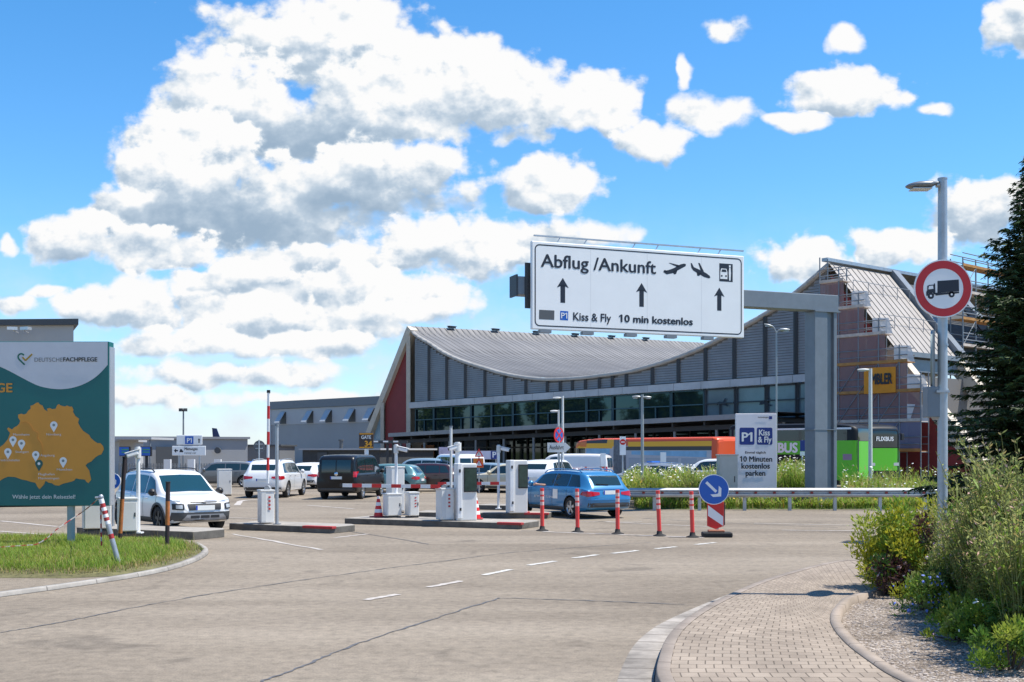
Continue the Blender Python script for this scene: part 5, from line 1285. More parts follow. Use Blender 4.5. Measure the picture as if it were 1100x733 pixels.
# ---------------------------------------------------------------- flexible delineators
FLUO = mat('fluorescent_red', (.74, .055, .05), .4)
lab = ['red flexible delineator post beside the blue estate\'s front door, nearest the ticket machine', 'red flexible delineator post at the rear wheel of the blue estate', 'red flexible delineator post in front of the blue estate\'s number plate',
       'tilted red flexible delineator post just right of the blue estate', 'red flexible delineator post beside the round blue arrow sign']
dp = None
for (px, py, tp), l in zip(((582.5, 570.5, 524), (620.5, 572, 525), (663.5, 574, 524.5), (708.5, 576, 525.5), (744, 577.5, 524.5)), lab):
    p = G(px, py)
    if dp is None:
        dp = thing('delineator_post', l, 'delineator post', tuple(p), 0, 'row of red delineator posts on the road'); hh = 1.13
        m = MB(); zs = [.1, .68, .77, .82, .91, .96, 1.05, hh]
        for i in range(7): m.cyl((0, 0, zs[i]), (0, 0, zs[i+1]), .052, .052, n=14, mi=(i % 2), cap=(i == 6))
        m.build('tube', [FLUO, mat('pale_reflective_band', (.75, .5, .45), .35)], dp)
        m = MB(); m.lathe([(.17, 0), (.16, .02), (.075, .05), (.06, .13)], n=18); m.build('rubber_foot', RUBBER, dp)
        o = dp
    else: o = copy_tree(dp); o.location = p; o['label'] = l
    o.rotation_euler = (R(random.uniform(-1, 1)), R({708.5: -3.2, 744: -2.4}.get(px, random.uniform(-.8, .6))), random.random())
# ---------------------------------------------------------------- round blue arrow sign with hazard beacon
p = G(770, 577)
t = thing('arrow_sign', 'round blue sign with white arrow above a red-white hazard beacon on a foot plate', 'road sign', tuple(p), R(-3))
s = p.y/F
m = MB(); m.box((0, 0, .06), (.72, .44, .12)); m.build('foot_plate', RUBBER, t, bevel=.03)
m = MB(); m.box((-.02, -.02, .15), (.40, .2, .06)); m.build('foot_block', mat('terracotta_block', (.42, .16, .09), .8, var=.2, vscale=8), t, bevel=.02)
m = MB(); m.bar((.02, .05, .1), (.02, .05, 1.2), .06); m.build('post', STEEL, t)
pw, z0, z1 = .41, .19, .86
m = MB(); m.prism([(-pw/2-.03, 0, z0+.08), (0-.03, 0, z0), (pw/2-.03, 0, z0+.08), (pw/2-.03, 0, z1), (-pw/2-.03, 0, z1)], (0, .03, 0)); bc = m.build('beacon_panel', RED, t, fixn=True, bevel=.006)
m = MB(); x0, x1 = -pw/2-.01, pw/2-.05; y = -.006
def band(za, zb, hgt): m.poly([(x0, y, za), (x1, y, zb), (x1, y, zb+hgt), (x0, y, za+hgt)])
m.poly([(x0, y, .52), (x0, y, .78), (x1, y, .50), (x1, y, .27)]); m.build('white_stripe', SIGNW, bc)
m = MB(); m.add([(pw/2-.005, -.008, z0+.1), (pw/2-.03, -.008, z0+.1), (pw/2-.03, -.008, z1), (pw/2-.005, -.008, z1)], [(0,1,2,3)]); m.build('dark_edge', INK, bc)
zc = (577-526)*s; rr_ = 16.2*s
m = MB(); m.cyl((-.075, .0, zc), (-.075, -.03, zc), rr_, n=40); ds_ = m.build('sign_disc', SIGNW, t)
m = MB(); m.cyl((-.075, -.032, zc), (-.075, -.034, zc), rr_*.955, n=40); m.build('blue_face', BLUE, ds_)
m = MB(); q = rr_; O_ = Vector((-.075, -.038, zc)); e1 = Vector((.72, 0, -.69)).normalized(); e2_ = Vector((e1.z*-1, 0, e1.x)); e2_ = Vector((-e1.z, 0, e1.x))
def A(a, b): return O_+e1*a*q+e2_*b*q
m.poly([A(-.70, -.09), A(.22, -.09), A(.22, .09), A(-.70, .09)])
m.poly([A(.66, 0), A(.30, .40), A(.06, .40), A(.36, .05), A(.36, -.05), A(.06, -.40), A(.30, -.40)])
m.build('white_arrow', SIGNW, ds_)
# ---------------------------------------------------------------- guard rail
gr = thing('guard_rail', 'galvanised steel crash barrier with red reflectors before the flowering strip', 'guard rail', (10, 39.6, 0))
def rail_y(x): return 39.5-.0*x
x0, x1 = (676-CX)/F*39.5, (1012-CX)/F*39.5
prof = [(0, .48), (-.03, .50), (-.08, .54), (-.08, .58), (-.02, .62), (-.02, .66), (-.08, .70), (-.08, .74), (-.03, .78), (0, .80)]
m = MB(); m.sheet([[Vector((x, 39.5+a, z)) for a, z in prof] for x in (x0, x1)]); m.sheet([[Vector((x, 39.52+a, z)) for a, z in prof][::-1] for x in (x0, x1)]); m.build('rail', STEEL, gr, True)
x = x0+.9
while x < x1:
    m = MB(); m.box((x, 39.62, .38), (.11, .10, .76)); m.build('post', STEEL, gr, True); x += 1.6
x = x0+.5
while x < x1-.2:
    m = MB(); m.box((x, 39.44, .64), (.09, .025, .06)); m.build('reflector', mat('red_reflector', (.30, .03, .03), .3), gr, True); x += .66
# ---------------------------------------------------------------- overhead sign gantry
CYp = 41.0; cx_ = (889-CX)/F*CYp
SR, SL = P(799, 320, 39.5), P(571, 305, 36.6); SR.z = SL.z = 0
sdir = (SR-SL).normalized(); sn = Vector((sdir.y, -sdir.x, 0)); sw = (SR-SL).length
colb = SR+sdir*((cx_-SR.x)/sdir.x)-sn*.55; colb.z = 0
ga = thing('sign_gantry', 'grey steel cantilever gantry with thick column and box beam', 'gantry', tuple(colb), math.atan2(sdir.y, sdir.x))
ztop = 2.1+(485-335)/F*colb.y
m = MB(); w1, w2 = .92, .62
m.box((-.17, 0, ztop/2), (.56, w2, ztop)); m.box((.25, .05, ztop/2), (.28, w2*.8, ztop)); m.box((.46, .0, ztop/2), (.14, w2, ztop)); colm = m.build('column', STEELD, ga, bevel=.02)
m = MB(); m.box((0, 0, 2.9), (w1+.09, w2+.03, .03)); m.box((0, 0, .06), (1.3, 1.1, .12)); m.box((0, 0, .35), (w1+.1, w2+.1, .5)); m.build('flange', STEELD, colm)
bl = colb.x/sdir.x+.62-.1
zb0 = ztop; bh = .60
m = MB(); m.box((-bl/2+.62, 0, zb0+bh/2), (bl, .55, bh)); bm_ = m.build('beam', STEELD, ga, bevel=.02)
m = MB(); m.box((-bl+.58, 0, zb0+bh/2), (.06, .62, bh+.10)); m.box((-(colb-SL).dot(sdir)-.02, -.3, zb0+bh/2), (.22, .06, 1.5)); m.build('end_plate', DARK, bm_)
m = MB(); m.box((.1, 0, zb0-.02), (1.1, .7, .05)); m.build('cap_plate', STEELD, ga)
for k in (1, 2, 3):
    m = MB(); x = -bl+1.3+k*2.3; m.box((x, -.34, zb0+.25), (.12, .14, 2.4)); m.build('sign_bracket', STEEL, ga)
sg_ = Pl(SL, sdir)
A0, B0, A1, B1 = sg_.hit(570.5, 258.5), sg_.hit(572, 353.5), sg_.hit(799, 275.5), sg_.hit(799, 363.5)
zt_, zb_ = A0.z*.5+A1.z*.5, B0.z*.5+B1.z*.5
osn = thing('overhead_sign', 'large white overhead sign with black arrows reading Abflug/Ankunft, Kiss and Fly', 'overhead sign', (SL.x, SL.y, zb_), math.atan2(sdir.y, sdir.x))
sgp = Pl(SL+sn*.0, sdir); hh_ = zt_-zb_
def S(a, b, off=.0): return Vector((a*sw, -off, (1-b)*hh_))           # local coords of the sign: fractions from its top-left corner
SBACK = mat('sign_back_grey', (.35, .36, .37), .5, metal=.3)
m = MB(); m.box((sw/2, .058, hh_/2), (sw, .16, hh_)); pan = m.build('panel', SIGNW, osn, bevel=.03)
m = MB(); m.box((sw/2, .2, hh_/2), (sw-.1, .04, hh_-.1)); m.build('rear_frame', SBACK, osn)
def zs6(x, y): return 540+x/3.929, 230+y/3.929
def sf(x, y):
    """zoomed-photo position -> position on the sign (perspective undone with the sign's own corners)"""
    tl, tr, br_, bl_ = (121, 112), (1018, 178), (1018, 525), (128, 488)
    a, b = .5, .5
    for _ in range(12):
        X_ = lerp(lerp(tl[0], tr[0], a), lerp(bl_[0], br_[0], a), b); Y_ = lerp(lerp(tl[1], tr[1], a), lerp(bl_[1], br_[1], a), b)
        a += (x-X_)/895; b += (y-Y_-(x-X_)*.06)/365
    return a, b
fr = MB(); y_ = -.022-.003
def brd(i0, i1, rad, n=5):
    out = []
    for (cx0, cz0, a0) in ((i0, i0, 180), (sw-i0, i0, 270), (sw-i0, hh_-i0, 0), (i0, hh_-i0, 90)):
        sx_ = 1 if cx0 < sw/2 else -1; sz_ = 1 if cz0 < hh_/2 else -1
        for k in range(n+1):
            a = R(a0+90*k/n); out.append(Vector((cx0+sx_*rad+math.cos(a)*rad, y_, cz0+sz_*rad+math.sin(a)*rad)))
    return out
o1, o2 = brd(.10, 0, .17), brd(.14, 0, .13); n = len(o1)
fr.add(o1+o2, [(i, (i+1) % n, n+(i+1) % n, n+i) for i in range(n)]); fr.build('border_line', INK, pan)
for k in range(1, 4):
    m = MB(); m.box((sw*k/4+.1*k, -.0225, hh_/2), (.012, .002, hh_-.32)); m.build('panel_joint', mat('joint_grey', (.66, .66, .66), .5), pan)
def stext(body, xa, ya, xb, yb, hgt, bold):
    a, b = sf(xa, ya), sf(xb, yb); o = S(a[0], a[1], .024)
    text('lettering', body, INK, pan, o, (1, 0, 0), UP, width=(b[0]-a[0])*sw, height=hgt/360*hh_, bold=bold, world=False)
stext('Abflug /Ankunft', 158, 222, 630, 251, 52, .02)
stext('Kiss & Fly', 290, 450, 444, 458, 33, .022); stext('10 min kostenlos', 476, 456, 790, 470, 30, .038)
for x, y0, y1 in ((246, 270, 376), (569, 291, 392), (906, 311, 409)):
    a, b = sf(x, y0), sf(x, y1); top, bot = S(*a, .025), S(*b, .025); m = MB(); w = .2; zt2, x_ = top.z, top.x; zb2 = bot.z; q = (zt2-zb2)
    m.poly([(x_-.085, -.025, zb2), (x_+.085, -.025, zb2), (x_+.085, -.025, zt2-q*.30), (x_-.085, -.025, zt2-q*.30)])
    m.poly([(x_-.215, -.025, zt2-q*.40), (x_-.085, -.025, zt2-q*.34), (x_+.085, -.025, zt2-q*.34), (x_+.215, -.025, zt2-q*.40), (x_, -.025, zt2)])
    m.build('arrow', INK, pan)
def spoly(name, pts, m_=INK, off=.025, par=None):
    m = MB(); q = [S(*sf(*p), off) for p in pts]; m.add(q, [tuple(range(len(q)))]); return m.build(name, m_, par or pan)
# departing and arriving plane symbols
def icon(name, polys, m_=INK, off=.025):
    mb = MB()
    for pts in polys: mb.poly([S(*sf(*p), off) for p in pts])
    return mb.build(name, m_, pan)
icon('departure_symbol', [[(668,250),(676,255),(700,250),(757,220),(759,211),(750,209),(735,212),(706,228),(684,236),(664,240),(660,244)], [(683,206),(690,206),(735,217),(722,224)], [(700,246),(724,232),(716,253),(708,255)], [(662,238),(668,236),(678,240),(672,246)]])
icon('arrival_symbol', [[(779,206),(785,208),(793,224),(820,236),(848,250),(864,262),(866,270),(858,272),(838,266),(806,248),(790,238),(782,226)], [(812,206),(819,207),(838,244),(824,241)], [(806,246),(828,250),(816,262),(808,260)]])
spoly('drop_off_symbol', [(906,208),(966,212),(966,288),(906,284)])
mb = MB()
for pts in ([(910,246),(914,230),(938,232),(942,248),(942,276),(910,274)], ): mb.poly([S(*sf(*p), .028) for p in pts])
for pts in ([(950,228),(956,228),(958,250),(956,282),(950,282),(948,250)], [(949,217),(957,217),(957,226),(949,226)]): mb.poly([S(*sf(*p), .028) for p in pts])
mb.build('symbol_detail', SIGNW, pan)
icon('symbol_detail', [[(915,244),(918,234),(935,235),(938,246)], [(913,258),(920,258),(920,265),(913,265)], [(932,259),(939,259),(939,266),(932,266)]], INK, .031)
spoly('covered_patch', [(155,406),(215,409),(215,449),(155,446)], mat('cover_grey', (.09, .095, .10), .5)); spoly('parking_panel', [(238,410),(270,412),(270,451),(238,449)], BLUE)
a = sf(242, 442); b = sf(266, 444); text('parking_lettering', 'P1', SIGNW, pan, S(*a, .028), (1, 0, 0), UP, width=(b[0]-a[0])*sw, height=.19, bold=.01, world=False)
m = MB(); zr = hh_+.2                              # light rail above the sign
m.bar((.12, .10, zr), (sw+.05, .10, zr), .045, .05); lr = m.build('lamp_rail', STEEL, osn)
for k in (.115, .235, .46, .57, .775, .875):
    m = MB(); m.bar((k*sw-.0, .10, hh_-.02), (k*sw+.14, .10, zr), .03); m.build('rail_arm', STEEL, lr)
for k in (.06, .25, .45, .64, .82):
    m = MB(); m.box((k*sw, .05, -.06), (.4, .22, .1)); m.build('bottom_clip', STEELD, osn)
# ---------------------------------------------------------------- P1 kiss & fly board
pc = P(812, 485, 42.3); pw_ = 44.5*42.3/F; t = thing('information_board', 'tall white parking board with blue P1 and Kiss and Fly squares and black text', 'sign board', (pc.x, 42.3, 0), R(3))
zt3, zb3 = H+(485-444.5)/F*42.3, H-(537.5-485)/F*42.3
LAV = mat('board_white', (.76, .74, .78), .4, var=.03)
bh_ = zt3-zb3
m = MB(); m.box((0, 0, (zt3+zb3)/2), (pw_, .10, bh_)); bp_ = m.build('panel', LAV, t, bevel=.015)
m = MB(); [m.box((sx_*pw_*.3, .12, .9), (.08, .08, 1.8)) for sx_ in (-1, 1)]; m.build('support', STEEL, t)
def bz(y): return zt3-(y-445)/92.5*bh_
def bx(x): return (x-812.2)/44.5*pw_
def sq(x0, y0, x1, y1, m_, name):
    mb = MB(); r = .06; X0, X1, Z0, Z1_ = bx(x0), bx(x1), bz(y1), bz(y0); pts = []
    for cx0, cz0, a0 in ((X0+r, Z0+r, 180), (X1-r, Z0+r, 270), (X1-r, Z1_-r, 0), (X0+r, Z1_-r, 90)):
        for k in range(5): a = R(a0+22.5*k); pts.append((cx0+r*math.cos(a), -.053, cz0+r*math.sin(a)))
    mb.poly(pts); return mb.build(name, m_, bp_)
sq(794, 460, 810.3, 478.3, NAVY, 'blue_square'); sq(812.8, 460, 829.8, 478.3, NAVY, 'blue_square')
def bt(s, x0, x1, y, hpx, bold, m_=INK, al=None): text('lettering', s, m_, bp_, (bx(x0), -.056, bz(y)), (1, 0, 0), UP, width=bx(x1)-bx(x0), height=hpx/92.5*bh_, bold=bold, world=False)
bt('P1', 796.3, 808, 474.6, 9.5, .03, SIGNW); bt('Kiss', 815, 827, 468.3, 6.2, .03, SIGNW); bt('& Fly', 814, 828.8, 475.7, 6.2, .03, SIGNW)
bt('Einmal täglich', 800, 822.5, 487.6, 2.4, .02); bt('10 Minuten', 794.3, 829.5, 496.3, 5.8, .03); bt('kostenlos', 796, 827, 503.7, 5.8, .03); bt('parken', 800.5, 822, 511.3, 5.8, .03)
bt('memmingen', 814, 825.5, 449.6, 1.7, .01); mb = MB(); mb.poly([(bx(826), -.053, bz(451)), (bx(829.5), -.053, bz(451)), (bx(829.5), -.053, bz(447.8)), (bx(826), -.053, bz(447.8))]); mb.build('small_emblem', NAVY, bp_)
# beige control cabinet left of the board
c = P(781, 485, 41.6); t = thing('utility_cabinet', 'beige utility cabinet standing left of the parking board behind the guard rail', 'cabinet', (c.x, c.y, 0), R(3))
BEI = mat('beige_cabinet', (.50, .47, .42), .6, var=.08); hb = H-(489.5-485)/F*41.6
m = MB(); m.box((0, 0, hb/2), (.68, .5, hb)); m.build('housing', BEI, t, bevel=.015); m = MB(); m.box((0, 0, hb+.02), (.74, .56, .05)); m.build('lid', BEI, t, bevel=.01); m = MB(); m.box((.22, -.26, hb*.55), (.03, .03, .22)); m.build('handle', BLACK, t); m = MB(); m.box((0, -.254, hb*.52), (.58, .01, hb*.86)); m.build('door', BEI, t, bevel=.004)
# ---------------------------------------------------------------- green billboard on the left
BY = 23.5; bxr = (117.2-CX)/F*BY; bxl = bxr-5.0
bt_, bb_ = H+(485-367)/F*BY, H-(543.6-485)/F*BY
t = thing('billboard', 'large green billboard with grey wave top and orange map dotted with place pins', 'billboard', ((bxl+bxr)/2, BY, 0))
BGREEN = mat('billboard_green', (.004, .125, .12), .45, var=.08, vscale=.8); BGREY = mat('billboard_silver', (.56, .56, .59), .4, var=.04); BORN = mat('billboard_orange', (.62, .26, .03), .5, var=.05)
m = MB(); m.box(((bxl+bxr)/2, BY+.14, (bt_+bb_)/2), (bxr-bxl, .28, bt_-bb_)); bp = m.build('panel', BGREEN, t, True, bevel=.012)
m = MB(); m.box((bxr+.012, BY+.14, (bt_+bb_)/2-.05), (.022, .26, bt_-bb_-.12)); m.build('side_frame', ALU, t, True)
for px in (75, -30):
    c = G(px, 592); m = MB(); m.cyl((c.x, BY+.12, 0), (c.x, BY+.12, bb_+.1), .08, n=16); m.build('post', mat('pale_green_post', (.30, .36, .36), .5, metal=.3), t, True)
def bw_(x, y, off=.004): q = P(x, y, BY); return Vector((q.x, BY-off, q.z))
def z5(x, y): return bw_(x/4.583, 390+y/4.583)          # zoom of the lower panel
def z7(x, y, off=.005): return bw_(x/6.108, 340+y/6.108, off)
wave = [(-30, 318), (0, 330), (60, 358), (130, 395), (200, 432), (260, 458), (330, 473), (400, 478), (470, 470), (540, 449), (600, 418), (650, 380), (690, 338), (707, 318)]
wv_ = catmull([z7(*p) for p in wave], 40); q = MB()
lft = Vector((bxl+.01, wv_[0].y, wv_[0].z+.75))
wv_ = [lft, lft.lerp(wv_[0], .5)+UP*.08]+wv_
for a, b in zip(wv_[:-1], wv_[1:]): q.poly([a, b, Vector((b.x, b.y, bt_-.012)), Vector((a.x, a.y, bt_-.012))])
q.build('grey_wave', BGREY, bp, True)
mp = [(0,415),(20,400),(40,375),(50,345),(35,325),(42,318),(60,328),(70,318),(85,310),(95,300),(100,285),(90,270),(90,255),(105,250),(118,254),(130,250),(140,235),(152,225),(150,212),(165,207),(178,197),(190,195),(196,204),(210,210),(218,228),(235,240),(232,226),(245,222),(258,228),(275,225),(282,208),(290,203),(300,210),(320,215),(330,210),(345,216),(355,215),(362,230),(360,242),(372,262),(390,275),(385,295),(397,318),(410,335),(425,345),(440,355),(448,370),(465,385),(480,395),(495,395),(508,410),(512,425),(500,450),(485,455),(470,465),(450,485),(430,495),(422,505),(440,530),(444,550),(450,575),(436,592),(425,585),(420,575),(405,573),(390,572),(375,568),(365,580),(350,585),(330,590),(310,595),(290,605),(270,602),(255,592),(240,590),(225,580),(218,598),(205,612),(195,622),(185,610),(180,600),(175,590),(150,585),(130,578),(110,575),(90,568),(75,562),(40,560),(20,568),(0,580),(-60,590),(-150,560),(-190,500),(-170,440),(-120,425),(-60,430)]
q = MB(); q.poly([z5(*p)+Vector((0, -.002, 0)) for p in mp]); q.build('map_shape', BORN, bp, True)
q = MB(); bl_ = [z5(*p)+Vector((0, -.004, 0)) for p in ((105,296),(130,290),(150,302),(165,330),(188,345),(185,370),(205,395),(212,430),(205,470))]
for a, b in zip(bl_[:-1], bl_[1:]): q.bar(a, b, .008, .002)
q.build('map_border', mat('map_line', (.34, .13, .02), .5), bp, True)
PINW = mat('pin_white', (.72, .72, .72), .4); PING = mat('pin_green', (.006, .09, .08), .4)
def pin(x, y, s, m_, dot):
    o = z5(x, y)+Vector((0, -.007, 0)); k = s*BY/F/4.583; pts = []
    for i in range(17): a = R(-30+240*i/16); pts.append(o+Vector((math.cos(a)*k, 0, math.sin(a)*k)))
    pts.append(o+Vector((0, 0, -k*2.0))); q = MB(); q.poly(pts); o_ = q.build('map_pin', m_, bp, True)
    q = MB(); q.poly([o+Vector((math.cos(R(30*i))*k*.38, -.003, math.sin(R(30*i))*k*.38)) for i in range(12)]); q.build('pin_dot', dot, o_, True)
GDOT = mat('pin_dot_grey', (.2, .22, .22), .5)
for x, y in ((266, 306), (65, 379), (107, 396), (40, 438), (177, 452), (312, 482)): pin(x, y, 18, PINW, GDOT)
pin(193, 496, 19, PING, PINW)
LT = mat('billboard_text', (.66, .66, .64), .5)
def btx(s, x0, x1, y, hpx, m_=LT, bold=0, zf=z5, nm='lettering'): a, b = zf(x0, y), zf(x1, y); text(nm, s, m_, bp, a+Vector((0, -.006, 0)), (1, 0, 0), UP, width=(b-a).length, height=hpx*BY/F/(4.583 if zf is z5 else 6.108), bold=bold)
for s, x0, x1, y in (('Nürnberg', 230, 302, 357), ('Mannheim', 66, 146, 358), ('Stuttgart', 77, 143, 443), ('Augsburg', 200, 270, 460), ('München', 281, 356, 530), ('Friedrichshafen', -10, 98, 484), ('Flughafen', 190, 270, 553), ('Memmingen', 190, 292, 573)): btx(s, x0, x1, y, 11)
btx('Wähle jetzt dein Reiseziel!', 62, 372, 668, 19, LT, .012)
btx('PFLEGE', -200, 84, 497, 58, BORN, .03, z7)
btx('DEUTSCHE', 228, 412, 298, 27, mat('logo_grey', (.16, .17, .17), .5), 0, z7); btx('FACHPFLEGE', 416, 640, 296, 27, mat('logo_dark', (.06, .065, .065), .5), .03, z7)
LG = mat('logo_green', (.01, .13, .09), .5); LO = mat('logo_gold', (.36, .22, .02), .5)
q = MB(); pts = catmull([z7(*p, .006) for p in ((163, 318), (140, 296), (122, 276), (120, 260), (130, 248), (146, 246), (158, 256))], 14)
for a, b in zip(pts[:-1], pts[1:]): q.bar(a, b, .004, .034)
q.build('heart_logo', LG, bp, True)
q = MB(); pts = [z7(*p, .008) for p in ((148, 268), (168, 290), (212, 248))]
for a, b in zip(pts[:-1], pts[1:]): q.bar(a, b, .004, .034)
q.build('tick_logo', LO, bp, True)
# ---------------------------------------------------------------- posts and chain on the verge
a, b = G(128, 606, .1), None; a = Vector((a.x, a.y, .08)); q = P(108.5, 536, a.y-.05); 
t = thing('chain_post', 'leaning grey post with red and white bands at the verge edge', 'post', tuple(a)); m = MB(); d = (q-a)
cuts = [0, .40, .47, .62, .67, .72, .77, .82, .87, .93, 1.0]; cl_ = [0, 1, 0, 2, 1, 2, 1, 2, 1, 2]
for i in range(10): m.cyl(d*cuts[i], d*cuts[i+1], .045, n=12, mi=cl_[i], cap=(i == 9))
m.build('shaft', [STEEL, REDW, WHITE], t); m = MB(); m.lathe([(.03, 0), (.05, .02), (.03, .07), (.0, .08)], tuple(d)); m.cyl(d+Vector((-.1, 0, .02)), d+Vector((.02, 0, .02)), .02); m.build('chain_hook', STEEL, t)
ch = thing('chain', 'red and white plastic chain sagging from the leaning post into the grass', 'chain', tuple(q))
m = MB(); pts = catmull([q+Vector((-.05, 0, 0)), P(90, 549, 23.0), P(62, 568, 22.6), P(48, 580, 22.4), P(20, 594, 22.0), P(-5, 603, 21.6)], 70)
pts = [Vector((p.x, p.y, max(p.z, .24))) for p in pts]
for i in range(len(pts)-1):
    dd = (pts[i+1]-pts[i]); m.bar(pts[i]-dd*.15, pts[i+1]+dd*.15, .022 if i % 2 else .008, .008 if i % 2 else .022, mi=(i//3) % 2)
m.build('links', [mat('dull_chain_white', (.42, .40, .38), .6), REDW], ch, True)
m = MB(); p0 = q+Vector((.0, -.02, -.05)); p1 = P(109, 586, q.y)
for i in range(30):
    u, v_ = p0.lerp(p1, i/30), p0.lerp(p1, (i+1.2)/30); m.bar(u, v_, .03 if i % 2 else .01, .01 if i % 2 else .03, mi=(i//3) % 2)
m.build('hanging_end', [STEEL, REDW], ch, True)
def banded(label, x0, y0, x1, y1, cuts, z0=.08):
    a = G(x0, y0, z0); q = P(x1, y1, a.y); t = thing('marker_post', label, 'post', tuple(a), 0, 'dark and orange marker posts on the verge'); d = q-a; m = MB()
    for i in range(len(cuts)-1): m.cyl(d*cuts[i], d*cuts[i+1], .045, n=12, mi=i % 2, cap=(i == len(cuts)-2))
    m.build('shaft', [mat('dark_brown_paint', (.03, .018, .018), .6), mat('rusty_orange_paint', (.40, .13, .03), .7, var=.3, vscale=10)], t)
    m = MB(); m.cyl(d, d*1.015, .052, n=12); m.build('cap', BLACK, t); m = MB(); m.lathe([(.07, 0), (.07, .04), (.045, .06)]); m.build('ground_sleeve', STEELD, t)
banded('dark and orange marker post in front of the crossover\'s front wheel', 179.5, 590, 180.5, 518.5, [0, .36, .72, 1])
banded('tilted dark and orange marker post left of the thin camera post', 128.5, 584, 134, 492, [0, .12, .52, 1])
# ---------------------------------------------------------------- small signs, left
def signpost(name, label, cat, px, py_base, z0=0, rz=0):
    c = G(px, py_base, z0); return thing(name, label, cat, (c.x, c.y, z0), rz), c
t, c = signpost('direction_sign', 'white direction sign pair with blue P1 panel and left arrow below, before the grey shed', 'road sign', 203, 528)
s = c.y/F; up = lambda y: H+(485-y)*s; dx = lambda x: (x-203)*s
for x in (192, 214):
    m = MB(); m.cyl((dx(x), .06, 0), (dx(x), .06, up(470)), .05, n=10); m.build('post', STEEL, t)
m = MB(); m.box((dx(203.5), 0, (up(467.5)+up(478))/2), (27.5*s, .06, 10.5*s)); u_ = m.build('upper_panel', SIGNW, t, bevel=.02)
m = MB(); m.box((dx(203.5), -.035, (up(469)+up(477))/2), (9*s, .01, 8.4*s)); m.build('blue_square', BLUE, u_)
text('lettering', 'P1', SIGNW, u_, (dx(201), -.045, up(475.6)), (1, 0, 0), UP, width=5.4*s, height=5*s, bold=.03, world=False)
m = MB(); m.poly([(dx(212.5), -.035, up(473)), (dx(214), -.035, up(471)), (dx(215.5), -.035, up(473)), (dx(214.6), -.035, up(473)), (dx(214.6), -.035, up(476)), (dx(213.4), -.035, up(476)), (dx(213.4), -.035, up(473))]); m.build('arrow', INK, u_)
m = MB(); m.box((dx(203), -.01, (up(479.3)+up(489.5))/2), (36*s, .06, 10.2*s)); l_ = m.build('lower_panel', SIGNW, t, bevel=.02)
m = MB(); y = -.045; m.poly([(dx(187), y, up(484.3)), (dx(189.5), y, up(481.8)), (dx(189.5), y, up(483.6)), (dx(191.5), y, up(483.6)), (dx(191.5), y, up(485)), (dx(189.5), y, up(485)), (dx(189.5), y, up(486.8))]); m.build('arrow', INK, l_)
m = MB(); m.poly([(dx(193), y, up(486)), (dx(197), y, up(486)), (dx(197), y, up(484.3)), (dx(196), y, up(484)), (dx(195.3), y, up(482.6)), (dx(194), y, up(482.6)), (dx(193.4), y, up(484))]); m.build('car_symbol', INK, l_)
text('lettering', 'Mietwagen', INK, l_, (dx(198.5), y, up(483.8)), (1, 0, 0), UP, width=14*s, height=3.0*s, bold=.02, world=False); text('lettering', 'rental car', INK, l_, (dx(198.5), y, up(487.8)), (1, 0, 0), UP, width=12.5*s, height=2.4*s, world=False)
SCR = mat('display_screen', (.05, .16, .22), .2, var=.5, vscale=3)
for lab_, x0, x1, xp in (('small blue-green display panel on a dark post, left of the camera post', 128.5, 140.5, 134.5), ('small blue-green display panel on a dark post, right of the camera post', 150.5, 163, 157)):
    t, c = signpost('display_panel', lab_, 'display', xp, 533); s = c.y/F
    m = MB(); m.cyl((0, .06, 0), (0, .06, H+(485-489)*s), .07, n=10); m.build('post', BLACK, t)
    m = MB(); m.box((0, 0, H+(485-485)*s), ((x1-x0)*s, .14, 10.5*s)); o = m.build('case', BLACK, t, bevel=.02)
    m = MB(); m.box((-.03, -.075, H), ((x1-x0)*s*.86, .01, 9*s)); f_ = m.build('face', BLUE, o)
    m = MB(); [m.box((.02, -.084, H+dz), ((x1-x0)*s*.6, .006, .05)) for dz in (.08, -.04)]; m.build('text_rows', mat('display_green', (.05, .3, .12), .4), f_)
t, c = signpost('keep_right_sign', 'round blue keep-right sign half hidden behind the billboard edge', 'road sign', 121, 574, .0); s = c.y/F
m = MB(); m.cyl((0, .04, 0), (0, .04, H-(508-485)*s), .035, n=10); m.build('post', STEEL, t)
m = MB(); m.cyl((0, 0, H-(517-485)*s), (0, .02, H-(517-485)*s), 8.6*s, n=28); dd = m.build('disc', SIGNW, t); m = MB(); m.cyl((0, -.004, H-32*s), (0, -.002, H-32*s), 8.0*s, n=28); m.build('blue_face', BLUE, dd)
m = MB(); O_ = Vector((0, -.008, H-32*s)); q = 8*s
m.poly([O_+(e1*a+e2_*b)*q for a, b in ((-.65, -.1), (.2, -.1), (.2, .1), (-.65, .1))]); m.poly([O_+(e1*a+e2_*b)*q for a, b in ((.65, 0), (.3, .42), (.05, .42), (.36, .06), (.36, -.06), (.05, -.42), (.3, -.42))]); m.build('white_arrow', SIGNW, dd)
t, c = signpost('road_sign', 'round road sign seen from its grey back beside the raised barrier arm', 'road sign', 278.5, 533); s = c.y/F; z = H+(485-479.5)*s
m = MB(); m.cyl((0, -.05, 0), (0, -.05, z+.3), .035, n=10); m.build('post', STEEL, t); m = MB(); m.cyl((0, 0, z), (0, .02, z), 6.2*s, n=28); m.build('disc', mat('sign_reverse', (.10, .11, .12), .5), t)
m = MB(); m.box((0, -.03, z+.1), (.35, .03, .04)); m.box((0, -.03, z-.1), (.35, .03, .04)); m.build('bracket', STEEL, t)
t, c = signpost('gate_sign', 'dark gate number board with yellow digits on an orange-white post', 'sign board', 393.5, 524); s = c.y/F
m = MB(); [m.cyl((0, .1, .6*k), (0, .1, .6*(k+1)), .12, n=12, mi=k % 2) for k in range(4)]; m.build('post', [ORANGE, WHITE], t)
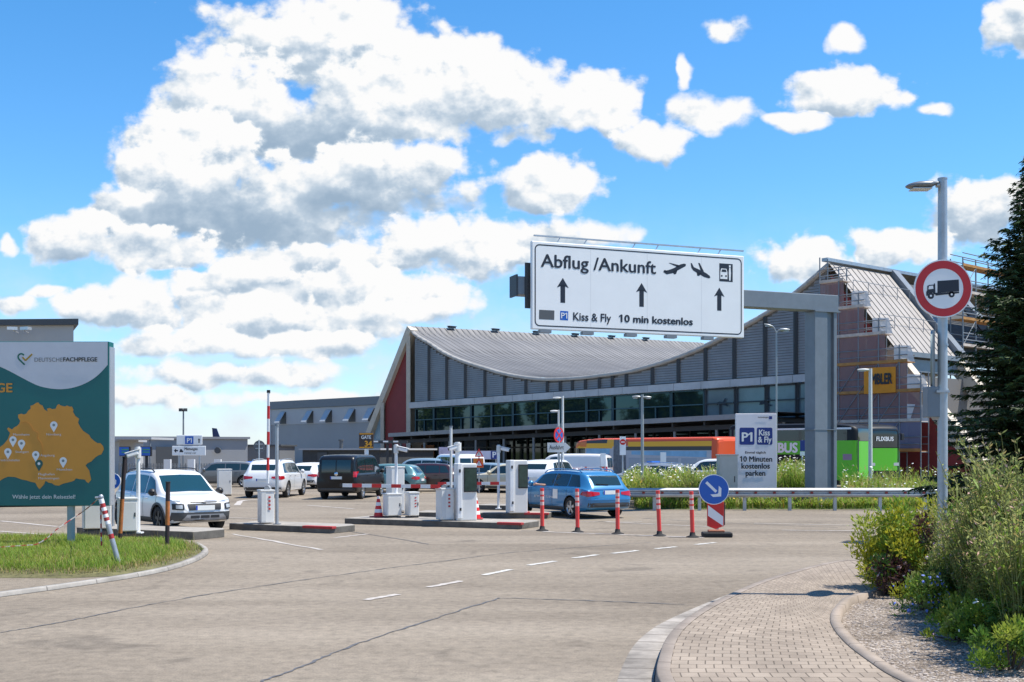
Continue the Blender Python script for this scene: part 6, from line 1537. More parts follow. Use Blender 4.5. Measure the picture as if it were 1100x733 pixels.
m = MB(); m.box((0, 0, H+(485-473.5)*s), (15.5*s, .16, 17*s)); o = m.build('case', mat('board_brown', (.045, .028, .025), .5), t, bevel=.03)
for y in (466.3, 480.8): MB().box((0, -.086, H+(485-y)*s), (14.6*s, .01, .06)).build('yellow_line', mat('display_amber', (.75, .33, .02), .5), o)
text('lettering', 'GATE', SIGNW, o, (-5.2*s, -.09, H+(485-471.6)*s), (1, 0, 0), UP, width=10.5*s, height=3.6*s, bold=.02, world=False); text('digits', '34', mat('display_amber', (.75, .33, .02)), o, (-1.6*s, -.09, H+(485-479.8)*s), (1, 0, 0), UP, width=8*s, height=6*s, bold=.04, world=False)
# service steel frame left of the canopy
c = P(407, 485, 78); t = thing('steel_frame', 'dark steel portal frame with small white roof lights beside the gate number board', 'frame', (c.x, c.y, 0))
m = MB(); [m.bar((x, 0, 0), (x, 0, 2.9), .16) for x in (-.9, .6, 1.0)]; m.bar((-1.3, 0, 2.75), (2.0, 0, 2.75), .5, .2); m.build('frame', MULL, t)
m = MB(); [m.box((x, -.27, 2.78), (.35, .04, .1)) for x in (-.9, -.2, .5, 1.2)]; m.build('lights', SIGNW, t)
# fence on the far left: pickets and white posts
fc = thing('fence', 'low picket fence with square white posts in front of the grey shed', 'fence', tuple(Vector((P(165, 485, 84).x, 84, 0))))
FG = mat('fence_grey', (.24, .25, .25), .7)
x0, x1 = P(128, 485, 84).x, P(262, 485, 84).x; k = 0; x = x0; m = MB()
while x < x1: m.box((x, 84, .62), (.1, .03, 1.15)); x += .2
for z in (.3, 1.0): m.bar((x0, 84.03, z), (x1, 84.03, z), .04, .06)
m.build('pickets', FG, fc, True)
for px in (180, 205.5, 234): m = MB(); cc_ = P(px, 485, 83.7); m.box((cc_.x, 83.7, .75), (.5, .3, 1.5)); m.build('post', WHITE, fc, True)
# ---------------------------------------------------------------- signs and lamps in the middle
t, c = signpost('no_stopping_sign', 'red and blue no-stopping disc above a white Ausfahrt arrow board', 'road sign', 600.5, 541); s = c.y/F; y_up = lambda y: H+(485-y)*s
m = MB(); m.cyl((0, .05, 0), (0, .05, y_up(458)), .04, n=10); m.cyl((.11, .05, 0), (.11, .05, y_up(476)), .03, n=10); m.build('post', STEEL, t)
RZ = Matrix.Rotation(R(48), 3, 'Z'); dn = RZ @ Vector((0, -1, 0)); dxv = RZ @ Vector((1, 0, 0)); O_ = Vector((0, 0, y_up(467.5)))
m = MB(); m.cyl(O_, O_-dn*.02, 8.3*s, n=28); d_ = m.build('disc', RED, t); m = MB(); m.cyl(O_+dn*.002, O_+dn*.004, 6.3*s, n=28); m.build('blue_face', BLUE, d_)
m = MB(); [m.bar(O_+dn*.008-(dxv*.707*q+UP*.707)*6.2*s, O_+dn*.008+(dxv*.707*q+UP*.707)*6.2*s, .01, .05) for q in (1, -1)]; m.build('red_cross', RED, d_)
m = MB(); y = -.03; q = lambda x, yy: (( x-600.5)*s, y, y_up(yy)); m.prism([q(588, 475.7), q(607.5, 475.7), q(613, 480.7), q(607.5, 486), q(588, 486)], (0, .03, 0)); ap = m.build('arrow_board', SIGNW, t, fixn=True)
text('lettering', 'Ausfahrt', INK, ap, ((590-600.5)*s, y-.004, y_up(482.9)), (1, 0, 0), UP, width=15.5*s, height=4.6*s, bold=.01, world=False)
t, c = signpost('no_entry_sign', 'small white panel with a red no-entry disc in front of the bus', 'road sign', 669, 529); s = c.y/F; y_up = lambda y: H+(485-y)*s
m = MB(); m.cyl((0, .04, 0), (0, .04, y_up(470)), .035); m.build('post', STEEL, t); m = MB(); m.box((0, 0, y_up(479)), (6.6*s, .03, 20*s)); o = m.build('panel', SIGNW, t); m = MB(); m.cyl((0, -.018, y_up(475)), (0, -.022, y_up(475)), 3.1*s, n=24); m.cyl((0, -.018, y_up(475)), (0, -.02, y_up(475)), 3.2*s, n=24); d_ = m.build('red_disc', RED, o); m = MB(); m.box((0, -.026, y_up(475)), (3.9*s, .004, 1.1*s)); m.build('white_bar', SIGNW, d_)
t, c = signpost('warning_sign', 'two red-edged warning triangles stacked on an orange backing board', 'road sign', 514.5, 530); s = c.y/F; y_up = lambda y: H+(485-y)*s
m = MB(); m.cyl((0, .06, 0), (0, .06, y_up(484)), .035); m.build('post', STEEL, t); m = MB(); m.box((-.03, .02, y_up(497.5)), (11*s, .02, 10*s)); m.build('backing_board', ORANGE, t)
for y0, y1 in ((482, 491), (492, 501.5)):
    m = MB(); m.prism([(-5*s, 0, y_up(y1)), (5*s, 0, y_up(y1)), (0, 0, y_up(y0))], (0, -.015, 0)); o = m.build('triangle', RED, t, fixn=True); m = MB(); m.poly([(-3*s, -.02, y_up(y1-1.2)), (3*s, -.02, y_up(y1-1.2)), (0, -.02, y_up(y0+3))]); f_ = m.build('white_face', SIGNW, o); m = MB(); m.poly([(-.4*s, -.024, y_up(y1-2)), (.4*s, -.024, y_up(y1-2)), (.4*s, -.024, y_up(y0+4.2)), (-.4*s, -.024, y_up(y0+4.2))]); m.build('black_mark', INK, f_)
def board(label, x0, x1, y0, y1, Y, m_, extra=None, name='poster_board'):
    c = P((x0+x1)/2, 485, Y); s = Y/F; t = thing(name, label, 'sign board', (c.x, c.y, 0)); z0, z1 = H+(485-y1)*s, H+(485-y0)*s
    m = MB(); m.box((0, 0, (z0+z1)/2), ((x1-x0)*s, .06, z1-z0)); o = m.build('panel', m_, t)
    for q in (-.4, .4): m = MB(); m.cyl(((x1-x0)*s*q, .07, 0), ((x1-x0)*s*q, .07, z1-.1), .04); m.build('post', STEEL, t)
    return t, o, s, z0, z1
MAUV = mat('mauve_print', (.50, .42, .52), .6, var=.25, vscale=2); LAVB = mat('lavender_print', (.62, .60, .70), .6, var=.12, vscale=1)
board('pale mauve poster board behind the thin tall post', 471.5, 487, 480.5, 497, 68, MAUV)
t, o, s, z0, z1 = board('long lavender banner with a blue parking square under the canopy', 494, 537, 484.5, 493.5, 72, LAVB)
m = MB(); m.box((( 530.5-515.5)*s, -.035, (z0+z1)/2), (6.5*s, .01, (z1-z0)*.95)); bq = m.build('blue_square', NAVY, o); text('lettering', 'P', SIGNW, bq, ((529-515.5)*s, -.045, z0+.12), (1, 0, 0), UP, height=.36, bold=.03, world=False)
board('white information stele in front of the left end of the bus', 645, 650.5, 487, 501, 58, SIGNW, name='stele'); board('white information stele at the joint of the bus', 709.5, 715.5, 486, 500, 58, SIGNW, name='stele')
c = P(862, 485, 52); t = thing('parking_sign', 'blue parking sign on a post in front of the green coach lettering', 'road sign', (c.x, c.y, 0)); s = 52/F
m = MB(); m.cyl((0, .05, 0), (0, .05, H+(485-473)*s), .035); m.build('post', STEEL, t); m = MB(); m.box((0, 0, H+(485-479)*s), (5*s, .03, 11.5*s)); o = m.build('panel', NAVY, t); m = MB(); m.box((0, 0, H+(485-487.5)*s), (5*s, .03, 4.5*s)); m.build('supplement', SIGNW, t)
LAMPG = mat('lamp_grey', (.34, .36, .37), .45, metal=.4); LAMPL = mat('lamp_pale', (.62, .62, .60), .45)
def street_lamp(label, px, Y, heads, y_top, col=LAMPG, r=.06, r1=None):
    c = P(px, 485, Y); s = Y/F; t = thing('street_lamp', label, 'street lamp', (c.x, c.y, 0)); zt = H+(485-y_top)*s
    m = MB(); m.cyl((0, 0, 0), (0, 0, .9), r*1.35, n=12); m.cyl((0, 0, .9), (0, 0, zt), r, r1 or r*.8, n=12); m.build('pole', col, t)
    for (x_end, y_end, w, thick, tilt) in heads:
        e = Vector(((x_end-px)*s, -.02, H+(485-y_end)*s)); st_ = Vector((0, 0, min(zt-.03, e.z-.05))); dx_ = 1 if e.x > 0 else -1
        m = MB(); a0 = Vector((e.x-dx_*min(w, abs(e.x)*.9), -.02, e.z)); m.tube([st_, st_.lerp(a0, .6)+UP*.04, a0], .025, 8); arm_ = m.build('arm', col, t)
        hd_ = MB(); pr = [(0, -.5), (.5, -.35), (.85, 0), (.7, .35), (.3, .5)]
        p0 = a0; p1 = e+UP*tilt
        d_ = (p1-p0); n_ = 10
        rows_ = []
        for i in range(n_+1):
            u_ = i/n_; ww = thick*1.7*(.35+.65*math.sin(math.pi*min(1, u_*.8+.18)))*.5; hh2 = thick*.5*(.4+.6*math.sin(math.pi*(u_*.75+.2)))
            o_ = p0+d_*u_; rows_.append([o_+Vector((0, ww*math.cos(R(45*k)), hh2*math.sin(R(45*k)))) for k in range(9)])
        hd_.sheet(rows_, smooth=True); hd_.poly(rows_[0][:8]); hd_.poly(rows_[-1][:8][::-1]); h2 = hd_.build('lamp_head', col, t, fixn=True)
        g = MB(); q0, q1 = p0+d_*.3, p0+d_*.92; g.box((q0+q1)/2-UP*(thick*.46), (abs((q1-q0).x)*.8+.02, thick*1.0, .03)); g.build('lens', LAMPW, h2)
    return t
street_lamp('slim lamp post with two pale heads in front of the bus joint', 690, 42.5, [(679, 426.5, .3, .1, 0), (699.5, 427, .28, .1, 0)], 424, r=.065)
street_lamp('tall pale lamp post with one head to the left, above the no-stopping disc', 604.5, 58, [(594, 427.5, .4, .1, 0)], 425.5, LAMPL, .07)
street_lamp('shorter pale lamp post with one head to the left, just beside the taller one', 600, 54, [(591, 441.8, .36, .1, 0)], 440.5, LAMPL, .055)
street_lamp('thin tall lamp post with two curved heads before the louvred wall', 834, 47, [(821, 351, .35, .1, .1), (848, 354.5, .4, .14, 0)], 357, r=.04)
street_lamp('pale lamp post with short head to the left, right of the gantry column', 935, 45.5, [(921, 397.5, .45, .11, 0)], 396, LAMPL, .085)
c = P(197, 485, 110); t = thing('floodlight_mast', 'thin floodlight mast rising behind the direction signs', 'street lamp', (c.x, c.y, 0)); s = 110/F
m = MB(); m.cyl((0, 0, 0), (0, 0, H+45*s), .1, .07); m.build('pole', STEELD, t)
for q in (-1, 1): m = MB(); m.box((.22*q, -.1, H+44.5*s), (.36, .2, .3), R(25*q)); m.build('floodlight', DARK, t)
# ---------------------------------------------------------------- no-lorries sign on the lamp post, right
LY = 15.4; c = P(1012.5, 485, LY); s = LY/F
t = thing('lamp_post', 'tall grey lamp post with a flat grey head pointing left, standing in the bushes', 'street lamp', (c.x, c.y, 0))
zt = H+(485-193)*s; m = MB(); m.cyl((0, 0, 0), (0, 0, zt), .070, .062, n=20); m.cyl((0, 0, zt), (0, 0, zt+.02), .066, n=20); m.build('pole', STEEL, t)
m = MB()
for y in (372, 420, 505): m.cyl((0, 0, H+(485-y)*s), (0, 0, H+(485-y)*s+.03), .075, n=20)
m.build('clamp', STEEL, t)
m = MB(); x0, x1 = (1008-1012.5)*s, (973-1012.5)*s; zc = H+(485-199)*s; rows_ = []
for i in range(15):
    u_ = i/14; prof_ = (.35, .40, .55, .8, .95, 1, 1, 1, .98, .94, .88, .8, .68, .5, .2)[i]
    o_ = Vector((lerp(x0, x1, u_), 0, zc-.02*u_+(.03 if i < 4 else 0)*(1-u_*3))); rows_.append([o_+Vector((0, .14*prof_*math.cos(R(30*k)), .062*prof_*math.sin(R(30*k))*(1.0 if k <= 6 else .8))) for k in range(13)])
m.sheet(rows_, smooth=True); m.poly(rows_[0][:12]); m.poly(rows_[-1][:12][::-1]); lh = m.build('lamp_head', mat('dark_lamp_grey', (.20, .21, .22), .4, metal=.5), t, fixn=True)
m = MB(); m.box((lerp(x0, x1, .55), 0, zc-.06), (.26, .2, .012)); m.build('lens', LAMPW, lh)
m = MB(); m.cyl((0, 0, zc), (x0-.03, 0, zc), .035, n=12); m.build('arm', STEEL, t)
ts_ = thing('no_lorries_sign', 'round red-bordered sign with black lorry symbol fixed to the lamp post', 'road sign', (c.x, c.y, 0)); zc = H+(485-311.3)*s; rr_ = 31.0*s; X0 = (1010.3-1012.5)*s; yf = -.10
m = MB(); m.cyl((X0, yf, zc), (X0, yf+.025, zc), rr_, n=64); d_ = m.build('disc', SIGNW, ts_)
m = MB(); n = 64
def ann(r0, r1, y): 
    vs = [(X0+r*math.cos(2*math.pi*i/n), y, zc+r*math.sin(2*math.pi*i/n)) for r in (r0, r1) for i in range(n)]; return vs, [(i, (i+1) % n, n+(i+1) % n, n+i) for i in range(n)]
m.add(*ann(rr_*.96, rr_*.69, yf-.002)); m.build('red_ring', mat('sign_red', (.50, .012, .018), .4), d_)
def zt1(x, y): return Vector((X0+((890+x/5.238)-1010.3)*s, yf-.004, H+(485-(270+y/5.238))*s))
LOR = [[(597,174),(716,166),(718,232),(597,240)], [(540,202),(552,196),(584,194),(586,248),(574,250),(572,240),(548,242),(540,258),(534,256),(534,238),(540,222)], [(584,240),(640,238),(718,234),(718,242),(690,246),(640,250),(588,256),(584,250)], [(577,188),(583,188),(583,200),(577,200)]]
m = MB(); [m.poly([zt1(*p) for p in pts]) for pts in LOR]
for x, y, r in ((560, 257, 18), (676, 249, 17)): m.poly([zt1(x+r*math.cos(R(20*i)), y+r*math.sin(R(20*i))) for i in range(18)])
m.build('lorry_symbol', INK, d_)
m = MB(); m.poly([zt1(*p)+Vector((0, -.003, 0)) for p in ((549,203),(572,200),(574,218),(546,221))]); [m.poly([zt1(x+r*math.cos(R(30*i)), y+r*math.sin(R(30*i)))+Vector((0, -.003, 0)) for i in range(12)]) for x, y, r in ((560, 257, 6), (676, 249, 6))]; m.build('symbol_gap', SIGNW, d_)
m = MB(); [m.box((X0+.03, yf+.04, zc+dz), (.5, .03, .05)) for dz in (.18, -.18)]; m.box((X0, yf+.06, zc), (.05, .06, .5)); m.build('bracket', STEEL, ts_)
rs = thing('road_sign', 'grey-backed sign turned edge-on behind the lamp post, under the lorry sign', 'road sign', (c.x, c.y, 0)); O_ = Vector((-.13, .09, H+(485-385)*s)); dn = Vector((.93, -.36, 0)).normalized()
m = MB(); m.cyl(O_, O_+dn*.025, .38, n=40); m.build('disc', mat('sign_reverse_green', (.22, .27, .27), .5, metal=.3), rs); m = MB(); m.bar(O_+dn*.03-UP*.4, O_+dn*.03+UP*.4, .04); m.build('bracket', STEEL, rs)
jb = thing('junction_box', 'dark grey box strapped to the lamp post below the edge-on sign', 'junction box', (c.x, c.y, 0)); m = MB(); m.box((-.12, .06, H+(485-432)*s), (.2, .2, .42)); m.build('box', STEELD, jb, bevel=.01); m = MB(); m.box((-.02, .02, H+(485-421)*s), (.18, .2, .03)); m.build('strap', STEEL, jb)
# ---------------------------------------------------------------- vegetation
def leafm(name, col, var=.35, rough=.6, trans=.25):
    m = mat(name, col, rough, var=var, vscale=9, spec=.3); b = m.node_tree.nodes['Principled BSDF']
    b.inputs['Transmission Weight'].default_value = 0
    nt = m.node_tree; tr = nt.nodes.new('ShaderNodeBsdfTranslucent'); mx = nt.nodes.new('ShaderNodeMixShader'); mx.inputs[0].default_value = trans*1.4
    tr.inputs['Color'].default_value = (*[min(1, c*1.5) for c in col], 1); out = nt.nodes['Material Output']
    nt.links.new(b.outputs[0], mx.inputs[1]); nt.links.new(tr.outputs[0], mx.inputs[2]); nt.links.new(mx.outputs[0], out.inputs['Surface'])
    return m
LG1 = leafm('grass_green', (.175, .275, .035)); LG2 = leafm('grass_yellow_green', (.26, .31, .042)); LG3 = leafm('grass_straw', (.34, .27, .11)); LG4 = leafm('leaf_deep_green', (.065, .14, .022)); LYG = leafm('leaf_lime', (.34, .33, .025))
LPU = leafm('leaf_purple_brown', (.075, .035, .032)); LSI = leafm('leaf_silver_green', (.27, .30, .085)); LDK = leafm('spruce_needles', (.036, .060, .017), trans=.08); LDK2 = leafm('spruce_young_needles', (.065, .11, .03), trans=.08)
FW = mat('white_petals', (.75, .75, .70), .7); FB = mat('blue_petals', (.16, .22, .62), .7); FL_ = mat('lilac_petals', (.45, .28, .55), .7); FY = mat('yellow_petals', (.70, .42, .03), .7); FP = mat('dusty_pink_petals', (.50, .30, .26), .8); BARK = mat('bark', (.09, .06, .045), .9, var=.3, bump=.5, bscale=20)
STEM = leafm('pale_stem', (.23, .25, .09))
rnd = random.Random(11)
def blade(m, p, h, w, lean, mi, seg=2):
    a = rnd.uniform(0, 6.283); d = Vector((math.cos(a), math.sin(a), 0)); s = Vector((-d.y, d.x, 0))*w/2; pts = []
    for i in range(seg+1):
        t = i/seg; o = p+UP*h*t*(1-.12*t)+d*lean*h*t*t; k = 1-t*.95; pts.append((o-s*k, o+s*k))
    b = len(m.v)
    for q in pts: m.v += list(q)
    for i in range(seg): m.f.append([b+2*i, b+2*i+1, b+2*i+3, b+2*i+2]); m.m.append(mi); m.s.append(False)
def inpoly(x, y, poly):
    c = False; n = len(poly)
    for i in range(n):
        x0, y0 = poly[i][0], poly[i][1]; x1, y1 = poly[i-1][0], poly[i-1][1]
        if (y0 > y) != (y1 > y) and x < (x1-x0)*(y-y0)/(y1-y0)+x0: c = not c
    return c
vv = [(p[0], p[1]) for p in verge]
def dist_edge(x, y, poly):
    best = 9
    for i in range(len(poly)):
        a, b = Vector(poly[i-1]), Vector(poly[i]); d = b-a; t = max(0, min(1, (Vector((x, y))-a).dot(d)/max(d.length_squared, 1e-9))); best = min(best, (Vector((x, y))-a-d*t).length)
    return best
m = MB(); xs = [p[0] for p in vv]; ys = [p[1] for p in vv]; n = 0
while n < 42000:
    x, y = rnd.uniform(max(min(xs), -12.6), max(xs)), rnd.uniform(min(ys), max(ys))
    if not inpoly(x, y, vv): continue
    e = dist_edge(x, y, vv); pa = math.sin(x*1.7+1.3*math.sin(y*1.1))*math.sin(y*1.3+.7*x)
    if e < .5 and rnd.random() > e/.5+.12: continue
    h = rnd.uniform(.06, .15)*(.55+.5*min(1, e/.6))*(1+.3*pa); mi = 0 if rnd.random() < .55+.25*pa else (1 if rnd.random() < .72 else 2)
    if e < .35 and rnd.random() < .6: mi = 2
    blade(m, Vector((x, y, .06+.07*min(1, e/.9))), h, rnd.uniform(.008, .02), rnd.uniform(.05, .8), mi); n += 1
for _ in range(500):
    x, y = rnd.uniform(-12, max(xs)), rnd.uniform(min(ys), max(ys))
    if inpoly(x, y, vv) and dist_edge(x, y, vv) > .15: blade(m, Vector((x, y, .08)), rnd.uniform(.22, .42), .009, rnd.uniform(.05, .4), 2, 3)
tag(m.build('verge_grass', [LG1, LG2, LG3]), 'short patchy green grass on the verge below the billboard', 'grass', kind='stuff')
# flowering strip behind the guard rail: a mass of stalks, and white flower heads
def meadow(name, label, region, n, hmin, hmax, mats_, weights, z0=.2, flowers=0, fm_=0, tuft=.5, fsize=.05):
    m = MB()
    for _ in range(n):
        x, y, hf = region(); k = rnd.choices(range(len(weights)), weights)[0]; h = rnd.uniform(hmin, hmax)*hf
        blade(m, Vector((x, y, z0)), h, rnd.uniform(.015, .05), rnd.uniform(.02, .35), k, 2)
        if rnd.random() < .5:
            for q in range(2):
                z = rnd.uniform(.3, .95)*h; blade(m, Vector((x, y, z0+z)), rnd.uniform(.1, .25), .045, rnd.uniform(.5, 1.4), k, 1)
    for _ in range(flowers):
        x, y, hf = region(); h = rnd.uniform(.72, 1.0)*hmax*hf; r = rnd.uniform(.6, 1.3)*fsize; c = Vector((x, y, z0+h)); t = Vector((rnd.uniform(-.4, .4), rnd.uniform(-.4, .4), 1)).normalized(); u = t.orthogonal().normalized(); w = t.cross(u)
        m.add([c+(u*math.cos(R(60*i))+w*math.sin(R(60*i)))*r for i in range(6)]+[c+t*r*.5], [(i, (i+1) % 6, 6) for i in range(6)], fm_)
        m.add([c-u*.004, c+u*.004, c+u*.006-UP*h*.6, c-u*.006-UP*h*.6], [(0, 1, 2, 3)], 0)
    return tag(m.build(name, mats_), label, 'wildflowers', kind='stuff')
def rg1():
    y = rnd.uniform(41.0, 47.5); x = rnd.uniform(.100, .188)*y; return x, y, .75+.3*math.sin(x*2.1)**2
meadow('wildflower_strip', 'tall white-flowered meadow strip behind the guard rail, left of the parking board', rg1, 6500, .6, 1.25, [LG1, LSI, LG2, LG3, FW, FY], [3, 3.4, 2.4, 1.2, 0, .2], .3, 200, 4, fsize=.042)
def rg2():
    y = rnd.uniform(43.0, 48.0); x = rnd.uniform((836-CX)/F, (872-CX)/F)*y; return x, y, .8+.3*math.sin(x*3)**2
meadow('wildflower_strip', 'tall green meadow flowers between the parking board and the gantry column', rg2, 3000, .7, 1.5, [LG1, LSI, LG2, LG3, FW], [4, 2, 2, 1, 0], .3, 90, 4, fsize=.042)
def rg3():
    y = rnd.uniform(41.2, 52.0); x = rnd.uniform((905-CX)/F, (1030-CX)/F)*y; return x, y, .45+.6*max(0, math.sin(x*1.9+.4))**2
meadow('meadow_grass', 'uneven meadow grass with dry stalks right of the gantry column', rg3, 5500, .3, 1.3, [LG2, LG1, LG3, LPU, FW], [4, 3, 2.2, .35, 0], .25, 100, 4)
def rg4():
    x = rnd.uniform(4.6, 16.5); y = rnd.uniform(40.4, 42.2); return x, y, .6+.3*math.sin(x*3.3)**2
meadow('rail_grass', 'low grass growing under the guard rail', rg4, 6000, .2, .55, [LG1, LG2, LG3, FY], [4, 3.4, 1.6, .15], .03, 60, 3)
# ---- leafy shrubs
def shrub(name, label, loc, size, n, leaf, mats_, weights, clumps=22, cat='shrub', group=None, stems=7, seed=1, upright=.3, flower=None, nf=0, fs=.03, z_low=.1):
    r = random.Random(seed); t = thing(name, label, cat, loc, 0, group); cm = MB(); sx_, sy_, sz_ = size
    cl = []
    for _ in range(clumps):
        a = r.uniform(0, 6.283); q = r.random()**.6; zz_ = r.uniform(z_low, 1); k = math.sqrt(max(.05, 1-(zz_*.95-.25)**2 if zz_ > .25 else 1)); cl.append((Vector((math.cos(a)*q*sx_*k*.85, math.sin(a)*q*sy_*k*.85, zz_*sz_*.92)), r.uniform(.16, .34)*min(sx_, sz_), r.choices(range(len(weights)), weights)[0]))
    for _ in range(n):
        c, rad, mi = r.choice(cl); d = Vector((r.gauss(0, 1), r.gauss(0, 1), r.gauss(0, 1))).normalized(); p = c+d*rad*r.random()**.4
        if p.z < .03: continue
        ax = (d*.6+UP*upright+Vector((r.gauss(0, .5), r.gauss(0, .5), r.gauss(0, .5)))).normalized(); sd = ax.cross(Vector((r.gauss(0, 1), r.gauss(0, 1), r.gauss(0, 1)))).normalized(); L_ = leaf*r.uniform(.6, 1.3); w = L_*r.uniform(.28, .42)
        if r.random() < .2: mi = r.choices(range(len(weights)), weights)[0]
        cm.add([p, p+ax*L_*.5+sd*w*.5, p+ax*L_, p+ax*L_*.5-sd*w*.5], [(0, 1, 2, 3)], mi)
    cm.build('crown', mats_, t)
    s_ = MB()
    for _ in range(stems):
        c = r.choice(cl)[0]; s_.tube([Vector((c.x*.15, c.y*.15, -.03)), Vector((c.x*.5, c.y*.5, c.z*.55)), c], [.014, .010, .004], 5)
    s_.build('stems', BARK, t)
    if nf:
        f = MB()
        for _ in range(nf):
            c, rad, mi = r.choice(cl); d = Vector((r.gauss(0, 1), r.gauss(0, 1)-.5, abs(r.gauss(0, 1)))).normalized(); p = c+d*rad*1.08; u = d.orthogonal().normalized(); w = d.cross(u); q = fs*r.uniform(.6, 1.3)
            f.add([p+(u*math.cos(R(72*i))+w*math.sin(R(72*i)))*q for i in range(5)]+[p+d*q*.5], [(i, (i+1) % 5, 5) for i in range(5)])
        f.build('flowers', flower, t)
    return t
def onbed(px, Y):
    x = (px-CX)/F*Y; return (x, Y, bed_z(x, Y))
SH = shrub
SH('yellow_shrub', 'rounded yellow-green shrub at the corner of the pavement', onbed(975, 16.2), (.80, .62, 1.24), 11500, .08, [LYG, LG2, LG1, LPU], [7, 3, 1.2, .01], 56, seed=2, upright=.7)
SH('purple_shrub', 'low purple-brown leaved shrub spilling over the inner kerb', onbed(950, 15.75), (.45, .40, .55), 2200, .075, [LPU, LG4, LYG], [5, 1.5, 1], 18, seed=3, flower=FP, nf=25)
SH('bronze_shrub', 'bronze-leaved shrub in front of the lamp post base', onbed(1022, 15.6), (.55, .5, 1.3), 3000, .08, [LPU, LG2, LG3, LG4], [4, 2, 2, 2], 20, seed=4, flower=FY, nf=14)
SH('yellow_shrub', 'second smaller lime-green shrub behind the rounded one, beside the guard rail end', onbed(960, 17.6), (.5, .5, .85), 2600, .08, [LYG, LG1, LG2], [5, 2, 3], 16, seed=14, upright=.7)
SH('blue_flower_plant', 'bushy green plant dotted with small blue flowers at the gravel edge', onbed(1003, 13.6), (.50, .42, .50), 2600, .06, [LG4, LG1, LSI], [4, 3, 1], 18, 'plant', seed=5, flower=FB, nf=60, fs=.022, upright=.6)
SH('lilac_flower_plant', 'grey-green plant with lilac flower heads behind the blue-flowered one', onbed(1022, 14.2), (.55, .5, .85), 2800, .06, [LSI, LG1, LG4, LPU], [4, 2, 1, .6], 20, 'plant', seed=6, flower=FL_, nf=55, fs=.026, upright=.8)
SH('pink_flower_plant', 'faded pinkish dry flower clump right of the lamp post', onbed(1052, 14.6), (.62, .5, 1.1), 2800, .06, [LSI, LPU, LG3, LG2], [3, 2.4, 2, 1], 20, 'plant', seed=7, flower=FP, nf=120, fs=.03, upright=.9)
SH('ground_cover_plant', 'low bright green plant with white daisies at the right frame edge', onbed(1068, 11.6), (.42, .4, .42), 2600, .05, [LG1, LG2, LG4], [3, 2, 2], 16, 'plant', seed=8, flower=FW, nf=26, fs=.02, upright=.7)
SH('ground_cover_plant', 'low yellowish-green tuft on the gravel below the blue flowers', onbed(1036, 12.6), (.40, .35, .40), 2200, .05, [LG2, LG1, LYG], [3, 3, 1], 14, 'plant', seed=9, upright=1.0, flower=FY, nf=8, fs=.016)
SH('dark_shrub', 'dense dark green shrub at the right frame edge under the spruce', onbed(1094, 13.2), (.6, .6, 1.0), 3400, .07, [LG4, LG1, LPU], [4, 2, 1], 20, seed=10)
SH('ground_cover_plant', 'leafy dark green plant at the lower right corner of the bed', onbed(1098, 11.0), (.42, .4, .55), 2600, .06, [LG4, LG1, LG2], [3, 3, 1], 16, 'plant', seed=12, flower=FL_, nf=6, fs=.018)
SH('ground_cover_plant', 'broad leafy plant at the lowest right corner before the tall herbs', onbed(1085, 10.3), (.5, .4, .42), 3000, .06, [LG1, LG4, LG2], [3, 2, 2], 18, 'plant', seed=21, upright=.7)
SH('ground_cover_plant', 'low green plant between the white daisies and the gravel', onbed(1052, 11.7), (.42, .35, .36), 2200, .055, [LG1, LG4, LSI], [3, 2, 2], 14, 'plant', seed=22, upright=.7)
SH('ground_cover_plant', 'yellow-green low plant spreading over the gravel in front of the purple shrub', onbed(990, 14.3), (.42, .36, .34), 2000, .05, [LYG, LG1, LG2], [2, 3, 3], 14, 'plant', seed=31, upright=.8, flower=FB, nf=10, fs=.018)
SH('ground_cover_plant', 'light green sprawling plant with lilac dots on the gravel, left of the white daisies', onbed(1030, 11.9), (.46, .36, .32), 2200, .05, [LG1, LG2, LSI], [3, 3, 2], 14, 'plant', seed=32, upright=.8, flower=FL_, nf=12, fs=.018)
# ---- tall seeding grasses and herbs: one of each kind, copied
def tallgrass(label, loc, n=90, hmin=.9, hmax=1.5, seed=1, mats_=None, head=True, spread=.3, group='tall seeding plants in the bed'):
    r = random.Random(seed); t = thing('tall_grass', label, 'plant', loc, 0, group); st = MB(); hdm = MB(); lf = MB()
    for _ in range(n):
        a = r.uniform(0, 6.283); d = Vector((math.cos(a), math.sin(a), 0)); b = d*r.random()*spread*.4; h = r.uniform(hmin, hmax); ln = r.uniform(.05, .35)
        pts = [b+UP*h*k+d*ln*h*k*k for k in (0, .35, .7, 1)]; 
        for p, q, w0, w1 in zip(pts[:-1], pts[1:], (.005, .0045, .0035), (.0045, .0035, .002)): st.cyl(p, q, w0, w1, 4, cap=False)
        for k in range(9):
            z = r.uniform(.06, .85); p = b+UP*h*z+d*ln*h*z*z; v_ = Vector((r.gauss(0, 1), r.gauss(0, 1), .7)).normalized(); s_ = v_.cross(UP).normalized()*r.uniform(.006, .014); L_ = r.uniform(.10, .26)
            lf.add([p-s_*.5, p+v_*L_*.5-s_, p+v_*L_-UP*.05, p+v_*L_*.5+s_, p+s_*.5], [(0, 1, 2, 3, 4)], 0 if r.random() < .6 else 1)
        if head:
            for k in range(9):
                z = r.uniform(.72, 1.0); p = b+UP*h*z+d*ln*h*z*z; v_ = Vector((r.gauss(0, 1), r.gauss(0, 1), .9)).normalized(); s_ = v_.orthogonal().normalized()*.008; L_ = r.uniform(.025, .07)
                hdm.add([p, p+v_*L_*.5+s_, p+v_*L_, p+v_*L_*.5-s_], [(0, 1, 2, 3)], 0 if r.random() < .25 else (1 if r.random() < .9 else 2))
    lf.build('leaves', [LSI, LG1], t); st.build('stems', STEM, t)
    if head: hdm.build('seed_heads', [LG3, LSI, FP], t)
    return t
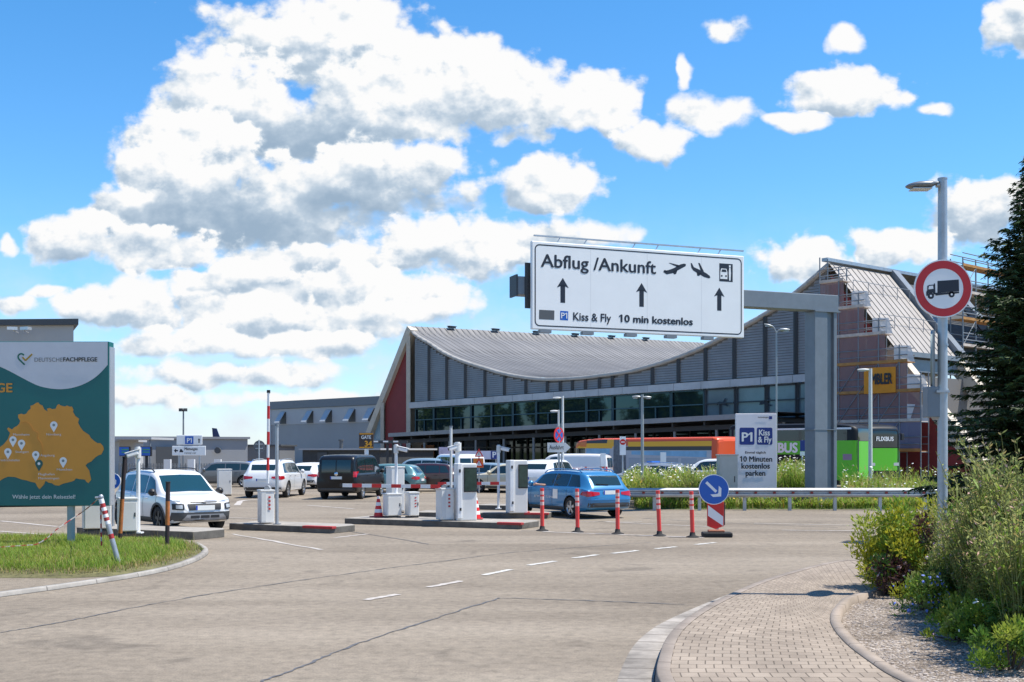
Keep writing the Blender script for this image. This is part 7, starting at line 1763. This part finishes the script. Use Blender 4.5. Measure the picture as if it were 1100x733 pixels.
g1 = tallgrass('tall pale seeding grass clump nearest the lamp post', onbed(1040, 13.6), seed=1)
g2 = tallgrass('tall leafy herb clump with dry tops at the right frame edge', onbed(1085, 11.4), n=80, hmin=.7, hmax=1.25, seed=2)
spots = [(1062, 12.8, g1, 1.0, 'tall seeding grass clump between the lamp post and the frame edge'), (1090, 13.0, g1, 1.05, 'tallest straw-coloured grass clump in front of the spruce'), (1075, 11.9, g2, .85, 'leafy herb clump below the tallest grasses'),
         (1098, 10.8, g2, 1.0, 'dense herb clump cut by the right frame edge'), (1050, 13.0, g2, .8, 'grey-green herb clump behind the lilac flowers'), (1072, 14.4, g1, .95, 'dry seeding clump in front of the lower spruce branches'), (1030, 14.6, g1, .72, 'shorter dry grass clump right beside the lamp post foot'),
         (1105, 12.2, g1, 1.0, 'straw-coloured grass clump partly outside the right frame edge'), (1060, 11.9, g2, .6, 'short herb clump above the white daisies'), (1020, 13.8, g2, .62, 'short grey-green herb clump beside the lilac flowers'), (1085, 12.4, g2, .95, 'middle herb clump of the dense group at the frame edge'), (1040, 13.0, g2, .55, 'low herb clump right of the blue flowers')]
for px, Y, g, k, l in spots:
    o = copy_tree(g); o.location = onbed(px, Y); o.scale = (k*1.3, k*1.3, k*1.3); o.rotation_euler.z = rnd.uniform(0, 6.28); o['label'] = l
# ---- spruce
def spruce(loc, Hh, rad, seed=3):
    r = random.Random(seed); t = thing('spruce_tree', 'dark green spruce tree at the right frame edge behind the lamp post', 'tree', loc)
    m = MB(); m.tube([(0, 0, 0), (.02, 0, Hh*.5), (0, .01, Hh)], [.17, .09, .01], 10); m.build('trunk', BARK, t)
    c = MB(); br = MB(); z = .5
    while z < Hh-.05:
        f = (z-.5)/(Hh-.5); L0 = rad*(1-f)**.85*(1+.12*math.sin(z*5))+.08; nb = 10 if f < .75 else 7
        a0 = r.uniform(0, 6.28)
        for k in range(nb):
            a = a0+2*math.pi*k/nb+r.uniform(-.25, .25); L_ = L0*r.uniform(.72, 1.15); d = Vector((math.cos(a), math.sin(a), 0)); s_ = Vector((-d.y, d.x, 0)); rise = lerp(-.12, .55, f)
            pt = lambda u: Vector((0, 0, z))+d*L_*u+UP*L_*(rise*u-.28*u*u+(.16*u**4))
            br.tube([pt(0), pt(.5), pt(1)], [.022*(1-f)+.006, .012, .004], 4)
            nt_ = max(5, int(L_*13))
            for i in range(nt_):
                u = .12+.88*(i+r.random()*.7)/nt_; p = pt(min(u, 1)); tl = (.42*(1-u*.7)*min(1, L_/1.2)+.09)
                for sg in (-1, 1):
                    v_ = (d*.62+s_*sg*r.uniform(.6, 1.0)+UP*r.uniform(-.5, .06)).normalized(); q = p+v_*tl*r.uniform(.7, 1.15); mi = 1 if (u > .8 and r.random() < .45) else 0
                    for _ in range(2):
                        w_ = Vector((r.gauss(0, .5), r.gauss(0, .5), r.gauss(0, 1))).cross(v_).normalized()*r.uniform(.022, .04); c.add([p, lerp(p, q, .45)+w_, q, lerp(p, q, .45)-w_], [(0, 1, 2, 3)], mi)
                    for _ in range(5):          # hanging twiglets
                        o_ = lerp(p, q, r.uniform(.2, 1)); x_ = (v_*.7+Vector((r.gauss(0, .5), r.gauss(0, .5), r.gauss(-.35, .35)))).normalized(); e = o_+x_*r.uniform(.06, .13); w_ = x_.orthogonal().normalized()*r.uniform(.010, .018); c.add([o_, lerp(o_, e, .5)+w_, e, lerp(o_, e, .5)-w_], [(0, 1, 2, 3)], mi)
        z += lerp(.18, .14, f)*r.uniform(.8, 1.1)
    c.build('crown', [LDK, LDK2], t); br.build('limbs', BARK, t); return t
sp_ = P(1112, 485, 25.5); spruce((sp_.x, sp_.y, 0), 8.95, 2.35)
# ---- broadleaf trees on the far side of the forecourt, left of the frame (mirrored in the terminal glass)
def broadleaf(label, loc, Hh, rad, seed, proto=None):
    r = random.Random(seed); t = thing('broadleaf_tree', label, 'tree', loc, 0, 'trees along the forecourt'); m = MB(); m.tube([(0, 0, 0), (.1, 0, Hh*.35), (.2, .1, Hh*.7)], [.3, .22, .08], 8); m.build('trunk', BARK, t); c = MB(); cl = []
    for _ in range(34):
        d = Vector((r.gauss(0, 1), r.gauss(0, 1), r.gauss(0, .8))).normalized(); cl.append((Vector((0, 0, Hh*.62))+Vector((d.x*rad*.75, d.y*rad*.75, d.z*Hh*.33))*r.random()**.4, r.uniform(.9, 1.7)))
    for _ in range(5200):
        o_, q = r.choice(cl); d = Vector((r.gauss(0, 1), r.gauss(0, 1), r.gauss(0, 1))).normalized(); p = o_+d*q*r.random()**.4; x_ = Vector((r.gauss(0, 1), r.gauss(0, 1), r.gauss(0, .6))).normalized()*.22; y_ = x_.orthogonal()*.7; c.add([p-x_, p+y_, p+x_, p-y_], [(0, 1, 2, 3)], 0 if r.random() < .6 else 1)
    c.build('crown', [LG4, LG1], t); return t
bt0 = broadleaf('leafy green broadleaf tree standing left of the forecourt', (-66, 78, 0), 13, 4.6, 3)
for x, y, k in ((-70, 90, 1.1), (-67, 101, .95), (-71, 112, 1.15), (-68, 124, 1.0), (-76, 136, 1.2), (-60, 64, 1.0), (-78, 96, 1.25), (-80, 118, 1.2), (-86, 150, 1.2)):
    o = copy_tree(bt0); o.location = (x, y, 0); o.scale = (k, k, k); o.rotation_euler.z = x*1.7
